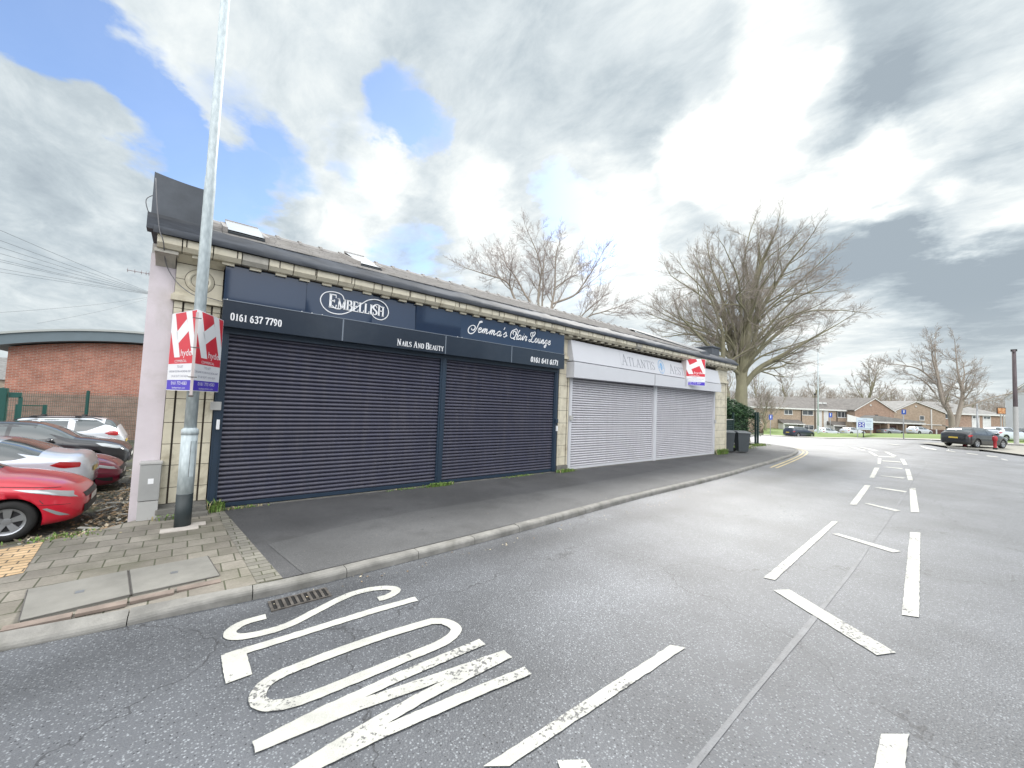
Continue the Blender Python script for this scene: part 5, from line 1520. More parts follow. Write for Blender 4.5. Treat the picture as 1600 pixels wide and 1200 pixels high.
    for sgn in (1, -1):
        mb = MB(); mb.smooth = True; patch(mb, hd, sgn, .006); mb.build('headlight', [M_HEAD], r)
        t0 = S.get('tail', [(L - .42, .86), (L - .34, .92), (L - .12, .92), (L - .04, .82), (L - .06, .74), (L - .2, .76)])
        mb = MB(); mb.smooth = True; patch(mb, t0, sgn, .006); mb.build('tail_light', [M_TAIL], r)
        if detail:
            mb = MB(); mb.smooth = True
            patch(mb, S.get('fog', [(.12, .36), (.42, .46), (.38, .38), (.2, .33)]), sgn, .006); mb.build('fog_lamp', [M_HEAD if S.get('fogw') else M_BLK], r)
            # door mirror
            dm = S['side'][0][0][0] + .12
            y = side_y(S, dm, 1.0)
            mb = MB(); mb.smooth = True
            mb.lathe([(0, -.10), (.06, -.09), (.085, 0), (.06, .09), (0, .10)], (X(dm), sgn * (y + .12), 1.02), 12, 'y'); mb.tube([(X(dm), sgn * (y - .03), .98), (X(dm), sgn * (y + .08), 1.0)], .02, 6)
            mb.build('door_mirror', [m], r)
            # shut lines and sill
            mb = MB()
            for d in (S['side'][0][0][0] - .12, S['side'][0][3][0] + .035, S['side'][1][-1][0] + .0):
                pts = [(X(d), sgn * (side_y(S, d, z) + .0025), z) for z in [.28 + (S['st'][6][2] + .02 - .28) * i / 8 for i in range(9)]]
                for a, b in zip(pts, pts[1:]): mb.add([(a[0] - .004, a[1], a[2]), (a[0] + .004, a[1], a[2]), (b[0] + .004, b[1], b[2]), (b[0] - .004, b[1], b[2])], [(0, 1, 2, 3)])
            mb.build('shut_line', [M_BLK], r)
    # nose and tail furniture
    if detail:
        for sgn in (1, -1):
            mb = MB(); mb.smooth = True
            patch(mb, [(.30, .775), (1.08, .885), (1.08, .893), (.30, .783)], sgn, .003)
            patch(mb, [(.45, .55), (.50, .62), (.51, .62), (.46, .55)], sgn, .003)
            patch(mb, [(.16, .50), (.50, .53), (.50, .536), (.16, .506)], sgn, .003)
            mb.build('panel_gap', [M_BLK], r)
    mb = MB()
    def nosepatch(mbx, w, z0, z1, rear=False, off=.012, n=8):
        o = len(mbx.v)
        for i in range(n + 1):
            y = -w + 2 * w * i / n
            for z in (z0, z1):
                # find the distance from the end at which the half width reaches |y|
                lo, hi = 0.0, .9
                dd = 0.0
                while dd < .9 and side_y(S, (L - dd) if rear else dd, z) < abs(y): dd += .01
                # surfaces taller than z only
                while dd < .9 and crv(S['st'], 3, (L - dd) if rear else dd) < z: dd += .01
                d = (L - dd) if rear else dd
                mbx.v.append((X(d) + (off if not rear else -off), y, z))
        for i in range(n): mbx.face((o + 2 * i, o + 2 * i + 2, o + 2 * i + 3, o + 2 * i + 1))
    nosepatch(mb, .52, .56, .64); nosepatch(mb, .58, .30, .44); mb.build('grille', [M_BLK], r)
    mb = MB(); nosepatch(mb, .26, .45, .555, off=.022, n=2); mb.build('number_plate', [M_PLW], r)
    mb = MB(); nosepatch(mb, .26, *(S.get('plz', (.62, .73))), rear=True, off=.022, n=2); mb.build('number_plate', [M_PLY], r)
    if roofrack:
        mb = MB()
        zt = crv(S['st'], 3, 2.3)
        for sgn in (1, -1): mb.tube([(X(1.9), sgn * .58, zt - .10), (X(2.1), sgn * .60, zt + .0), (X(3.7), sgn * .60, zt + .0), (X(3.95), sgn * .58, zt - .08)], .018, 6)
        for d in (2.35, 3.35):
            mb.box(X(d) - .03, X(d) + .03, -.64, .64, zt + .02, zt + .045)
            for sgn in (1, -1): mb.box(X(d) - .07, X(d) + .07, sgn * .60 - .05, sgn * .60 + .05, zt - .01, zt + .06)
        mb.build('roof_rack', [M_BLK], r)
    return r


P_RED = paint('red car paint', (0.60, 0.012, 0.035), .1)
P_SILV = paint('pale silver car paint', (0.62, 0.67, 0.75), .2)
P_MAR = paint('maroon car paint', (0.20, 0.012, 0.040), .3)
P_BLACK = paint('black car paint', (0.010, 0.012, 0.016), .0)
P_WHITE = paint('white car paint', (0.68, 0.72, 0.77), .1)
P_NAVY = paint('dark blue car paint', (0.018, 0.028, 0.055), .4)
P_SILV2 = paint('silver grey car paint', (0.42, 0.45, 0.48), .5)
H1 = dict(HATCH); H1['head'] = [(.09, .60), (.15, .70), (.40, .765), (.80, .815), (.60, .745), (.28, .655)]; H1['fog'] = [(.16, .32), (.42, .48), (.46, .47), (.28, .33)]; H1['fogw'] = True
H2 = dict(HATCH); H2['head'] = [(.08, .60), (.14, .67), (.60, .80), (.78, .82), (.55, .72), (.2, .62)]; H2['fog'] = [(.14, .30), (.14, .40), (.5, .42), (.3, .32)]
S1 = dict(SALOON); S1['tail'] = [(4.18, .86), (4.30, .93), (4.60, .90), (4.655, .84), (4.6, .80), (4.35, .79)]
E1 = dict(ESTATE); E1['head'] = [(.16, .74), (.2, .80), (.55, .90), (.75, .92), (.6, .82), (.3, .74)]
E2 = dict(ESTATE); E2['tail'] = [(4.05, 1.0), (4.2, 1.07), (4.38, 1.06), (4.44, .94), (4.36, .90), (4.18, .93)]
def lot_car(nm, lb, S, m, xnose, y, face, **k):
    L = S['L']; x = xnose - L / 2
    o = car(nm, lb, S, m, (x, y, lotz(x, y)), 0 if face > 0 else pi, 'cars parked nose to tail beside the gable', **k)
    return o
lot_car('hatchback_car', 'red hatchback nearest the pavement, showing its nose and front alloy wheel', H1, P_RED, -1.22, 10.75, 1)
lot_car('saloon_car', 'pale silver saloon with its tail lamps beside the red hatchback', S1, P_SILV, -1.50, 13.15, -1)
lot_car('hatchback_car', 'maroon hatchback between the silver saloon and the black estate', H2, P_MAR, -1.20, 15.65, 1)
lot_car('estate_car', 'black estate car with its bonnet beyond the maroon hatchback', E1, P_BLACK, -1.25, 18.1, 1)
lot_car('estate_car', 'white estate car with roof bars and red tail lamp furthest from the road', E2, P_WHITE, -1.62, 20.9, -1, roofrack=True)

def far_car(nm, lb, S, m, l0, z0, l1, z1, gz, nose, group='cars beyond the far verge', **k):
    A, B = L2W(l0, z0), L2W(l1, z1); c = (A + B) / 2; d = B - A
    ang = atan2(d.y, d.x)
    if nose < 0: ang += pi
    o = car(nm, lb, S, m, (c.x, c.y, gz), ang, group, detail=0, **k)
    return o
far_car('estate_car', 'dark blue off-road estate parked at the far kerb behind the bend', E1, P_NAVY, 39.4, 58.2, 47.2, 60.6, -1.17, 1)
far_car('hatchback_car', 'white hatchback tucked behind the dark blue off-road estate', HATCH, P_WHITE, 52.9, 69, 58.8, 70.6, -1.36, 1)
far_car('hatchback_car', 'white hatchback parked left of the blue and white direction board', HATCH, P_WHITE, 61.3, 73.5, 66.6, 74.5, -1.2, 1)
far_car('saloon_car', 'silver grey saloon parked under the low garage roof', SALOON, P_SILV2, 70.6, 76, 76.0, 76.6, -.95, 1)
far_car('hatchback_car', 'white hatchback parked before the brown garage doors', HATCH, P_WHITE, 72.9, 72, 76.7, 72.8, -.55, 1)
far_car('hatchback_car', 'black hatchback on the forecourt behind the red bollards', H2, P_BLACK, 31.6, 29.6, 37.6, 31.2, .16, 1, detail=0) if False else None
o = car('hatchback_car', 'black hatchback on the forecourt behind the red bollards', H2, P_BLACK, (45.75, 0.75, .165), atan2(-2.9, 5.6), None, detail=1)
car('hatchback_car', 'silver hatchback parked behind the black one, beside the pale gable', HATCH, P_SILV, (*L2W(52.6, 42)[:2], .20), atan2(-2.4, 3.6), None, detail=0)
car('hatchback_car', 'dark hatchback at the right edge behind the wooden pole', HATCH, P_BLACK, (*L2W(66.5, 50.5)[:2], .12), atan2(-2, 3.6), None, detail=0)

# ------------------------------------------------------------------ things in and behind the lot
bk = empty('brick_hall', 'red brick hall with a grey curved roof edge behind the parked cars', 'building')
xa, xb = -6.25, 3.4
def arc(x, R_=19.0, xc=-1.4, z0=4.93): return z0 - (R_ - sqrt(R_ * R_ - (x - xc) ** 2))
mb = MB()
N = 16
poly = [(xa, -1.2)] + [(xb, -1.2)] + [(xb + (xa - xb) * i / N, arc(xb + (xa - xb) * i / N) - .62) for i in range(N + 1)]
polyl = [(xa, -1.2), (xb, -1.2), (xb, 1.62), (xa, 1.62)]
polyu = [(xa, 1.62), (xb, 1.62)] + poly[2:]
mb.m = 1; mb.prism(polyl, 28.1, 40, lambda u, v, w: (u, w, v)); mb.m = 0; mb.prism(polyu, 28.1, 40, lambda u, v, w: (u, w, v))
mb.build('wall', [M_BRICK, M_BRICKB], bk)
mb = MB()
def roofband(y0, y1, ztop, zbot, x0, x1, m):
    mb.m = m; o = len(mb.v); N = 28
    for i in range(N + 1):
        x = x0 + (x1 - x0) * i / N
        mb.v += [(x, y0, arc(x) + zbot), (x, y0, arc(x) + ztop), (x, y1, arc(x) + ztop), (x, y1, arc(x) + zbot)]
    for i in range(N):
        for k in range(4): mb.face((o + i * 4 + k, o + i * 4 + 4 + k, o + i * 4 + 4 + (k + 1) % 4, o + i * 4 + (k + 1) % 4))
    mb.face((o, o + 1, o + 2, o + 3)); e = o + N * 4; mb.face((e, e + 3, e + 2, e + 1))
roofband(27.5, 40.4, -.10, -.56, xa - .55, xb + .5, 0)
roofband(27.42, 40.5, 0.0, -.095, xa - .62, xb + .6, 1)
mb.build('roof', [mat('slate blue fascia sheet', (0.13, 0.17, 0.19), .5, var=.05), mat('pale roof edge', (0.40, 0.42, 0.40), .5)], bk)

gh = empty('grey_roofed_house', 'grey slate roofed house at the left edge beyond the brick hall', 'house')
mb = MB()
c = L2W(-57, 42); mb.box(c.x - 8, c.x + 5.5, c.y - 4, c.y + 6, -1, 2.6); mb.build('wall', M_BUFF, gh)
mb = MB(); mb.prism([(c.y - 4.4, 2.5), (c.y + 6.4, 2.5), (c.y + 1, 5.0)], c.x - 8.5, c.x + 6, lambda u, v, w: (w, u, v)); mb.build('roof', mat('grey tiles', (0.17, 0.17, 0.165), .8, var=.3, vscale=4), gh)

# green mesh fence before the brick hall
M_GREEN = mat('green powder coat', (0.004, 0.065, 0.052), 0.45, var=.1)
fn = empty('mesh_fence', 'green wire mesh fence with square posts in front of the brick hall', 'fence')
FA, FB = Vector((-9.0, 24.0)), Vector((-0.6, 24.5))
mb = MB(); n = 150
fd = (FB - FA)
for i in range(n + 1):
    q = FA + fd * i / n; mb.box(q.x - .0035, q.x + .0035, q.y - .003, q.y + .003, -.65, 1.74)
for k in range(13):
    z = -.6 + k * .195
    for w0, w1 in ((-.006, .0),):
        mb.add([(FA.x, FA.y - .008, z), (FB.x, FB.y - .008, z), (FB.x, FB.y - .008, z + .009), (FA.x, FA.y - .008, z + .009)], [(0, 1, 2, 3)])
mb.build('mesh_panel', M_GREEN, fn)
for t_, w in ((.155, .05), (.43, .05), (.695, .05), (.95, .05)):
    q = FA + fd * t_; mb = MB(); mb.box(q.x - w, q.x + w, q.y - .06, q.y + .04, -.7, 1.84)
    mb.box(q.x - w * .5, q.x + w * .5, q.y - .085, q.y - .06, -.7, 1.86); mb.build('post', M_GREEN, fn)
gp = empty('steel_gate_post', 'stout green gate post with hinge bracket at the left edge', 'gate post', loc=(-4.78, 21.4, -.65))
mb = MB(); mb.box(-.11, .11, -.11, .11, 0, 2.50); mb.build('post', M_GREEN, gp, bev=.01)
mb = MB(); mb.box(.135, .42, -.03, .03, 2.18, 2.36); mb.box(.36, .45, -.03, .03, 1.3, 2.2); mb.build('bracket', M_GREEN, gp)
gt = empty('steel_gate', 'low green framed gate panel between the gate post and the fence', 'gate', loc=(-4.62, 22.6, -.65))
mb = MB(); mb.box(-.1, .0, -.04, .04, 0, 1.92); mb.box(.55, .65, -.04, .04, 0, 1.92); mb.box(0, .55, -.02, .02, 1.86, 1.90); mb.box(0, .55, -.02, .02, .2, .26); mb.build('frame', M_GREEN, gt)
mb = MB()
for i in range(11): mb.box(.03 + i * .05, .036 + i * .05, -.004, .004, .26, 1.86)
mb.build('bars', M_GREEN, gt)

# leaves, rubble and planks along the gable
M_LEAF = [mat('dead leaf brown', (0.27, 0.19, 0.11), .8), mat('dead leaf pale', (0.50, 0.44, 0.33), .8), mat('broken slate', (0.34, 0.34, 0.31), .8), mat('dead leaf dark', (0.13, 0.11, 0.08), .9)]
mb = MB(); rnd = random.Random(11)
for i in range(2600):
    t_ = rnd.random() ** 1.3; y = 8.5 + 9 * t_; x = -.62 - abs(rnd.gauss(0, .42 + .25 * t_))
    if rnd.random() < .12: x = rnd.uniform(-3.5, -.6); y = rnd.uniform(7.9, 12)
    heap = .10 * exp_((x + .6) / .5)
    z = lotz(x, y) + rnd.uniform(0, .02) + heap * rnd.random()
    s = rnd.uniform(.015, .06); a = rnd.uniform(0, 6.3); tl = rnd.uniform(-.5, .5)
    ax = Vector((cos(a), sin(a), tl)) * s; bx = Vector((-sin(a), cos(a), rnd.uniform(-.4, .4))) * s * rnd.uniform(.3, .8)
    c = Vector((x, y, z + .012)); mb.m = rnd.choice((0, 0, 1, 2, 3, 3))
    mb.add([c - ax, c + bx, c + ax, c - bx], [(0, 1, 2, 3)])
for i in range(9):
    y = rnd.uniform(9.2, 15); x = -.65 - rnd.uniform(0, .7); a = rnd.uniform(-.7, .7); l = rnd.uniform(.08, .22)
    M_ = Matrix.Translation((x, y, lotz(x, y) + rnd.uniform(.03, .10))) @ Matrix.Rotation(a, 4, 'Z') @ Matrix.Rotation(rnd.uniform(-.15, .15), 4, 'Y'); mb.m = rnd.choice((1, 2))
    mb.box(-l, l, -.03, .03, -.008, .008, M_)
tag(mb.build('leaf_litter', M_LEAF), 'dead leaves and broken slate lying along the foot of the gable', 'leaf litter', kind='stuff')
mb = MB(); rnd = random.Random(5)
for i in range(260):
    x = rnd.uniform(.8, 26); y = 4.72 + .006 * x + .05 * max(0, x - 14) + abs(rnd.gauss(0, .12)) - .22 + .01 * x
    s = rnd.uniform(.006, .022); a = rnd.uniform(0, 6.3); mb.m = rnd.choice((0, 1, 1, 3))
    ax = Vector((cos(a), sin(a), rnd.uniform(-.3, .3))) * s; bx = Vector((-sin(a), cos(a), rnd.uniform(-.3, .3))) * s * .6; c = Vector((x, y - .05, -.092))
    mb.add([c - ax, c + bx, c + ax, c - bx], [(0, 1, 2, 3)])
for i in range(70):
    x = rnd.uniform(.5, 20); y = rnd.uniform(5.2, 8.2); s = rnd.uniform(.004, .012); a = rnd.uniform(0, 6.3); mb.m = rnd.choice((0, 1, 1, 1))
    c = Vector((x, y, .009)); ax = Vector((cos(a), sin(a), 0)) * s; bx = Vector((-sin(a), cos(a), .2)) * s
    mb.add([c - ax, c + bx, c + ax, c - bx], [(0, 1, 2, 3)])
tag(mb.build('gutter_debris', M_LEAF), 'fine grit and leaf scraps along the kerb channel and footway', 'debris', kind='stuff')

# weeds
M_WEED = mat('weed green', (0.14, 0.23, 0.05), .7, var=.3, vscale=8)
M_DRY = mat('dry stalk', (0.36, 0.31, 0.18), .8)
def weed(x, y, w, h, n, label, seed, dry=.1, spread=None, z0=0.0):
    rnd = random.Random(seed); mb = MB()
    for i in range(n):
        bx = x + rnd.gauss(0, w * .35); by = y + rnd.gauss(0, .03 if spread is None else spread)
        hh = h * rnd.uniform(.35, 1); a = rnd.uniform(0, 2 * pi); lean = rnd.uniform(.1, .8) * hh; ww = rnd.uniform(.006, .016)
        mb.m = 1 if rnd.random() < dry else 0
        d = Vector((cos(a), sin(a), 0)); s = Vector((-sin(a), cos(a), 0)) * ww
        p0 = Vector((bx, by, z0)); p1 = p0 + d * lean * .35 + Vector((0, 0, hh * .6)); p2 = p0 + d * lean + Vector((0, 0, hh * .9))
        mb.add([p0 - s * .5, p0 + s * .5, p1 + s, p1 - s, p2], [(0, 1, 2, 3), (3, 2, 4)])
    return tag(mb.build('weed_clump', [M_WEED, M_DRY]), label, 'weeds', 'weeds along the foot of the shop fronts')
weed(.50, 8.16, .14, .24, 90, 'tall leafy weed at the left foot of the navy shutters', 1)
weed(.85, 8.22, .5, .05, 120, 'low dry weeds just right of the tall leafy one', 2, .5)
weed(-.08, 8.02, .25, .09, 150, 'low green weeds between the lamp post and grey cabinet', 3)
weed(4.70, 8.18, .45, .10, 380, 'green weed clump at the post between the two navy shutters', 4)
weed(3.9, 8.24, .7, .04, 90, 'thin weed line left of the clump at the central navy post', 8)
weed(8.98, 8.15, .45, .12, 420, 'green weed clump at the foot of the middle tiled pilaster', 5)
weed(7.2, 8.25, .8, .05, 150, 'sparse low weeds below the right navy shutter', 6)
weed(19.9, 8.12, .75, .32, 520, 'bushy weed clump at the foot of the right end pilaster', 7, .15)
weed(23.9, 8.95, 2.2, .22, 900, 'strip of weeds below the hedge beyond the wheelie bins', 9, .3, spread=.18)
weed(29.3, 9.75, 1.6, .18, 600, 'grassy weeds at the far end of the hedge', 10, .2, spread=.15, z0=-.1)
weed(-1.1, 7.78, .5, .05, 160, 'low grass tufts on the edge of the car park', 12, .3, spread=.1, z0=-.01)

# ------------------------------------------------------------------ bins, mesh fence and hedge past the shops
M_BIN = mat('dark grey bin plastic', (0.055, 0.066, 0.074), .55, var=.1, vscale=3, bump=.1, dirt=.25, dcol=(.12, .12, .11))
def bin_(x, y, rz, label):
    r = empty('wheelie_bin', label, 'wheelie bin', 'wheelie bins beside the end pilaster', (x, y, 0), rz)
    mb = MB()
    a, b = (.22, .24), (.29, .34)
    mb.add([(-a[0], -a[1], .05), (a[0], -a[1], .05), (a[0], a[1], .05), (-a[0], a[1], .05), (-b[0], -b[1], .98), (b[0], -b[1], .98), (b[0], b[1], .98), (-b[0], b[1], .98)], [(0, 3, 2, 1), (4, 5, 6, 7), (0, 1, 5, 4), (1, 2, 6, 5), (2, 3, 7, 6), (3, 0, 4, 7)])
    mb.build('body', M_BIN, r, bev=.03)
    mb = MB(); mb.add([(-.31, -.38, .985), (.31, -.38, .985), (.31, .36, .985), (-.31, .36, .985), (-.29, -.35, 1.04), (.29, -.35, 1.04), (.29, .34, 1.09), (-.29, .34, 1.09)], [(0, 3, 2, 1), (4, 5, 6, 7), (0, 1, 5, 4), (1, 2, 6, 5), (2, 3, 7, 6), (3, 0, 4, 7)])
    lid = mb.build('lid', mat('bin lid', (0.12, 0.135, 0.145), .5), r, bev=.012)
    mb = MB(); mb.tube([(-.24, .38, 1.03), (.24, .38, 1.03)], .018, 8); mb.build('handle', M_BIN, lid)
    for s in (-1, 1):
        mb = MB(); mb.lathe([(.0, -.025), (.10, -.025), (.10, .025), (.0, .025)], (s * .26, .24, .10), 20, 'x'); mb.build('wheel', M_TYRE, r)
    mb = MB(); mb.box(.02, .10, -.335, -.331, .5, .8)
    return r
bin_(21.35, 8.5, radians(-62), 'dark grey wheelie bin nearest the end pilaster')
bin_(22.0, 8.08, radians(-50), 'dark wheelie bin on the kerb side of its twin')
M_DGREEN = mat('dark green fence paint', (0.012, 0.035, 0.033), .5)
fe = empty('mesh_fence', 'dark green mesh fence in front of the evergreen hedge', 'fence')
for x, y, h in ((20.95, 9.10, 1.62), (24.88, 9.62, 2.05), (30.6, 10.22, 2.2), (31.0, 10.5, 2.2)):
    z0 = terr(x, y); mb = MB(); mb.box(x - .05, x + .05, y - .05, y + .05, z0 - .1, z0 + h); mb.box(x - .06, x + .06, y - .06, y + .06, z0 + h, z0 + h + .03); mb.build('post', M_DGREEN, fe)
mb = MB()
def wires(A, B, zt, step):
    n = int((Vector(B) - Vector(A)).length / step)
    for i in range(n + 1):
        x = A[0] + (B[0] - A[0]) * i / n; y = A[1] + (B[1] - A[1]) * i / n; mb.box(x - .004, x + .004, y - .003, y + .003, -.05, zt)
    for k in range(12):
        z = .05 + (zt - .08) * k / 11; mb.add([(A[0], A[1] - .005, z), (B[0], B[1] - .005, z), (B[0], B[1] - .005, z + .012), (A[0], A[1] - .005, z + .012)], [(0, 1, 2, 3)])
wires((21.0, 9.12), (24.8, 9.6), 1.55, .035)
mb.build('mesh_panel', M_DGREEN, fe)
mb = MB(); mb.tube([(21.0, 9.1, 1.58), (24.85, 9.6, 1.6)], .02, 6); mb.build('rail', M_GREYP, fe)

def leafmat(name, c1, c2):
    def f(t, v, c, b):
        n = t.map(t.noise(v, 3, 4, .6), .3, .7); return t.mix(n, c1, c2)
    return mat(name, c1, .55, build=f)
hg = empty('evergreen_hedge', 'dense dark evergreen hedge bulging over the mesh fence past the bins', 'hedge')
mb = MB(); rnd = random.Random(21)
def hedge_core(u, h):  # u 0..1 along
    return 1.0 - .22 * abs(u - .5) ** 2 * 2
HA, HB = Vector((22.3, 11.1)), Vector((32.2, 11.9)); hv = HB - HA; hn = Vector((-hv.y, hv.x)).normalized()
for i in range(26000):
    u = rnd.random(); th = rnd.uniform(-.2, pi + .2); 
    lump = 1 + .22 * mnoise.noise(Vector((u * 9, th * 2.2, 1))) + .10 * mnoise.noise(Vector((u * 25, th * 6, 3)))
    rr = lump * (.82 + .22 * rnd.random())
    top = 2.95 - .45 * ss(.55, 1, u) + .15 * sin(u * 9)
    p_ = HA + hv * u - hn * (1.25 * cos(th) * rr) * (1 if True else 0)
    z = max(.12, top * .46 + top * .54 * sin(th) * rr)
    if th < .3 or th > pi - .3: z = rnd.uniform(.35, top * .8)
    c = Vector((p_.x, p_.y, z))
    s = rnd.uniform(.05, .13); a = rnd.uniform(0, 6.3); e = rnd.uniform(-.5, .2)
    ax = Vector((cos(a) * cos(e), sin(a) * cos(e), sin(e))) * s; bx = ax.cross(Vector((rnd.uniform(-1, 1), rnd.uniform(-1, 1), 1))).normalized() * s * .28
    mb.m = rnd.choice((0, 0, 1, 2)); mb.add([c - ax, c + bx, c + ax, c - bx], [(0, 1, 2, 3)])
mb.build('foliage', [leafmat('hedge leaf', (0.022, 0.062, 0.028), (0.04, 0.10, 0.04)), leafmat('hedge leaf light', (0.05, 0.115, 0.045), (0.085, 0.16, 0.06)), leafmat('hedge leaf deep', (0.012, 0.04, 0.02), (0.025, 0.06, 0.03))], hg)
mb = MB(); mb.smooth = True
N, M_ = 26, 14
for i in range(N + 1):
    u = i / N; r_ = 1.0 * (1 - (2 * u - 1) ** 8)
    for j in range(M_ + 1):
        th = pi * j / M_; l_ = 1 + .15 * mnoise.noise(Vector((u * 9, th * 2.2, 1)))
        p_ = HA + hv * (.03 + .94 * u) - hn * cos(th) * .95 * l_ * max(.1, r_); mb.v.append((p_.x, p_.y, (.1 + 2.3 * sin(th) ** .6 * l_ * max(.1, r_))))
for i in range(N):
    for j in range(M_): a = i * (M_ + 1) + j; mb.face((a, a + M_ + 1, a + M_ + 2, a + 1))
mb.build('shade_core', mat('hedge core shade', (0.018, 0.03, 0.016), .9, var=.4, vscale=9), hg)  # solid dark core, its colour standing in for shade behind the leaves

# ------------------------------------------------------------------ bare trees
def bark(name, c1, c2):
    def f(t, v, c, b):
        n = t.map(t.noise(v, 2.2, 6, .7), .3, .7); return t.mix(n, c1, c2)
    return mat(name, c1, .9, build=f, bump=.6, bscale=14, stretch=(1, 1, .35))
M_BARK = bark('greenish bark', (0.20, 0.185, 0.13), (0.31, 0.295, 0.19)); M_TWIG = bark('brown twigs', (0.27, 0.235, 0.205), (0.37, 0.325, 0.285))
M_BARK2 = bark('pale bark', (0.26, 0.22, 0.19), (0.34, 0.30, 0.25)); M_TWIG2 = bark('pale twigs', (0.30, 0.25, 0.235), (0.36, 0.31, 0.29))


def tubefast(mb, pts, r0, r1, n, mi):
    o = len(mb.v); K = len(pts)
    a = None
    for i, p_ in enumerate(pts):
        d = (pts[min(i + 1, K - 1)] - pts[max(0, i - 1)]); d.normalize()
        if a is None: a = d.orthogonal()
        a = a - d * a.dot(d); a.normalize(); b = d.cross(a); r = r0 + (r1 - r0) * i / (K - 1)
        for k in range(n):
            w = 2 * pi * k / n; q = p_ + (a * cos(w) + b * sin(w)) * r; mb.v.append((q.x, q.y, q.z))
    for i in range(K - 1):
        for k in range(n): mb.f.append((o + i * n + k, o + i * n + (k + 1) % n, o + (i + 1) * n + (k + 1) % n, o + (i + 1) * n + k)); mb.mi.append(mi); mb.sm.append(True)


def grow(tb, cb, rnd, start, d, length, r0, level, maxl, P):
    """tb: trunk mesh, cb: crown mesh"""
    K = max(3, 6 - level); pts = [start.copy()]; q = start.copy(); dd = d.copy(); seg = length / (K - 1)
    for i in range(K - 1):
        dd = (dd + Vector((rnd.gauss(0, P['wob']), rnd.gauss(0, P['wob']), rnd.gauss(0, P['wob']) + P['lift'] * (1 if level < 3 else .6)))).normalized()
        q = q + dd * seg; pts.append(q.copy())
    r1 = r0 * (.35 if level < maxl else .45)
    tubefast(cb if level > 1 else tb, pts, r0, max(P['rmin'] * .7, r1), 6 if level <= 1 else (4 if level == 2 else 3), 0)
    if level >= maxl: return
    nch = P['n'][level]
    for c in range(nch):
        t_ = .15 + .85 * (c + rnd.random() * .8) / nch; t_ = min(t_, .99)
        f = t_ * (K - 1); i = min(int(f), K - 2); p_ = pts[i].lerp(pts[i + 1], f - i); pd = (pts[i + 1] - pts[i]).normalized()
        ax = pd.orthogonal().normalized(); ax = Matrix.Rotation(rnd.uniform(0, 2 * pi), 3, pd) @ ax
        ang = radians(rnd.uniform(*P['ang'])); nd = (Matrix.Rotation(ang, 3, ax) @ pd).normalized()
        ln = length * P['ratio'] * rnd.uniform(.65, 1.15) * (1.15 - .55 * t_)
        rr = max(P['rmin'], (r0 + (r1 - r0) * t_) * .55)
        grow(tb, cb, rnd, p_, nd, ln, rr, level + 1, maxl, P)
    # leading shoot
    grow(tb, cb, rnd, pts[-1], dd, length * P['ratio'] * .8, max(P['rmin'], r1), level + 1, maxl, P)


def limb_tree(name, label, limbs, z, base, seed, trunk, P, mats, maxl=4, depth=1.0, group=None):
    """limbs: polylines (lateral, height, r) seen across the view; each gets its own swing in depth"""
    rnd = random.Random(seed); b = L2W(base[0], z, base[1])
    r = empty(name, label, 'tree', group, b)
    tb, cb = MB(), MB()
    loc = lambda l, h, dz: L2W(l, z + dz, h) - b
    tubefast(tb, [loc(*q[:2], 0) for q in trunk], trunk[0][2], trunk[-1][2], 14, 0)
    for li, (r0, dzr, pl) in enumerate(limbs):
        n = len(pl); pts = []
        for i, (l, h) in enumerate(pl): pts.append(loc(l, h, dzr * depth * (i / (n - 1)) ** 1.0))
        pts = catmull(pts, 5); K = len(pts)
        tubefast(tb, pts, r0, .03, 8, 0)
        # side branches
        length = sum((pts[i + 1] - pts[i]).length for i in range(K - 1)); nb = int(length * P['dens'])
        for c in range(nb):
            t_ = .22 + .77 * (c + rnd.random()) / nb; f = t_ * (K - 1); i = min(int(f), K - 2); p_ = pts[i].lerp(pts[i + 1], f - i); pd = (pts[i + 1] - pts[i]).normalized()
            ax = Matrix.Rotation(rnd.uniform(0, 2 * pi), 3, pd) @ pd.orthogonal().normalized()
            nd = (Matrix.Rotation(radians(rnd.uniform(28, 58)), 3, ax) @ pd).normalized()
            ln = P['blen'] * (1.25 - .7 * t_) * rnd.uniform(.6, 1.15)
            grow(tb, cb, rnd, p_, nd, ln, max(.014, (r0 * (1 - t_) + .03) * .42), 1, maxl, P)
        grow(tb, cb, rnd, pts[-1], (pts[-1] - pts[-3]).normalized(), P['blen'] * .6, .03, 1, maxl, P)
    tb.build('trunk', [mats[0]], r); cb.build('crown', [mats[1]], r)
    return r


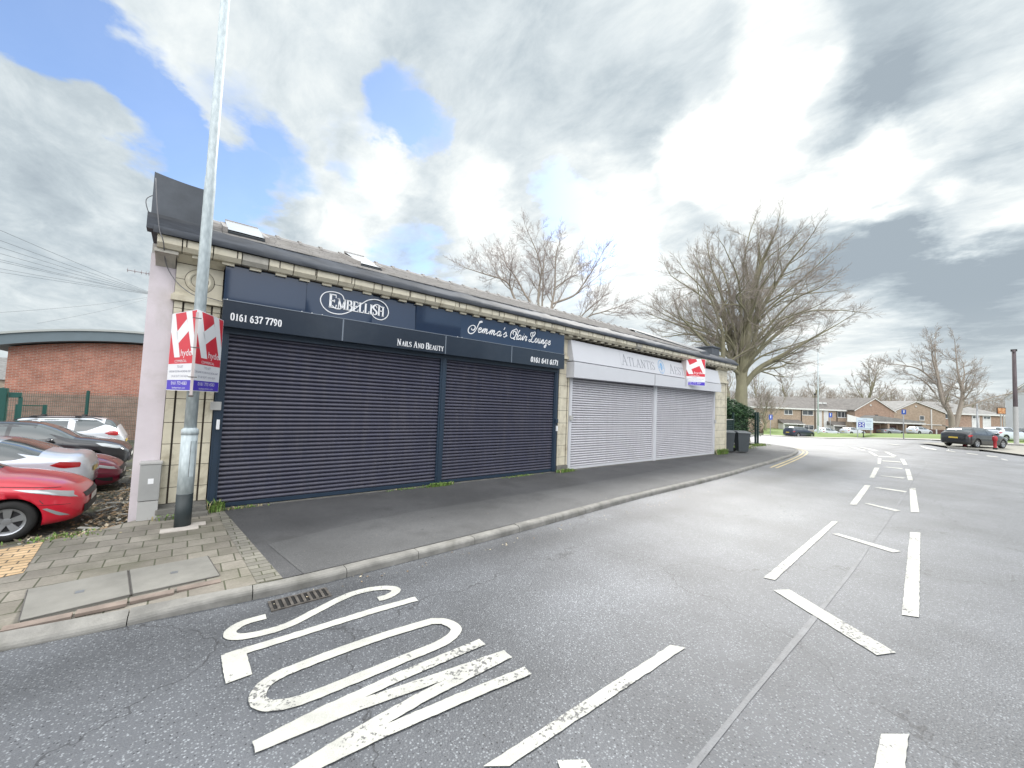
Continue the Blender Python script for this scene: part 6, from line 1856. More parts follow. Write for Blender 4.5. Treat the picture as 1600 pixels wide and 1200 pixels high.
BT = [(.26, -1.5, [(16.35, 1.9), (15.23, 4.24), (15.14, 5.34), (15.04, 7.08), (14.71, 8.51), (13.73, 10.72), (12.89, 12.6)]),
 (.30, 1.5, [(16.89, 3.99), (16.8, 5.41), (16.31, 7.29), (15.97, 9.52), (14.99, 11.9), (14.16, 13.6)]),
 (.30, -1.8, [(16.95, 5.2), (17.24, 8.61), (17.07, 10.69), (17.53, 12.81), (18.16, 14.5), (18.4, 15.4)]),
 (.22, -2.5, [(17.0, 4.0), (17.9, 5.45), (19.47, 6.46), (21.37, 7.6), (23.0, 8.6)]),
 (.16, 2.0, [(17.1, 4.4), (19.16, 5.5), (21.37, 5.9), (23.0, 6.5)]),
 (.22, 3.0, [(17.0, 4.8), (18.52, 7.7), (19.46, 9.66), (20.41, 11.31), (20.9, 12.1)]),
 (.18, 2.8, [(16.8, 5.6), (14.87, 7.87), (12.96, 9.08), (11.5, 9.9)]),
 (.15, -2.8, [(16.8, 5.0), (14.26, 6.58), (12.18, 8.0), (10.9, 8.6)]),
 (.18, 3.2, [(17.0, 6.0), (16.29, 8.57), (16.27, 11.14), (16.25, 13.2), (16.07, 14.6)]),
 (.17, -3.2, [(17.12, 8.0), (18.5, 10.91), (19.13, 12.8), (19.7, 14.0)]),
 (.18, 0.5, [(16.95, 5.6), (19.47, 7.74), (21.4, 9.2), (22.6, 10.0)])]
PB = dict(wob=.085, lift=.045, n=[0, 5, 4, 4, 3], ang=(18, 46), ratio=.60, rmin=.0055, dens=1.12, blen=2.25)
BT = [(r_, d_, [(16.9 + (l_ - 16.9) * (.96 if l_ < 16.9 else .82), h_ * .96) for l_, h_ in pl]) for r_, d_, pl in BT]
_r = random.Random(99)
for k_ in range(30):
    az = k_ * 2.39996; ce = .02 + .96 * ((k_ + .5) / 30); se = sqrt(1 - ce * ce)
    lx, dx, hz = se * cos(az) * (6.6 if cos(az) < 0 else 5.8), se * sin(az) * 5.5, ce * 7.7
    q_ = _r.uniform(.86, 1.02); h0 = _r.uniform(3.8, 8.2)
    tx, tz = 17.1 + lx * q_, 7.6 + hz * q_
    m1 = (16.95 + lx * .22, h0 + (tz - h0) * .38 + .3); m2 = (16.95 + lx * .62, h0 + (tz - h0) * .72 + .35)
    BT.append((.085 + .03 * _r.random(), dx * q_, [(16.95 + _r.uniform(-.3, .3), h0), m1, (m2[0] + _r.uniform(-.5, .5), m2[1] + _r.uniform(-.3, .5)), (tx, tz)]))
limb_tree('bare_tree', 'largest bare tree, broad domed crown rising behind the evergreen hedge', BT, 29, (16.9, -.2), 3, [(16.9, -.1, .62), (16.85, .8, .5), (16.82, 2.2, .44), (16.9, 3.6, .40), (16.97, 5.2, .30), (17.0, 6.2, .24)], PB, (M_BARK, M_TWIG), 4)
ST = [(.15, 0, [(3.16, 8.5), (3.16, 10.02), (3.24, 11.04), (3.41, 12.41), (3.39, 14.8), (3.57, 16.0)]), (.10, 1, [(3.1, 6), (2.43, 10.22), (2.41, 12.25), (2.4, 14.19), (2.56, 16.03)]), (.12, -1.5, [(3.1, 6), (2.07, 10.32), (2.02, 12.24), (2.14, 13.5), (1.7, 14.85), (1.09, 16.0)]),
 (.12, 1.5, [(3.1, 5.5), (1.52, 10.52), (0.8, 11.85), (-0.04, 13.41), (-0.87, 14.52), (-1.2, 15.5)]), (.12, -1, [(3.1, 5), (0.06, 10.91), (-0.56, 12.25), (-1.2, 12.69), (-2.6, 13.0), (-3.9, 13.3)]), (.10, 0, [(3.3, 10.9), (5.06, 11.68), (5.82, 12.62), (6.66, 14.0), (7.2, 15.0)]), (.08, 1, [(3.1, 6), (5.57, 9.55), (6.43, 10.6), (7.52, 11.6)]), (.08, -1, [(3.1, 6), (5.91, 9.45), (7.56, 10.19), (8.5, 10.5)]), (.07, 1, [(3.3, 12.2), (4.67, 13.37), (5.5, 13.9)])]
PS = dict(wob=.10, lift=.05, n=[0, 5, 5, 4, 3], ang=(20, 48), ratio=.58, rmin=.0062, dens=1.2, blen=2.5)
limb_tree('bare_tree', 'pale slender bare tree showing its upper branches above the slate roof', ST, 34, (3.1, -.3), 8, [(3.1, -.3, .36), (3.1, 4, .30), (3.12, 8, .2), (3.16, 10, .16)], PS, (M_BARK2, M_TWIG2), 4)
RT = [(.24, -1, [(46.9, 1.0), (46.66, 2.6), (45.62, 3.92), (45.09, 5.34), (44.67, 6.77), (44.04, 8.65), (43.8, 9.8)]), (.22, 1, [(46.9, 1.0), (46.83, 3.19), (46.42, 4.84), (46.13, 7.05), (46.1, 8.73), (46.3, 10.6)]), (.24, 0, [(47.1, 1.0), (47.78, 3.45), (48.08, 4.9), (47.89, 6.01), (47.59, 7.67), (47.39, 10.2)]),
 (.09, 1, [(47.95, 3.79), (48.3, 4.69), (49.1, 5.61), (50.4, 5.8)]), (.09, -1, [(48.06, 3.57), (49.06, 4.05), (50.75, 4.79), (52.5, 5.3)]), (.12, 1.5, [(48.09, 5.13), (48.67, 6.15), (49.47, 7.18), (49.9, 8.6)]), (.09, 1, [(44.89, 6.45), (43.8, 7.52), (42.46, 7.91), (41.2, 8.0)]), (.08, -1, [(45.09, 5.01), (43.77, 6.07), (42.22, 6.68), (41.2, 6.8)])]
PR = dict(wob=.10, lift=.04, n=[0, 5, 5, 4, 3], ang=(20, 48), ratio=.58, rmin=.0075, dens=1.3, blen=2.2)
limb_tree('bare_tree', 'bare tree with a twin stem behind the black hatchback', RT, 42, (46.95, .1), 12, [(46.95, 0, .50), (46.95, .8, .42), (46.95, 1.5, .34)], PR, (M_BARK2, M_TWIG), 4)


def simple_tree(name, label, l, z, z0, h, w, seed, mats, maxl=4, group=None, dens=1.0, low=.25, rm=.02, lean=0):
    rnd = random.Random(seed); b = L2W(l, z, z0); r = empty(name, label, 'tree', group, b)
    tb, cb = MB(), MB()
    P = dict(wob=.09, lift=.06, n=[0, int(5 * dens + 1), int(4 * dens + 1), 4, 3], ang=(20, 50), ratio=.56, rmin=rm, dens=1, blen=1)
    tr_ = h * .035
    trunk = [Vector((rnd.gauss(0, .1) * i, rnd.gauss(0, .1) * i, h * .75 * i / 5)) for i in range(6)]
    tubefast(tb, trunk, tr_, tr_ * .3, 7, 0)
    nb = 9
    for c in range(nb):
        t_ = low + (.95 - low) * c / (nb - 1); f = t_ * 5; i = min(4, int(f)); p_ = trunk[i].lerp(trunk[i + 1], f - i)
        a = c * 2.4 + rnd.random(); el = radians(30 + 45 * t_); nd = Vector((cos(a) * cos(el), sin(a) * cos(el), sin(el)))
        grow(tb, cb, rnd, p_, nd, w * .5 * (1.1 - .3 * t_) * rnd.uniform(.8, 1.1), tr_ * .4 * (1.1 - .7 * t_), 1, maxl, P)
    tb.build('trunk', [mats[0]], r); cb.build('crown', [mats[1]], r)
    return r


simple_tree('bare_tree', 'low spreading bare tree on the grass past the dark blue estate', 46.5, 72, -1.4, 6.6, 7.5, 31, (M_BARK, M_TWIG), 4, dens=1.4, low=.15, rm=.018)
TW = 'bare trees standing beyond the houses'
labs = ['bare tree directly behind the left end of the housing block', 'tall bare tree above the left part of the block roof', 'narrow bare tree over the middle of the block roof', 'bare tree right of the distant street lamp, over the block roof', 'broad forked bare tree above the first brick gable', 'slim bare tree between the two brick gables', 'bare tree above the second brick gable', 'bare tree beyond the twin stemmed tree', 'small bare tree over the low roofs on the right', 'bare tree farthest to the left beyond the hedge', 'thin bare tree in the gap past the hedge', 'bare tree half hidden by the largest crown']
specs = [(62, 118, 10.5, 10, 1), (72, 116, 12, 9, 2), (82, 118, 12, 8, 3), (91, 118, 12, 9, 4), (103, 114, 15, 14, 5), (113, 118, 10, 7, 6), (124, 120, 11, 8, 7), (134, 122, 12, 9, 8), (142, 122, 9, 8, 9), (53, 96, 11, 9, 10), (58, 100, 9, 8, 11), (48, 92, 10, 9, 12)]
protos = {}
for (l, z, h, w, sd), lb in zip(specs, labs):
    key = sd % 4
    if key not in protos:
        protos[key] = (simple_tree('bare_tree', lb, l, z, -1.0, h * 1.22, w * 1.15, 40 + sd, (M_BARK, M_TWIG), 4, TW, dens=.9, rm=.028), h)
    else:
        o, h0 = protos[key]; c = copy_tree(o); b = L2W(l, z, -1.0); c.location = b; c.rotation_euler[2] = sd * 1.3; s = h / h0; c.scale = (s, s, s); c['label'] = lb

# scrubby thicket behind the hedge and far wood on the hill
def thicket(mb, rnd, n, fpos, hh):
    for i in range(n):
        p_ = fpos(); h = hh * rnd.uniform(.5, 1.1); 
        for k in range(3):
            q = [p_]; d = Vector((rnd.gauss(0, .35), rnd.gauss(0, .35), 1)).normalized()
            for s in range(3): d = (d + Vector((rnd.gauss(0, .2), rnd.gauss(0, .2), .05))).normalized(); q.append(q[-1] + d * h / 3)
            tubefast(mb, q, .02, .008, 3, 0)
            for t_ in range(5):
                a = q[1 + t_ % 3]; dd = (d + Vector((rnd.gauss(0, .6), rnd.gauss(0, .6), rnd.gauss(0, .3)))).normalized(); tubefast(mb, [a, a + dd * h * .22, a + dd * h * .42 + Vector((0, 0, .1))], .012, .006, 3, 0)
mb = MB(); rnd = random.Random(77)
def _tp():
    z = rnd.uniform(84, 96); return L2W(rnd.uniform(.50, .765) * z, z, -1.2)
thicket(mb, rnd, 420, _tp, 6.0)
tag(mb.build('bramble_thicket', [M_TWIG]), 'tangle of bare brambles and saplings behind the evergreen hedge', 'thicket', kind='stuff')
mb = MB(); mb.smooth = True
HL = []
rows = [(150, -2), (160, 5), (175, 8.5), (210, 10), (260, 11)]
for i in range(61):
    l = -60 + 420 * i / 60; 
    k = ss(90, 150, l) * (1 - .25 * ss(175, 200, l))
    for j, (z, h) in enumerate(rows):
        w = L2W(l, z + 8 * sin(l * .03)); mb.v.append((w.x, w.y, -2 + (h + 2) * (0.12 + .88 * k) + .8 * mnoise.noise(Vector((l * .03, j, 0)))))
for i in range(60):
    for j in range(4): a = i * 5 + j; mb.face((a, a + 5, a + 6, a + 1))
tag(mb.build('hillside', mat('hillside scrub', (0.15, 0.14, 0.085), .95, var=.4, vscale=.4)), kind='structure')
mb = MB(); rnd = random.Random(78)
for i in range(900):
    l = rnd.uniform(95, 330); z = rnd.uniform(158, 215); k = ss(90, 150, l) * (1 - .25 * ss(175, 200, l)); j = ss(150, 185, z)
    p_ = L2W(l, z, -2 + (5 + 5.5 * j) * (.12 + .88 * k)); h = rnd.uniform(3.5, 8)
    d = Vector((rnd.gauss(0, .06), rnd.gauss(0, .06), 1)); tubefast(mb, [p_, p_ + d * h], .12, .03, 3, 0)
    for t_ in range(12):
        a = p_ + d * h * rnd.uniform(.25, 1); dd = Vector((rnd.gauss(0, 1), rnd.gauss(0, 1), .9)).normalized(); e = a + dd * h * .22; tubefast(mb, [a, e], .05, .02, 3, 0)
        for u in range(2): ee = (dd + Vector((rnd.gauss(0, .5), rnd.gauss(0, .5), .3))).normalized(); tubefast(mb, [e, e + ee * h * .16], .03, .012, 3, 0)
tag(mb.build('hillside_wood', [M_TWIG]), 'far bare wood along the hillside behind the houses', 'wood', kind='stuff')

# ------------------------------------------------------------------ houses beyond the verge
M_ROOFT = mat('brown grey roof tiles', (0.145, 0.135, 0.125), .85, var=.25, vscale=1.5, bump=.4, bscale=12)
M_ROOFL = mat('lighter grey roof tiles', (0.24, 0.235, 0.225), .85, var=.2, vscale=1.5, bump=.4, bscale=12)
M_FASC = mat('white fascia board', (0.70, 0.70, 0.68), .5, var=.05)
M_WFRAME = mat('white window frame', (0.68, 0.69, 0.68), .5)
M_WGL = mat('house window glass', (0.06, 0.07, 0.08), .08, spec=.8, var=.4, vscale=1)
M_WDARK = mat('brown window frame', (0.10, 0.07, 0.05), .5)
M_GARAGE = mat('brown garage door', (0.11, 0.055, 0.045), .6, var=.15)
M_PANEL = mat('white cladding panel', (0.62, 0.63, 0.62), .6, var=.08, vscale=1.5)
ROT = -YAW
YV = Vector((SY, CY, 0)); XV = Vector((CY, -SY, 0))


class House:
    """built in a local frame: x to the right across the view, y away, z up"""
    def __init__(s, name, label, l, z, Z, cat='house', turn=0.0, group=None):
        s.o = L2W(l, z, Z); s.r = empty(name, label, cat, group, s.o, ROT + turn)
    def prism(s, nm, m, poly, y0, y1, parent=None):
        mb = MB(); mb.prism(poly, y0, y1, lambda u, v, w: (u, w, v)); return mb.build(nm, m, parent or s.r)
    def box(s, nm, m, *b, parent=None, bev=0):
        mb = MB(); mb.box(*b); return mb.build(nm, m, parent or s.r, bev=bev)
    def window(s, x0, x1, z0, z1, y=0.0, n=2, mf=None):
        mb = MB(); t = .07; yy = y - .03
        mb.box(x0, x1, yy, y + .05, z0, z0 + t); mb.box(x0, x1, yy, y + .05, z1 - t, z1)
        for i in range(n + 1):
            x = x0 + (x1 - x0 - t) * i / n; mb.box(x, x + t, yy + .002, y + .05, z0 + t, z1 - t)
        f = mb.build('window', mf or M_WFRAME, s.r)
        mb = MB(); mb.box(x0 + .02, x1 - .02, y - .008, y + .04, z0 + .02, z1 - .02); mb.build('pane', M_WGL, f)
        mb = MB(); mb.box(x0 - .05, x1 + .05, y - .08, y, z0 - .06, z0 - .003); mb.build('sill', mf or M_WFRAME, f)
    def gable(s, x0, x1, ze, zp, depth, mw, mr, xp=None, y0=0.0, z0=-.6, over=.25):
        xp = (x0 + x1) / 2 if xp is None else xp
        s.prism('wall', mw, [(x0, z0), (x1, z0), (x1, ze), (xp, zp), (x0, ze)], y0, y0 + depth)
        k0 = (zp - ze) / (xp - x0); k1 = (zp - ze) / (x1 - xp); t = .16
        a = [(x0 - over, ze - k0 * over + .02), (xp, zp + .02), (xp, zp + .02 + t), (x0 - over, ze - k0 * over + .02 + t)]
        b = [(xp, zp + .02), (x1 + over, ze - k1 * over + .02), (x1 + over, ze - k1 * over + .02 + t), (xp, zp + .02 + t)]
        mb = MB(); mb.prism(a, y0 - .18, y0 + depth + .2, lambda u, v, w: (u, w, v)); mb.prism(b, y0 - .18, y0 + depth + .2, lambda u, v, w: (u, w, v))
        rf = mb.build('roof', mr, s.r)
        mb = MB(); mb.prism([(u, v - .10) for u, v in a], y0 - .24, y0 - .185, lambda u, v, w: (u, w, v)); mb.prism([(u, v - .10) for u, v in b], y0 - .24, y0 - .185, lambda u, v, w: (u, w, v))
        mb.build('bargeboard', M_FASC, rf)
        return rf
    def eaves(s, x0, x1, ze, zp, depth, mw, mr, z0=-.6, over=.35, hipl=0, hipr=0, y0=0):
        mb = MB(); mb.box(x0, x1, y0, y0 + depth, z0, ze); mb.build('wall', mw, s.r)
        mb = MB(); yr = y0 + depth / 2; k = (zp - ze) / (depth / 2 + over); t = .15
        A = [(x0 - over, y0 - over, ze + .02), (x1 + over, y0 - over, ze + .02), (x1 + over - hipr, yr, zp), (x0 - over + hipl, yr, zp), (x0 - over, y0 + depth + over, ze + .02), (x1 + over, y0 + depth + over, ze + .02)]
        B = [(x, y, z + t) for x, y, z in A]
        mb.add(A + B, [(6, 7, 8, 9), (9, 8, 11, 10), (0, 1, 7, 6), (4, 10, 11, 5), (0, 6, 9, 10, 4), (1, 5, 11, 8, 7), (0, 4, 5, 1)])
        rf = mb.build('roof', mr, s.r)
        mb = MB(); mb.box(x0 - over, x1 + over, y0 - over - .06, y0 - over - .002, ze - .12, ze + .16); mb.build('fascia', M_FASC, rf)
        return rf


# block with the long roof. ground about -1.75
G1 = -1.75
h = House('terraced_block', 'long buff brick housing block with brown tiled roof, porches and white panel bays', 46, 80, G1, 'house')
h.eaves(0, 22.6, 5.15, 7.6, 9, M_BUFF, M_ROOFT, hipl=9)
for x0, x1, z0, z1, n in ((13.0, 15.2, 3.95, 4.95, 2), (20.1, 22.3, 3.75, 4.95, 3), (13.3, 15.3, 1.0, 2.0, 2), (9.3, 11.0, 3.95, 4.9, 2)): h.window(x0, x1, z0, z1, 0, n)
h.box('bay_panel', M_PANEL, 15.8, 16.9, -.06, 0, 1.0, 5.0); h.box('bay_panel', M_PANEL, 17.3, 18.2, -.06, 0, 1.0, 5.0)
for a, b in ((8.0, 12.3), (17.9, 21.9)):
    mb = MB(); mb.prism([(-1.7, 2.15), (0, 2.95), (0, 2.15)], a, b, lambda u, v, w: (w, u, v)); pr = mb.build('porch', M_ROOFT, h.r)
    mb = MB(); mb.box(a, b, -1.78, -1.70, 2.0, 2.2); mb.build('porch_fascia', M_FASC, pr)
    mb = MB(); mb.box(a + .1, a + .3, -1.6, 0, -.5, 2.14); mb.box(b - .3, b - .1, -1.6, 0, -.5, 2.14); mb.box(a + .4, b - .4, -.3, -.02, 1.0, 2.0); mb.build('porch_wall', M_PANEL, pr)
for x in (12.7, 19.9): h.box('downpipe', M_BLK, x, x + .12, -.12, -.02, -.4, 5.1)
mb = MB()
for x in (14.0, 15.0): mb.box(x + 3.5, x + 4.2, 1.6, 2.0, 6.4, 6.75)
mb.build('roof_vent', M_PANEL, h.r)
G2 = -1.25
h = House('gable_house', 'brick gable end with white bargeboards behind the blue and white board, first of two', 67.9, 78, G2, group='paired brick gables')
h.gable(0, 7.75, 4.85, 7.25, 12, M_BUFF2, M_ROOFT); h.window(3.9, 4.6, 2.95, 4.1, 0, 1, M_WDARK)
mb = MB(); mb.lathe([(.18, -.12), (.18, 0), (0, -.12)], (3.1, -.01, 5.9), 12, 'y'); mb.build('wall_light', M_FASC, h.r)
# projecting flat-fronted garages with a shallow roof
h2 = House('garage_row', 'low garages with white fascia and open dark bays left of the second gable', 66.4, 75.5, G2, 'garages')
mb = MB(); mb.prism([(0, 2.6), (3.4, 3.9), (12.6, 3.05), (12.6, 2.6)], 0.0, 3.0, lambda u, v, w: (u, w, v)); mb.build('roof', M_ROOFL, h2.r)
h2.prism('roof_fascia', M_FASC, [(-2.2, 3.0), (-2.2, 3.9), (3.2, 2.75), (12.8, 2.75), (12.8, 2.5), (-2.2, 2.5)], -.12, -.02)
h2.box('wall', M_BUFF, 0, 12.4, 1.4, 2.9, -.6, 2.5)
for x in (2.4, 5.6, 8.9, 12.1): h2.box('pier', M_BUFF, x, x + .35, 0, 1.4, -.6, 2.5)
for x in (2.9, 6.1, 9.4): h2.box('garage_door', M_GARAGE, x, x + 2.4, 1.30, 1.39, -.3, 2.1)
h = House('gable_house', 'brick gable end with white bargeboards and a downpipe, second of two', 77.4, 80, G2, group='paired brick gables')
h.gable(0, 10.6, 4.95, 7.05, 12, M_BUFF, M_ROOFL, xp=4.5); h.window(5.35, 6.3, 3.35, 4.25, 0, 1)
mb = MB(); mb.lathe([(.18, -.12), (.18, 0), (0, -.12)], (4.6, -.01, 6.1), 12, 'y'); mb.build('wall_light', M_FASC, h.r)
h.box('downpipe', M_FASC, 7.55, 7.72, -.16, -.02, 1.6, 5.6); h.box('string_board', M_FASC, 6.6, 9.7, -.14, -.02, 2.45, 2.58)
for i in range(4): h.box('garage_door', M_GARAGE, 3.6 + i * 1.72, 5.05 + i * 1.72, -.06, -.005, -.4, 1.55)
for i in range(5): h.box('pier', M_PANEL, 3.32 + i * 1.72, 3.55 + i * 1.72, -.16, -.01, -.5, 1.6)
h = House('terraced_house', 'brick house with white bay panels between the twin stemmed tree and pale gable', 88.2, 83, G2, 'house')
h.eaves(0, 15.2, 4.95, 7.4, 9, M_BUFF2, M_ROOFL, hipr=7)
for a, b in ((.6, 2.2), (2.9, 4.6)): h.window(a, b, 3.9, 4.85, 0, 2)
h.box('bay_panel', M_PANEL, 8.6, 10.2, -.05, 0, 2.1, 4.8); h.box('bay_panel', M_PANEL, 10.9, 12.6, -.05, 0, 2.1, 4.8); h.window(8.7, 10.1, 4.1, 4.7, -.05, 2); h.window(11.0, 12.5, 4.1, 4.7, -.05, 2)
mb = MB(); mb.prism([(-1, 2.6), (5.5, 1.2), (5.5, 1.0), (-1, 2.4)], -3.0, 0, lambda u, v, w: (u, w, v)); mb.build('lean_to_roof', M_ROOFL, h.r)
h.box('porch_wall', M_PANEL, 6.5, 12, -2.2, -.1, -.6, 1.4)
h = House('pale_gable_house', 'tall pale rendered gable at the right edge behind the wooden pole', 75.2, 60, -.3, 'house', turn=radians(-51))
h.gable(0, 16, 6.45, 14.8, 11, mat('pale grey render', (0.46, 0.48, 0.51), .85, var=.08, vscale=.6, dirt=.2, dcol=(.36, .35, .28)), M_ROOFL, over=.05)
ad = empty('advertising_board', 'small orange framed advertising board left of the pale gable', 'advert board', None, L2W(71.4, 58, 0), ROT)
mb = MB(); mb.box(0, 1.25, -.05, .05, 3.42, 4.36); mb.m = 1; mb.box(.06, 1.19, -.056, -.0505, 3.48, 4.30)
def ad_build(t, v, c, b): return t.mix(t.map(t.noise(v, 4, 4, .7), .42, .58), (0.40, 0.12, 0.03), (0.62, 0.38, 0.20))
mb.build('panel', [M_BLK, mat('orange poster', (.5, .2, .05), .5, build=ad_build)], ad)
mb = MB(); mb.box(.5, .62, -.04, .04, -.3, 3.4); mb.box(.9, 1.02, -.04, .04, -.3, 3.4); mb.build('leg', M_GREYP, ad)

# ------------------------------------------------------------------ poles, signs and bollards on the verge
def pole_thing(name, label, cat, l, z, Z, hgt, r0, r1, m, n=12):
    o = empty(name, label, cat, None, L2W(l, z, Z)); mb = MB(); mb.smooth = True
    mb.tube([(0, 0, -.2), (0, 0, hgt)], [r0, r1], n); mb.build('shaft', m, o); return o
o = pole_thing('street_lamp', 'tall thin street lamp on the verge beside the dark blue estate', 'street lamp', 51.3, 66, -1.1, 14.3, .13, .06, M_GALV)
mb = MB(); mb.tube([(0, 0, 0), (0, 0, 1.5)], .17, 12); mb.build('base_shaft', M_GALV, o)
mb = MB(); mb.box(-.3, .3, -.12, .12, 14.28, 14.42); mb.build('lantern', M_GREYP, o)
o = pole_thing('street_lamp', 'short dark lamp column left of the tall thin street lamp', 'street lamp', 56.95, 74, -1.4, 7.6, .12, .09, mat('dark column', (0.09, 0.08, 0.07), .7))
mb = MB(); mb.box(-.35, .15, -.12, .12, 7.5, 7.7); mb.build('lantern', M_BLK, o)
M_WOODP = mat('dark pole timber', (0.10, 0.08, 0.085), .85, var=.3, vscale=6, stretch=(1, 1, .15), bump=.4)
o = pole_thing('telegraph_pole', 'brown wooden pole at the right edge on the forecourt verge', 'telegraph pole', 47.3, 37, .1, 8.9, .165, .13, M_WOODP)
mb = MB(); mb.box(-.17, .17, -.17, .17, -.1, 3.3); mb.lathe([(.17, 0), (.17, 3.5), (.165, 3.52)], (0, 0, 0), 14); mb.v = mb.v[8:]; mb.f = [tuple(i - 8 for i in f) for f in mb.f[6:]]; mb.mi = mb.mi[6:]; mb.sm = mb.sm[6:]
mb.build('grey_sleeve', M_GREYP, o)
mb = MB(); mb.box(-.25, .25, -.03, .03, 8.6, 8.7); mb.box(-.08, .08, -.2, .2, 8.75, 8.95); mb.build('crossarm', M_BLK, o)
M_SBLUE = mat('road sign blue', (0.03, 0.09, 0.42), .4)
M_SPOST = mat('grey sign post', (0.36, 0.37, 0.38), .5, .2)
def blue_sign(l, z, Z, H_, w, h_, label):
    o = empty('road_sign', label, 'road sign', 'blue road signs on the far verge', L2W(l, z, Z), ROT)
    mb = MB(); mb.smooth = True; mb.tube([(0, .05, -.2), (0, .05, H_)], .05, 8); mb.build('post', M_SPOST, o)
    mb = MB(); mb.box(-w / 2, w / 2, -.012, 0, H_ - h_, H_); p_ = mb.build('sign_plate', M_SBLUE, o)
    mb = MB(); mb.box(-w * .10, w * .10, -.018, -.0125, H_ - h_ * .72, H_ - h_ * .18); mb.box(-w * .10 - .04, w * .1 + .04, -.018, -.0125, H_ - h_ * .25, H_ - h_ * .16); mb.build('symbol', M_LETW, p_)
blue_sign(39.43, 60, -1.1, 3.1, .55, .75, 'blue sign on a grey post left of the dark blue estate')
blue_sign(56.6, 70, -.9, 3.65, .6, .8, 'blue sign on a grey post beside the porch of the long block')
blue_sign(44.75, 45, -.25, 3.42, .52, .55, 'square blue sign on a grey post on the grass before the second gable')
db = empty('direction_board', 'large pale board with blue square emblem, lettering and an arrow', 'direction board', None, L2W(49.0, 56, -.7), ROT)
mb = MB(); mb.box(-.03, 2.28, -.03, .03, 1.08, 2.76); mb.build('panel', mat('pale blue board', (0.56, 0.63, 0.74), .5), db)
mb = MB(); mb.box(.18, 1.12, -.036, -.0305, 1.42, 2.12); mb.build('emblem_square', mat('emblem blue', (0.05, 0.06, 0.36), .5), db)
mb = MB()
for a in range(4):
    c0, s0 = cos(pi / 4 + a * pi / 2), sin(pi / 4 + a * pi / 2)
    mb.add([(.65, -.039, 1.77), (.65 + c0 * .46 - s0 * .10, -.039, 1.77 + s0 * .30 + c0 * .08), (.65 + c0 * .46 + s0 * .10, -.039, 1.77 + s0 * .30 - c0 * .08)], [(0, 1, 2)])
mb.build('emblem_star', M_LETW, db)
mb = MB()
fdb = lambda u, v, d: (u, -.03 - d, v)
text(mb, 'HYDE', 1.12, 2.52, .13, fdb, .006, width=.62, center=True); text(mb, 'MEDICAL  CENTRE', 1.12, 2.24, .15, fdb, .006, width=1.9, center=True); text(mb, 'SURGERY', 1.65, 1.86, .10, fdb, .006, width=.75, center=True); text(mb, 'PARKING', 1.65, 1.62, .08, fdb, .006, width=.5, center=True)
mb.box(.2, 1.9, -.038, -.0305, 1.22, 1.26); mb.add([(1.88, -.037, 1.15), (2.12, -.037, 1.24), (1.88, -.037, 1.33)], [(0, 1, 2)])
mb.build('lettering', mat('board blue print', (0.10, 0.12, 0.33), .5), db)
mb = MB(); mb.box(.12, .22, .035, .10, -.4, 2.6); mb.box(2.0, 2.1, .035, .10, -.4, 2.6); mb.build('leg', M_SPOST, db)
wp = pole_thing('marker_post', 'short dark marker post on the verge left of the direction board', 'marker post', 48.6, 54.5, -.8, 1.1, .06, .05, M_BLK, 8)
def bollard(l, z, Z, hgt, label, striped):
    o = empty('bollard', label, 'bollard', 'red bollards on the forecourt edge', L2W(l, z, Z)); M_R = mat('bollard red', (0.34, 0.02, 0.03), .5, var=.1)
    mb = MB(); mb.smooth = True; mb.lathe([(.10, -.1), (.10, .12), (.085, .16), (.085, hgt * .62), (.12, hgt * .66), (.13, hgt * .80), (.12, hgt * .93), (.06, hgt), (0, hgt)], (0, 0, 0), 16); mb.build('body', M_R, o)
    mb = MB()
    if striped: mb.lathe([(.089, hgt * .30), (.089, hgt * .56)], (0, 0, 0), 16)
    else: mb.lathe([(.104, -.1), (.104, .13)], (0, 0, 0), 16)
    mb.build('band', M_LETW if striped else M_BLK, o)
bollard(34.06, 29.7, .15, .80, 'red bollard with a white band beside the twin grey posts', True)
bollard(34.03, 27.8, .15, .95, 'plain red bollard before the front wheel of the black hatchback', False)
o = empty('notice_stand', 'twin grey posts holding a small plate seen from behind', 'notice', None, L2W(35.0, 30.2, .15), ROT)
for x in (-.20, .16):
    mb = MB(); mb.smooth = True; mb.tube([(x, 0, -.1), (x, 0, 1.45)], .05, 8); mb.build('post', M_SPOST, o)
mb = MB(); mb.box(-.34, .22, -.06, -.045, .75, 1.42); mb.build('plate', mat('sign back grey', (0.25, 0.26, 0.28), .5), o)
o = pole_thing('sign_post', 'tall grey post with a small bracket behind the black hatchback', 'sign post', 35.9, 30.4, .15, 3.3, .055, .05, M_SPOST)
mb = MB(); mb.box(-.16, .06, -.03, .03, 2.8, 3.22); mb.build('bracket_plate', M_SPOST, o)
M_RAIL = mat('galv rail', (0.42, 0.43, 0.44), .45, .4)

# ------------------------------------------------------------------ cables and aerial over the lot
tp = empty('telegraph_pole', 'wooden pole hidden behind the gable where the overhead lines meet', 'telegraph pole', None, L2W(-36.6, 40, -1))
mb = MB(); mb.tube([(0, 0, 0), (0, 0, 13.2)], [.16, .12], 10); mb.build('shaft', M_WOODP, tp)
Cv = L2W(-36.62, 40, 11.72)
M_CAB = mat('overhead line', (0.10, 0.11, 0.12), .6)
def px2(px, py, z):
    d = rt * ((px - 800) / F_PX) + dn * ((py - 600) / F_PX) + fw; return Vector((0, 0, CAMH)) + d * z
ends = [((-15.5, 6.3), 9.4, .5), ((-17, 9), 9.0, .5), ((-18.5, 12), 8.9, .5), ((-20, 16), 8.9, .5), ((-23, 21), 9.4, .6), ((-24, 22), 9.3, .6), ((-27, 28), 8.6, .4), ((-28, 30), 8.2, .4), ((-9.5, 40.5), 6.6, .2), ((-8.0, 41), 6.2, .2)]
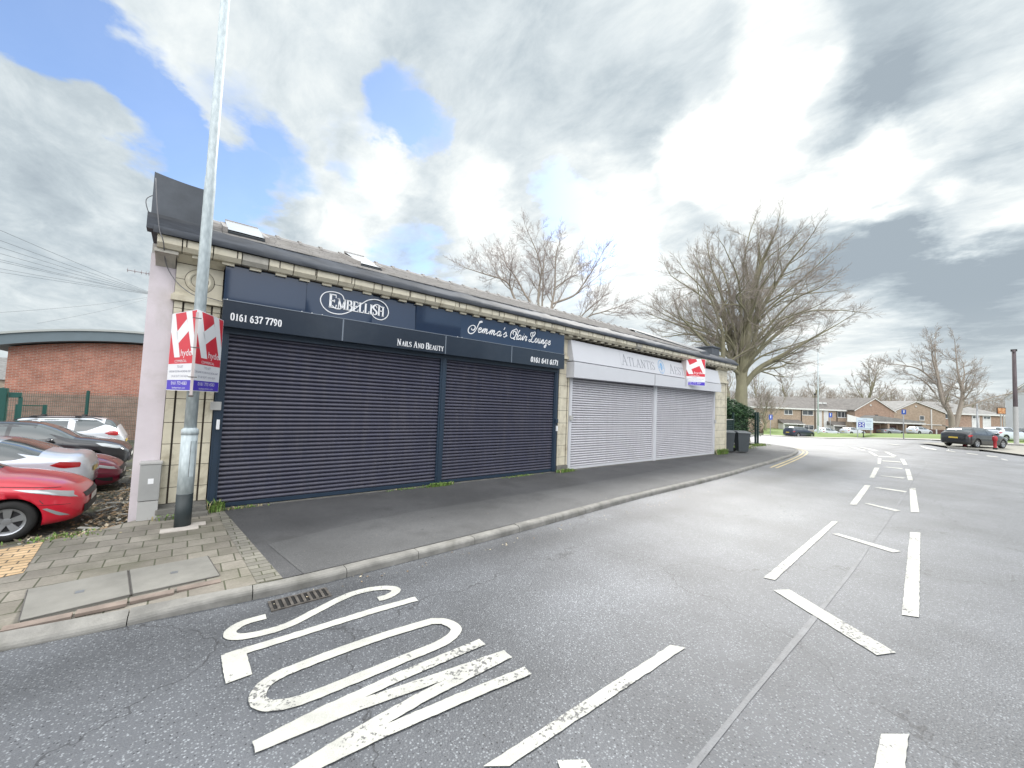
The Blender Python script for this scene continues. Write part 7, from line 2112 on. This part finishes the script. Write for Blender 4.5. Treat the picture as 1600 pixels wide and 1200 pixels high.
posn = ['highest', 'second highest', 'third highest', 'fourth highest', 'fifth highest', 'sixth highest', 'level', 'slightly rising', 'first falling', 'second falling']
for (e, h_, sag), nm in zip(ends, posn):
    E_ = Vector((*e, h_)); pts = [Cv.lerp(E_, t / 14) - Vector((0, 0, sag * sin(pi * t / 14))) for t in range(15)]
    mb = MB(); mb.tube(pts, .011, 4)
    tag(mb.build('overhead_cable', M_CAB), nm + ' overhead line of the fan above the brick hall roof', 'cable', 'overhead lines fanning out behind the gable')
ae = empty('tv_aerial', 'thin television aerial sticking out beyond the gable', 'aerial', None, (-.70, 15.6, 3.4))
mb = MB(); mb.tube([(0, 0, 0), (0, 0, 2.3)], .015, 6); mb.build('mast', M_RAIL, ae)
mb = MB(); mb.box(-.80, .15, -.008, .008, 1.95, 1.965)
for i, x in enumerate((-.79, -.64, -.50, -.40, -.34, -.29, -.24, -.19)): mb.box(x - .004, x + .004, -.12, .12, 1.945, 1.955); mb.box(x - .004, x + .004, -.005, .005, 1.90, 2.02)
mb.build('boom', mat('aerial metal', (0.22, 0.17, 0.17), .4, .6), ae)

# ------------------------------------------------------------------ across the road, seen only as reflections
mb = MB(); mb.smooth = True
strip(mb, [(-30, -7.5), (10, -7.8), (22, -10)], [(-30, -10.5), (10, -10.8), (20, -14)], 30, 2, 0.0)
tag(mb.build('pavement_opposite', M_FOOT), kind='structure')
def back_house(x, y, w, lab, rot=0):
    r = empty('semi_detached_house', lab, 'house', None, (x, y, 0), rot)
    mb = MB(); mb.box(-w / 2, w / 2, -8, 0, -.3, 5.8); mb.build('wall', M_CONC, r)
    mb = MB(); mb.prism([(-8.4, 5.75), (.4, 5.75), (-4, 9.3)], -w / 2 - .3, w / 2 + .3, lambda u, v, w_: (w_, u, v)); rf = mb.build('roof', M_ROOFT, r)
    mb = MB(); mb.box(-.6, .6, -4.6, -3.6, 8.0, 11.2); mb.build('chimney', M_CONC, rf)
    for xx in (-w / 2 + 1, w / 2 - 3):
        for z in (.9, 3.2):
            mb = MB(); mb.box(xx, xx + 2, .001, .05, z, z + 1.3); f = mb.build('window', M_WFRAME, r)
            mb = MB(); mb.box(xx + .1, xx + 1.9, .052, .06, z + .1, z + 1.2); mb.build('pane', M_WGL, f)
back_house(1.5, -12.5, 10, 'pale rendered semi behind the camera, first across the road')
back_house(17.0, -14.5, 10, 'pale rendered semi behind the camera, further along across the road')
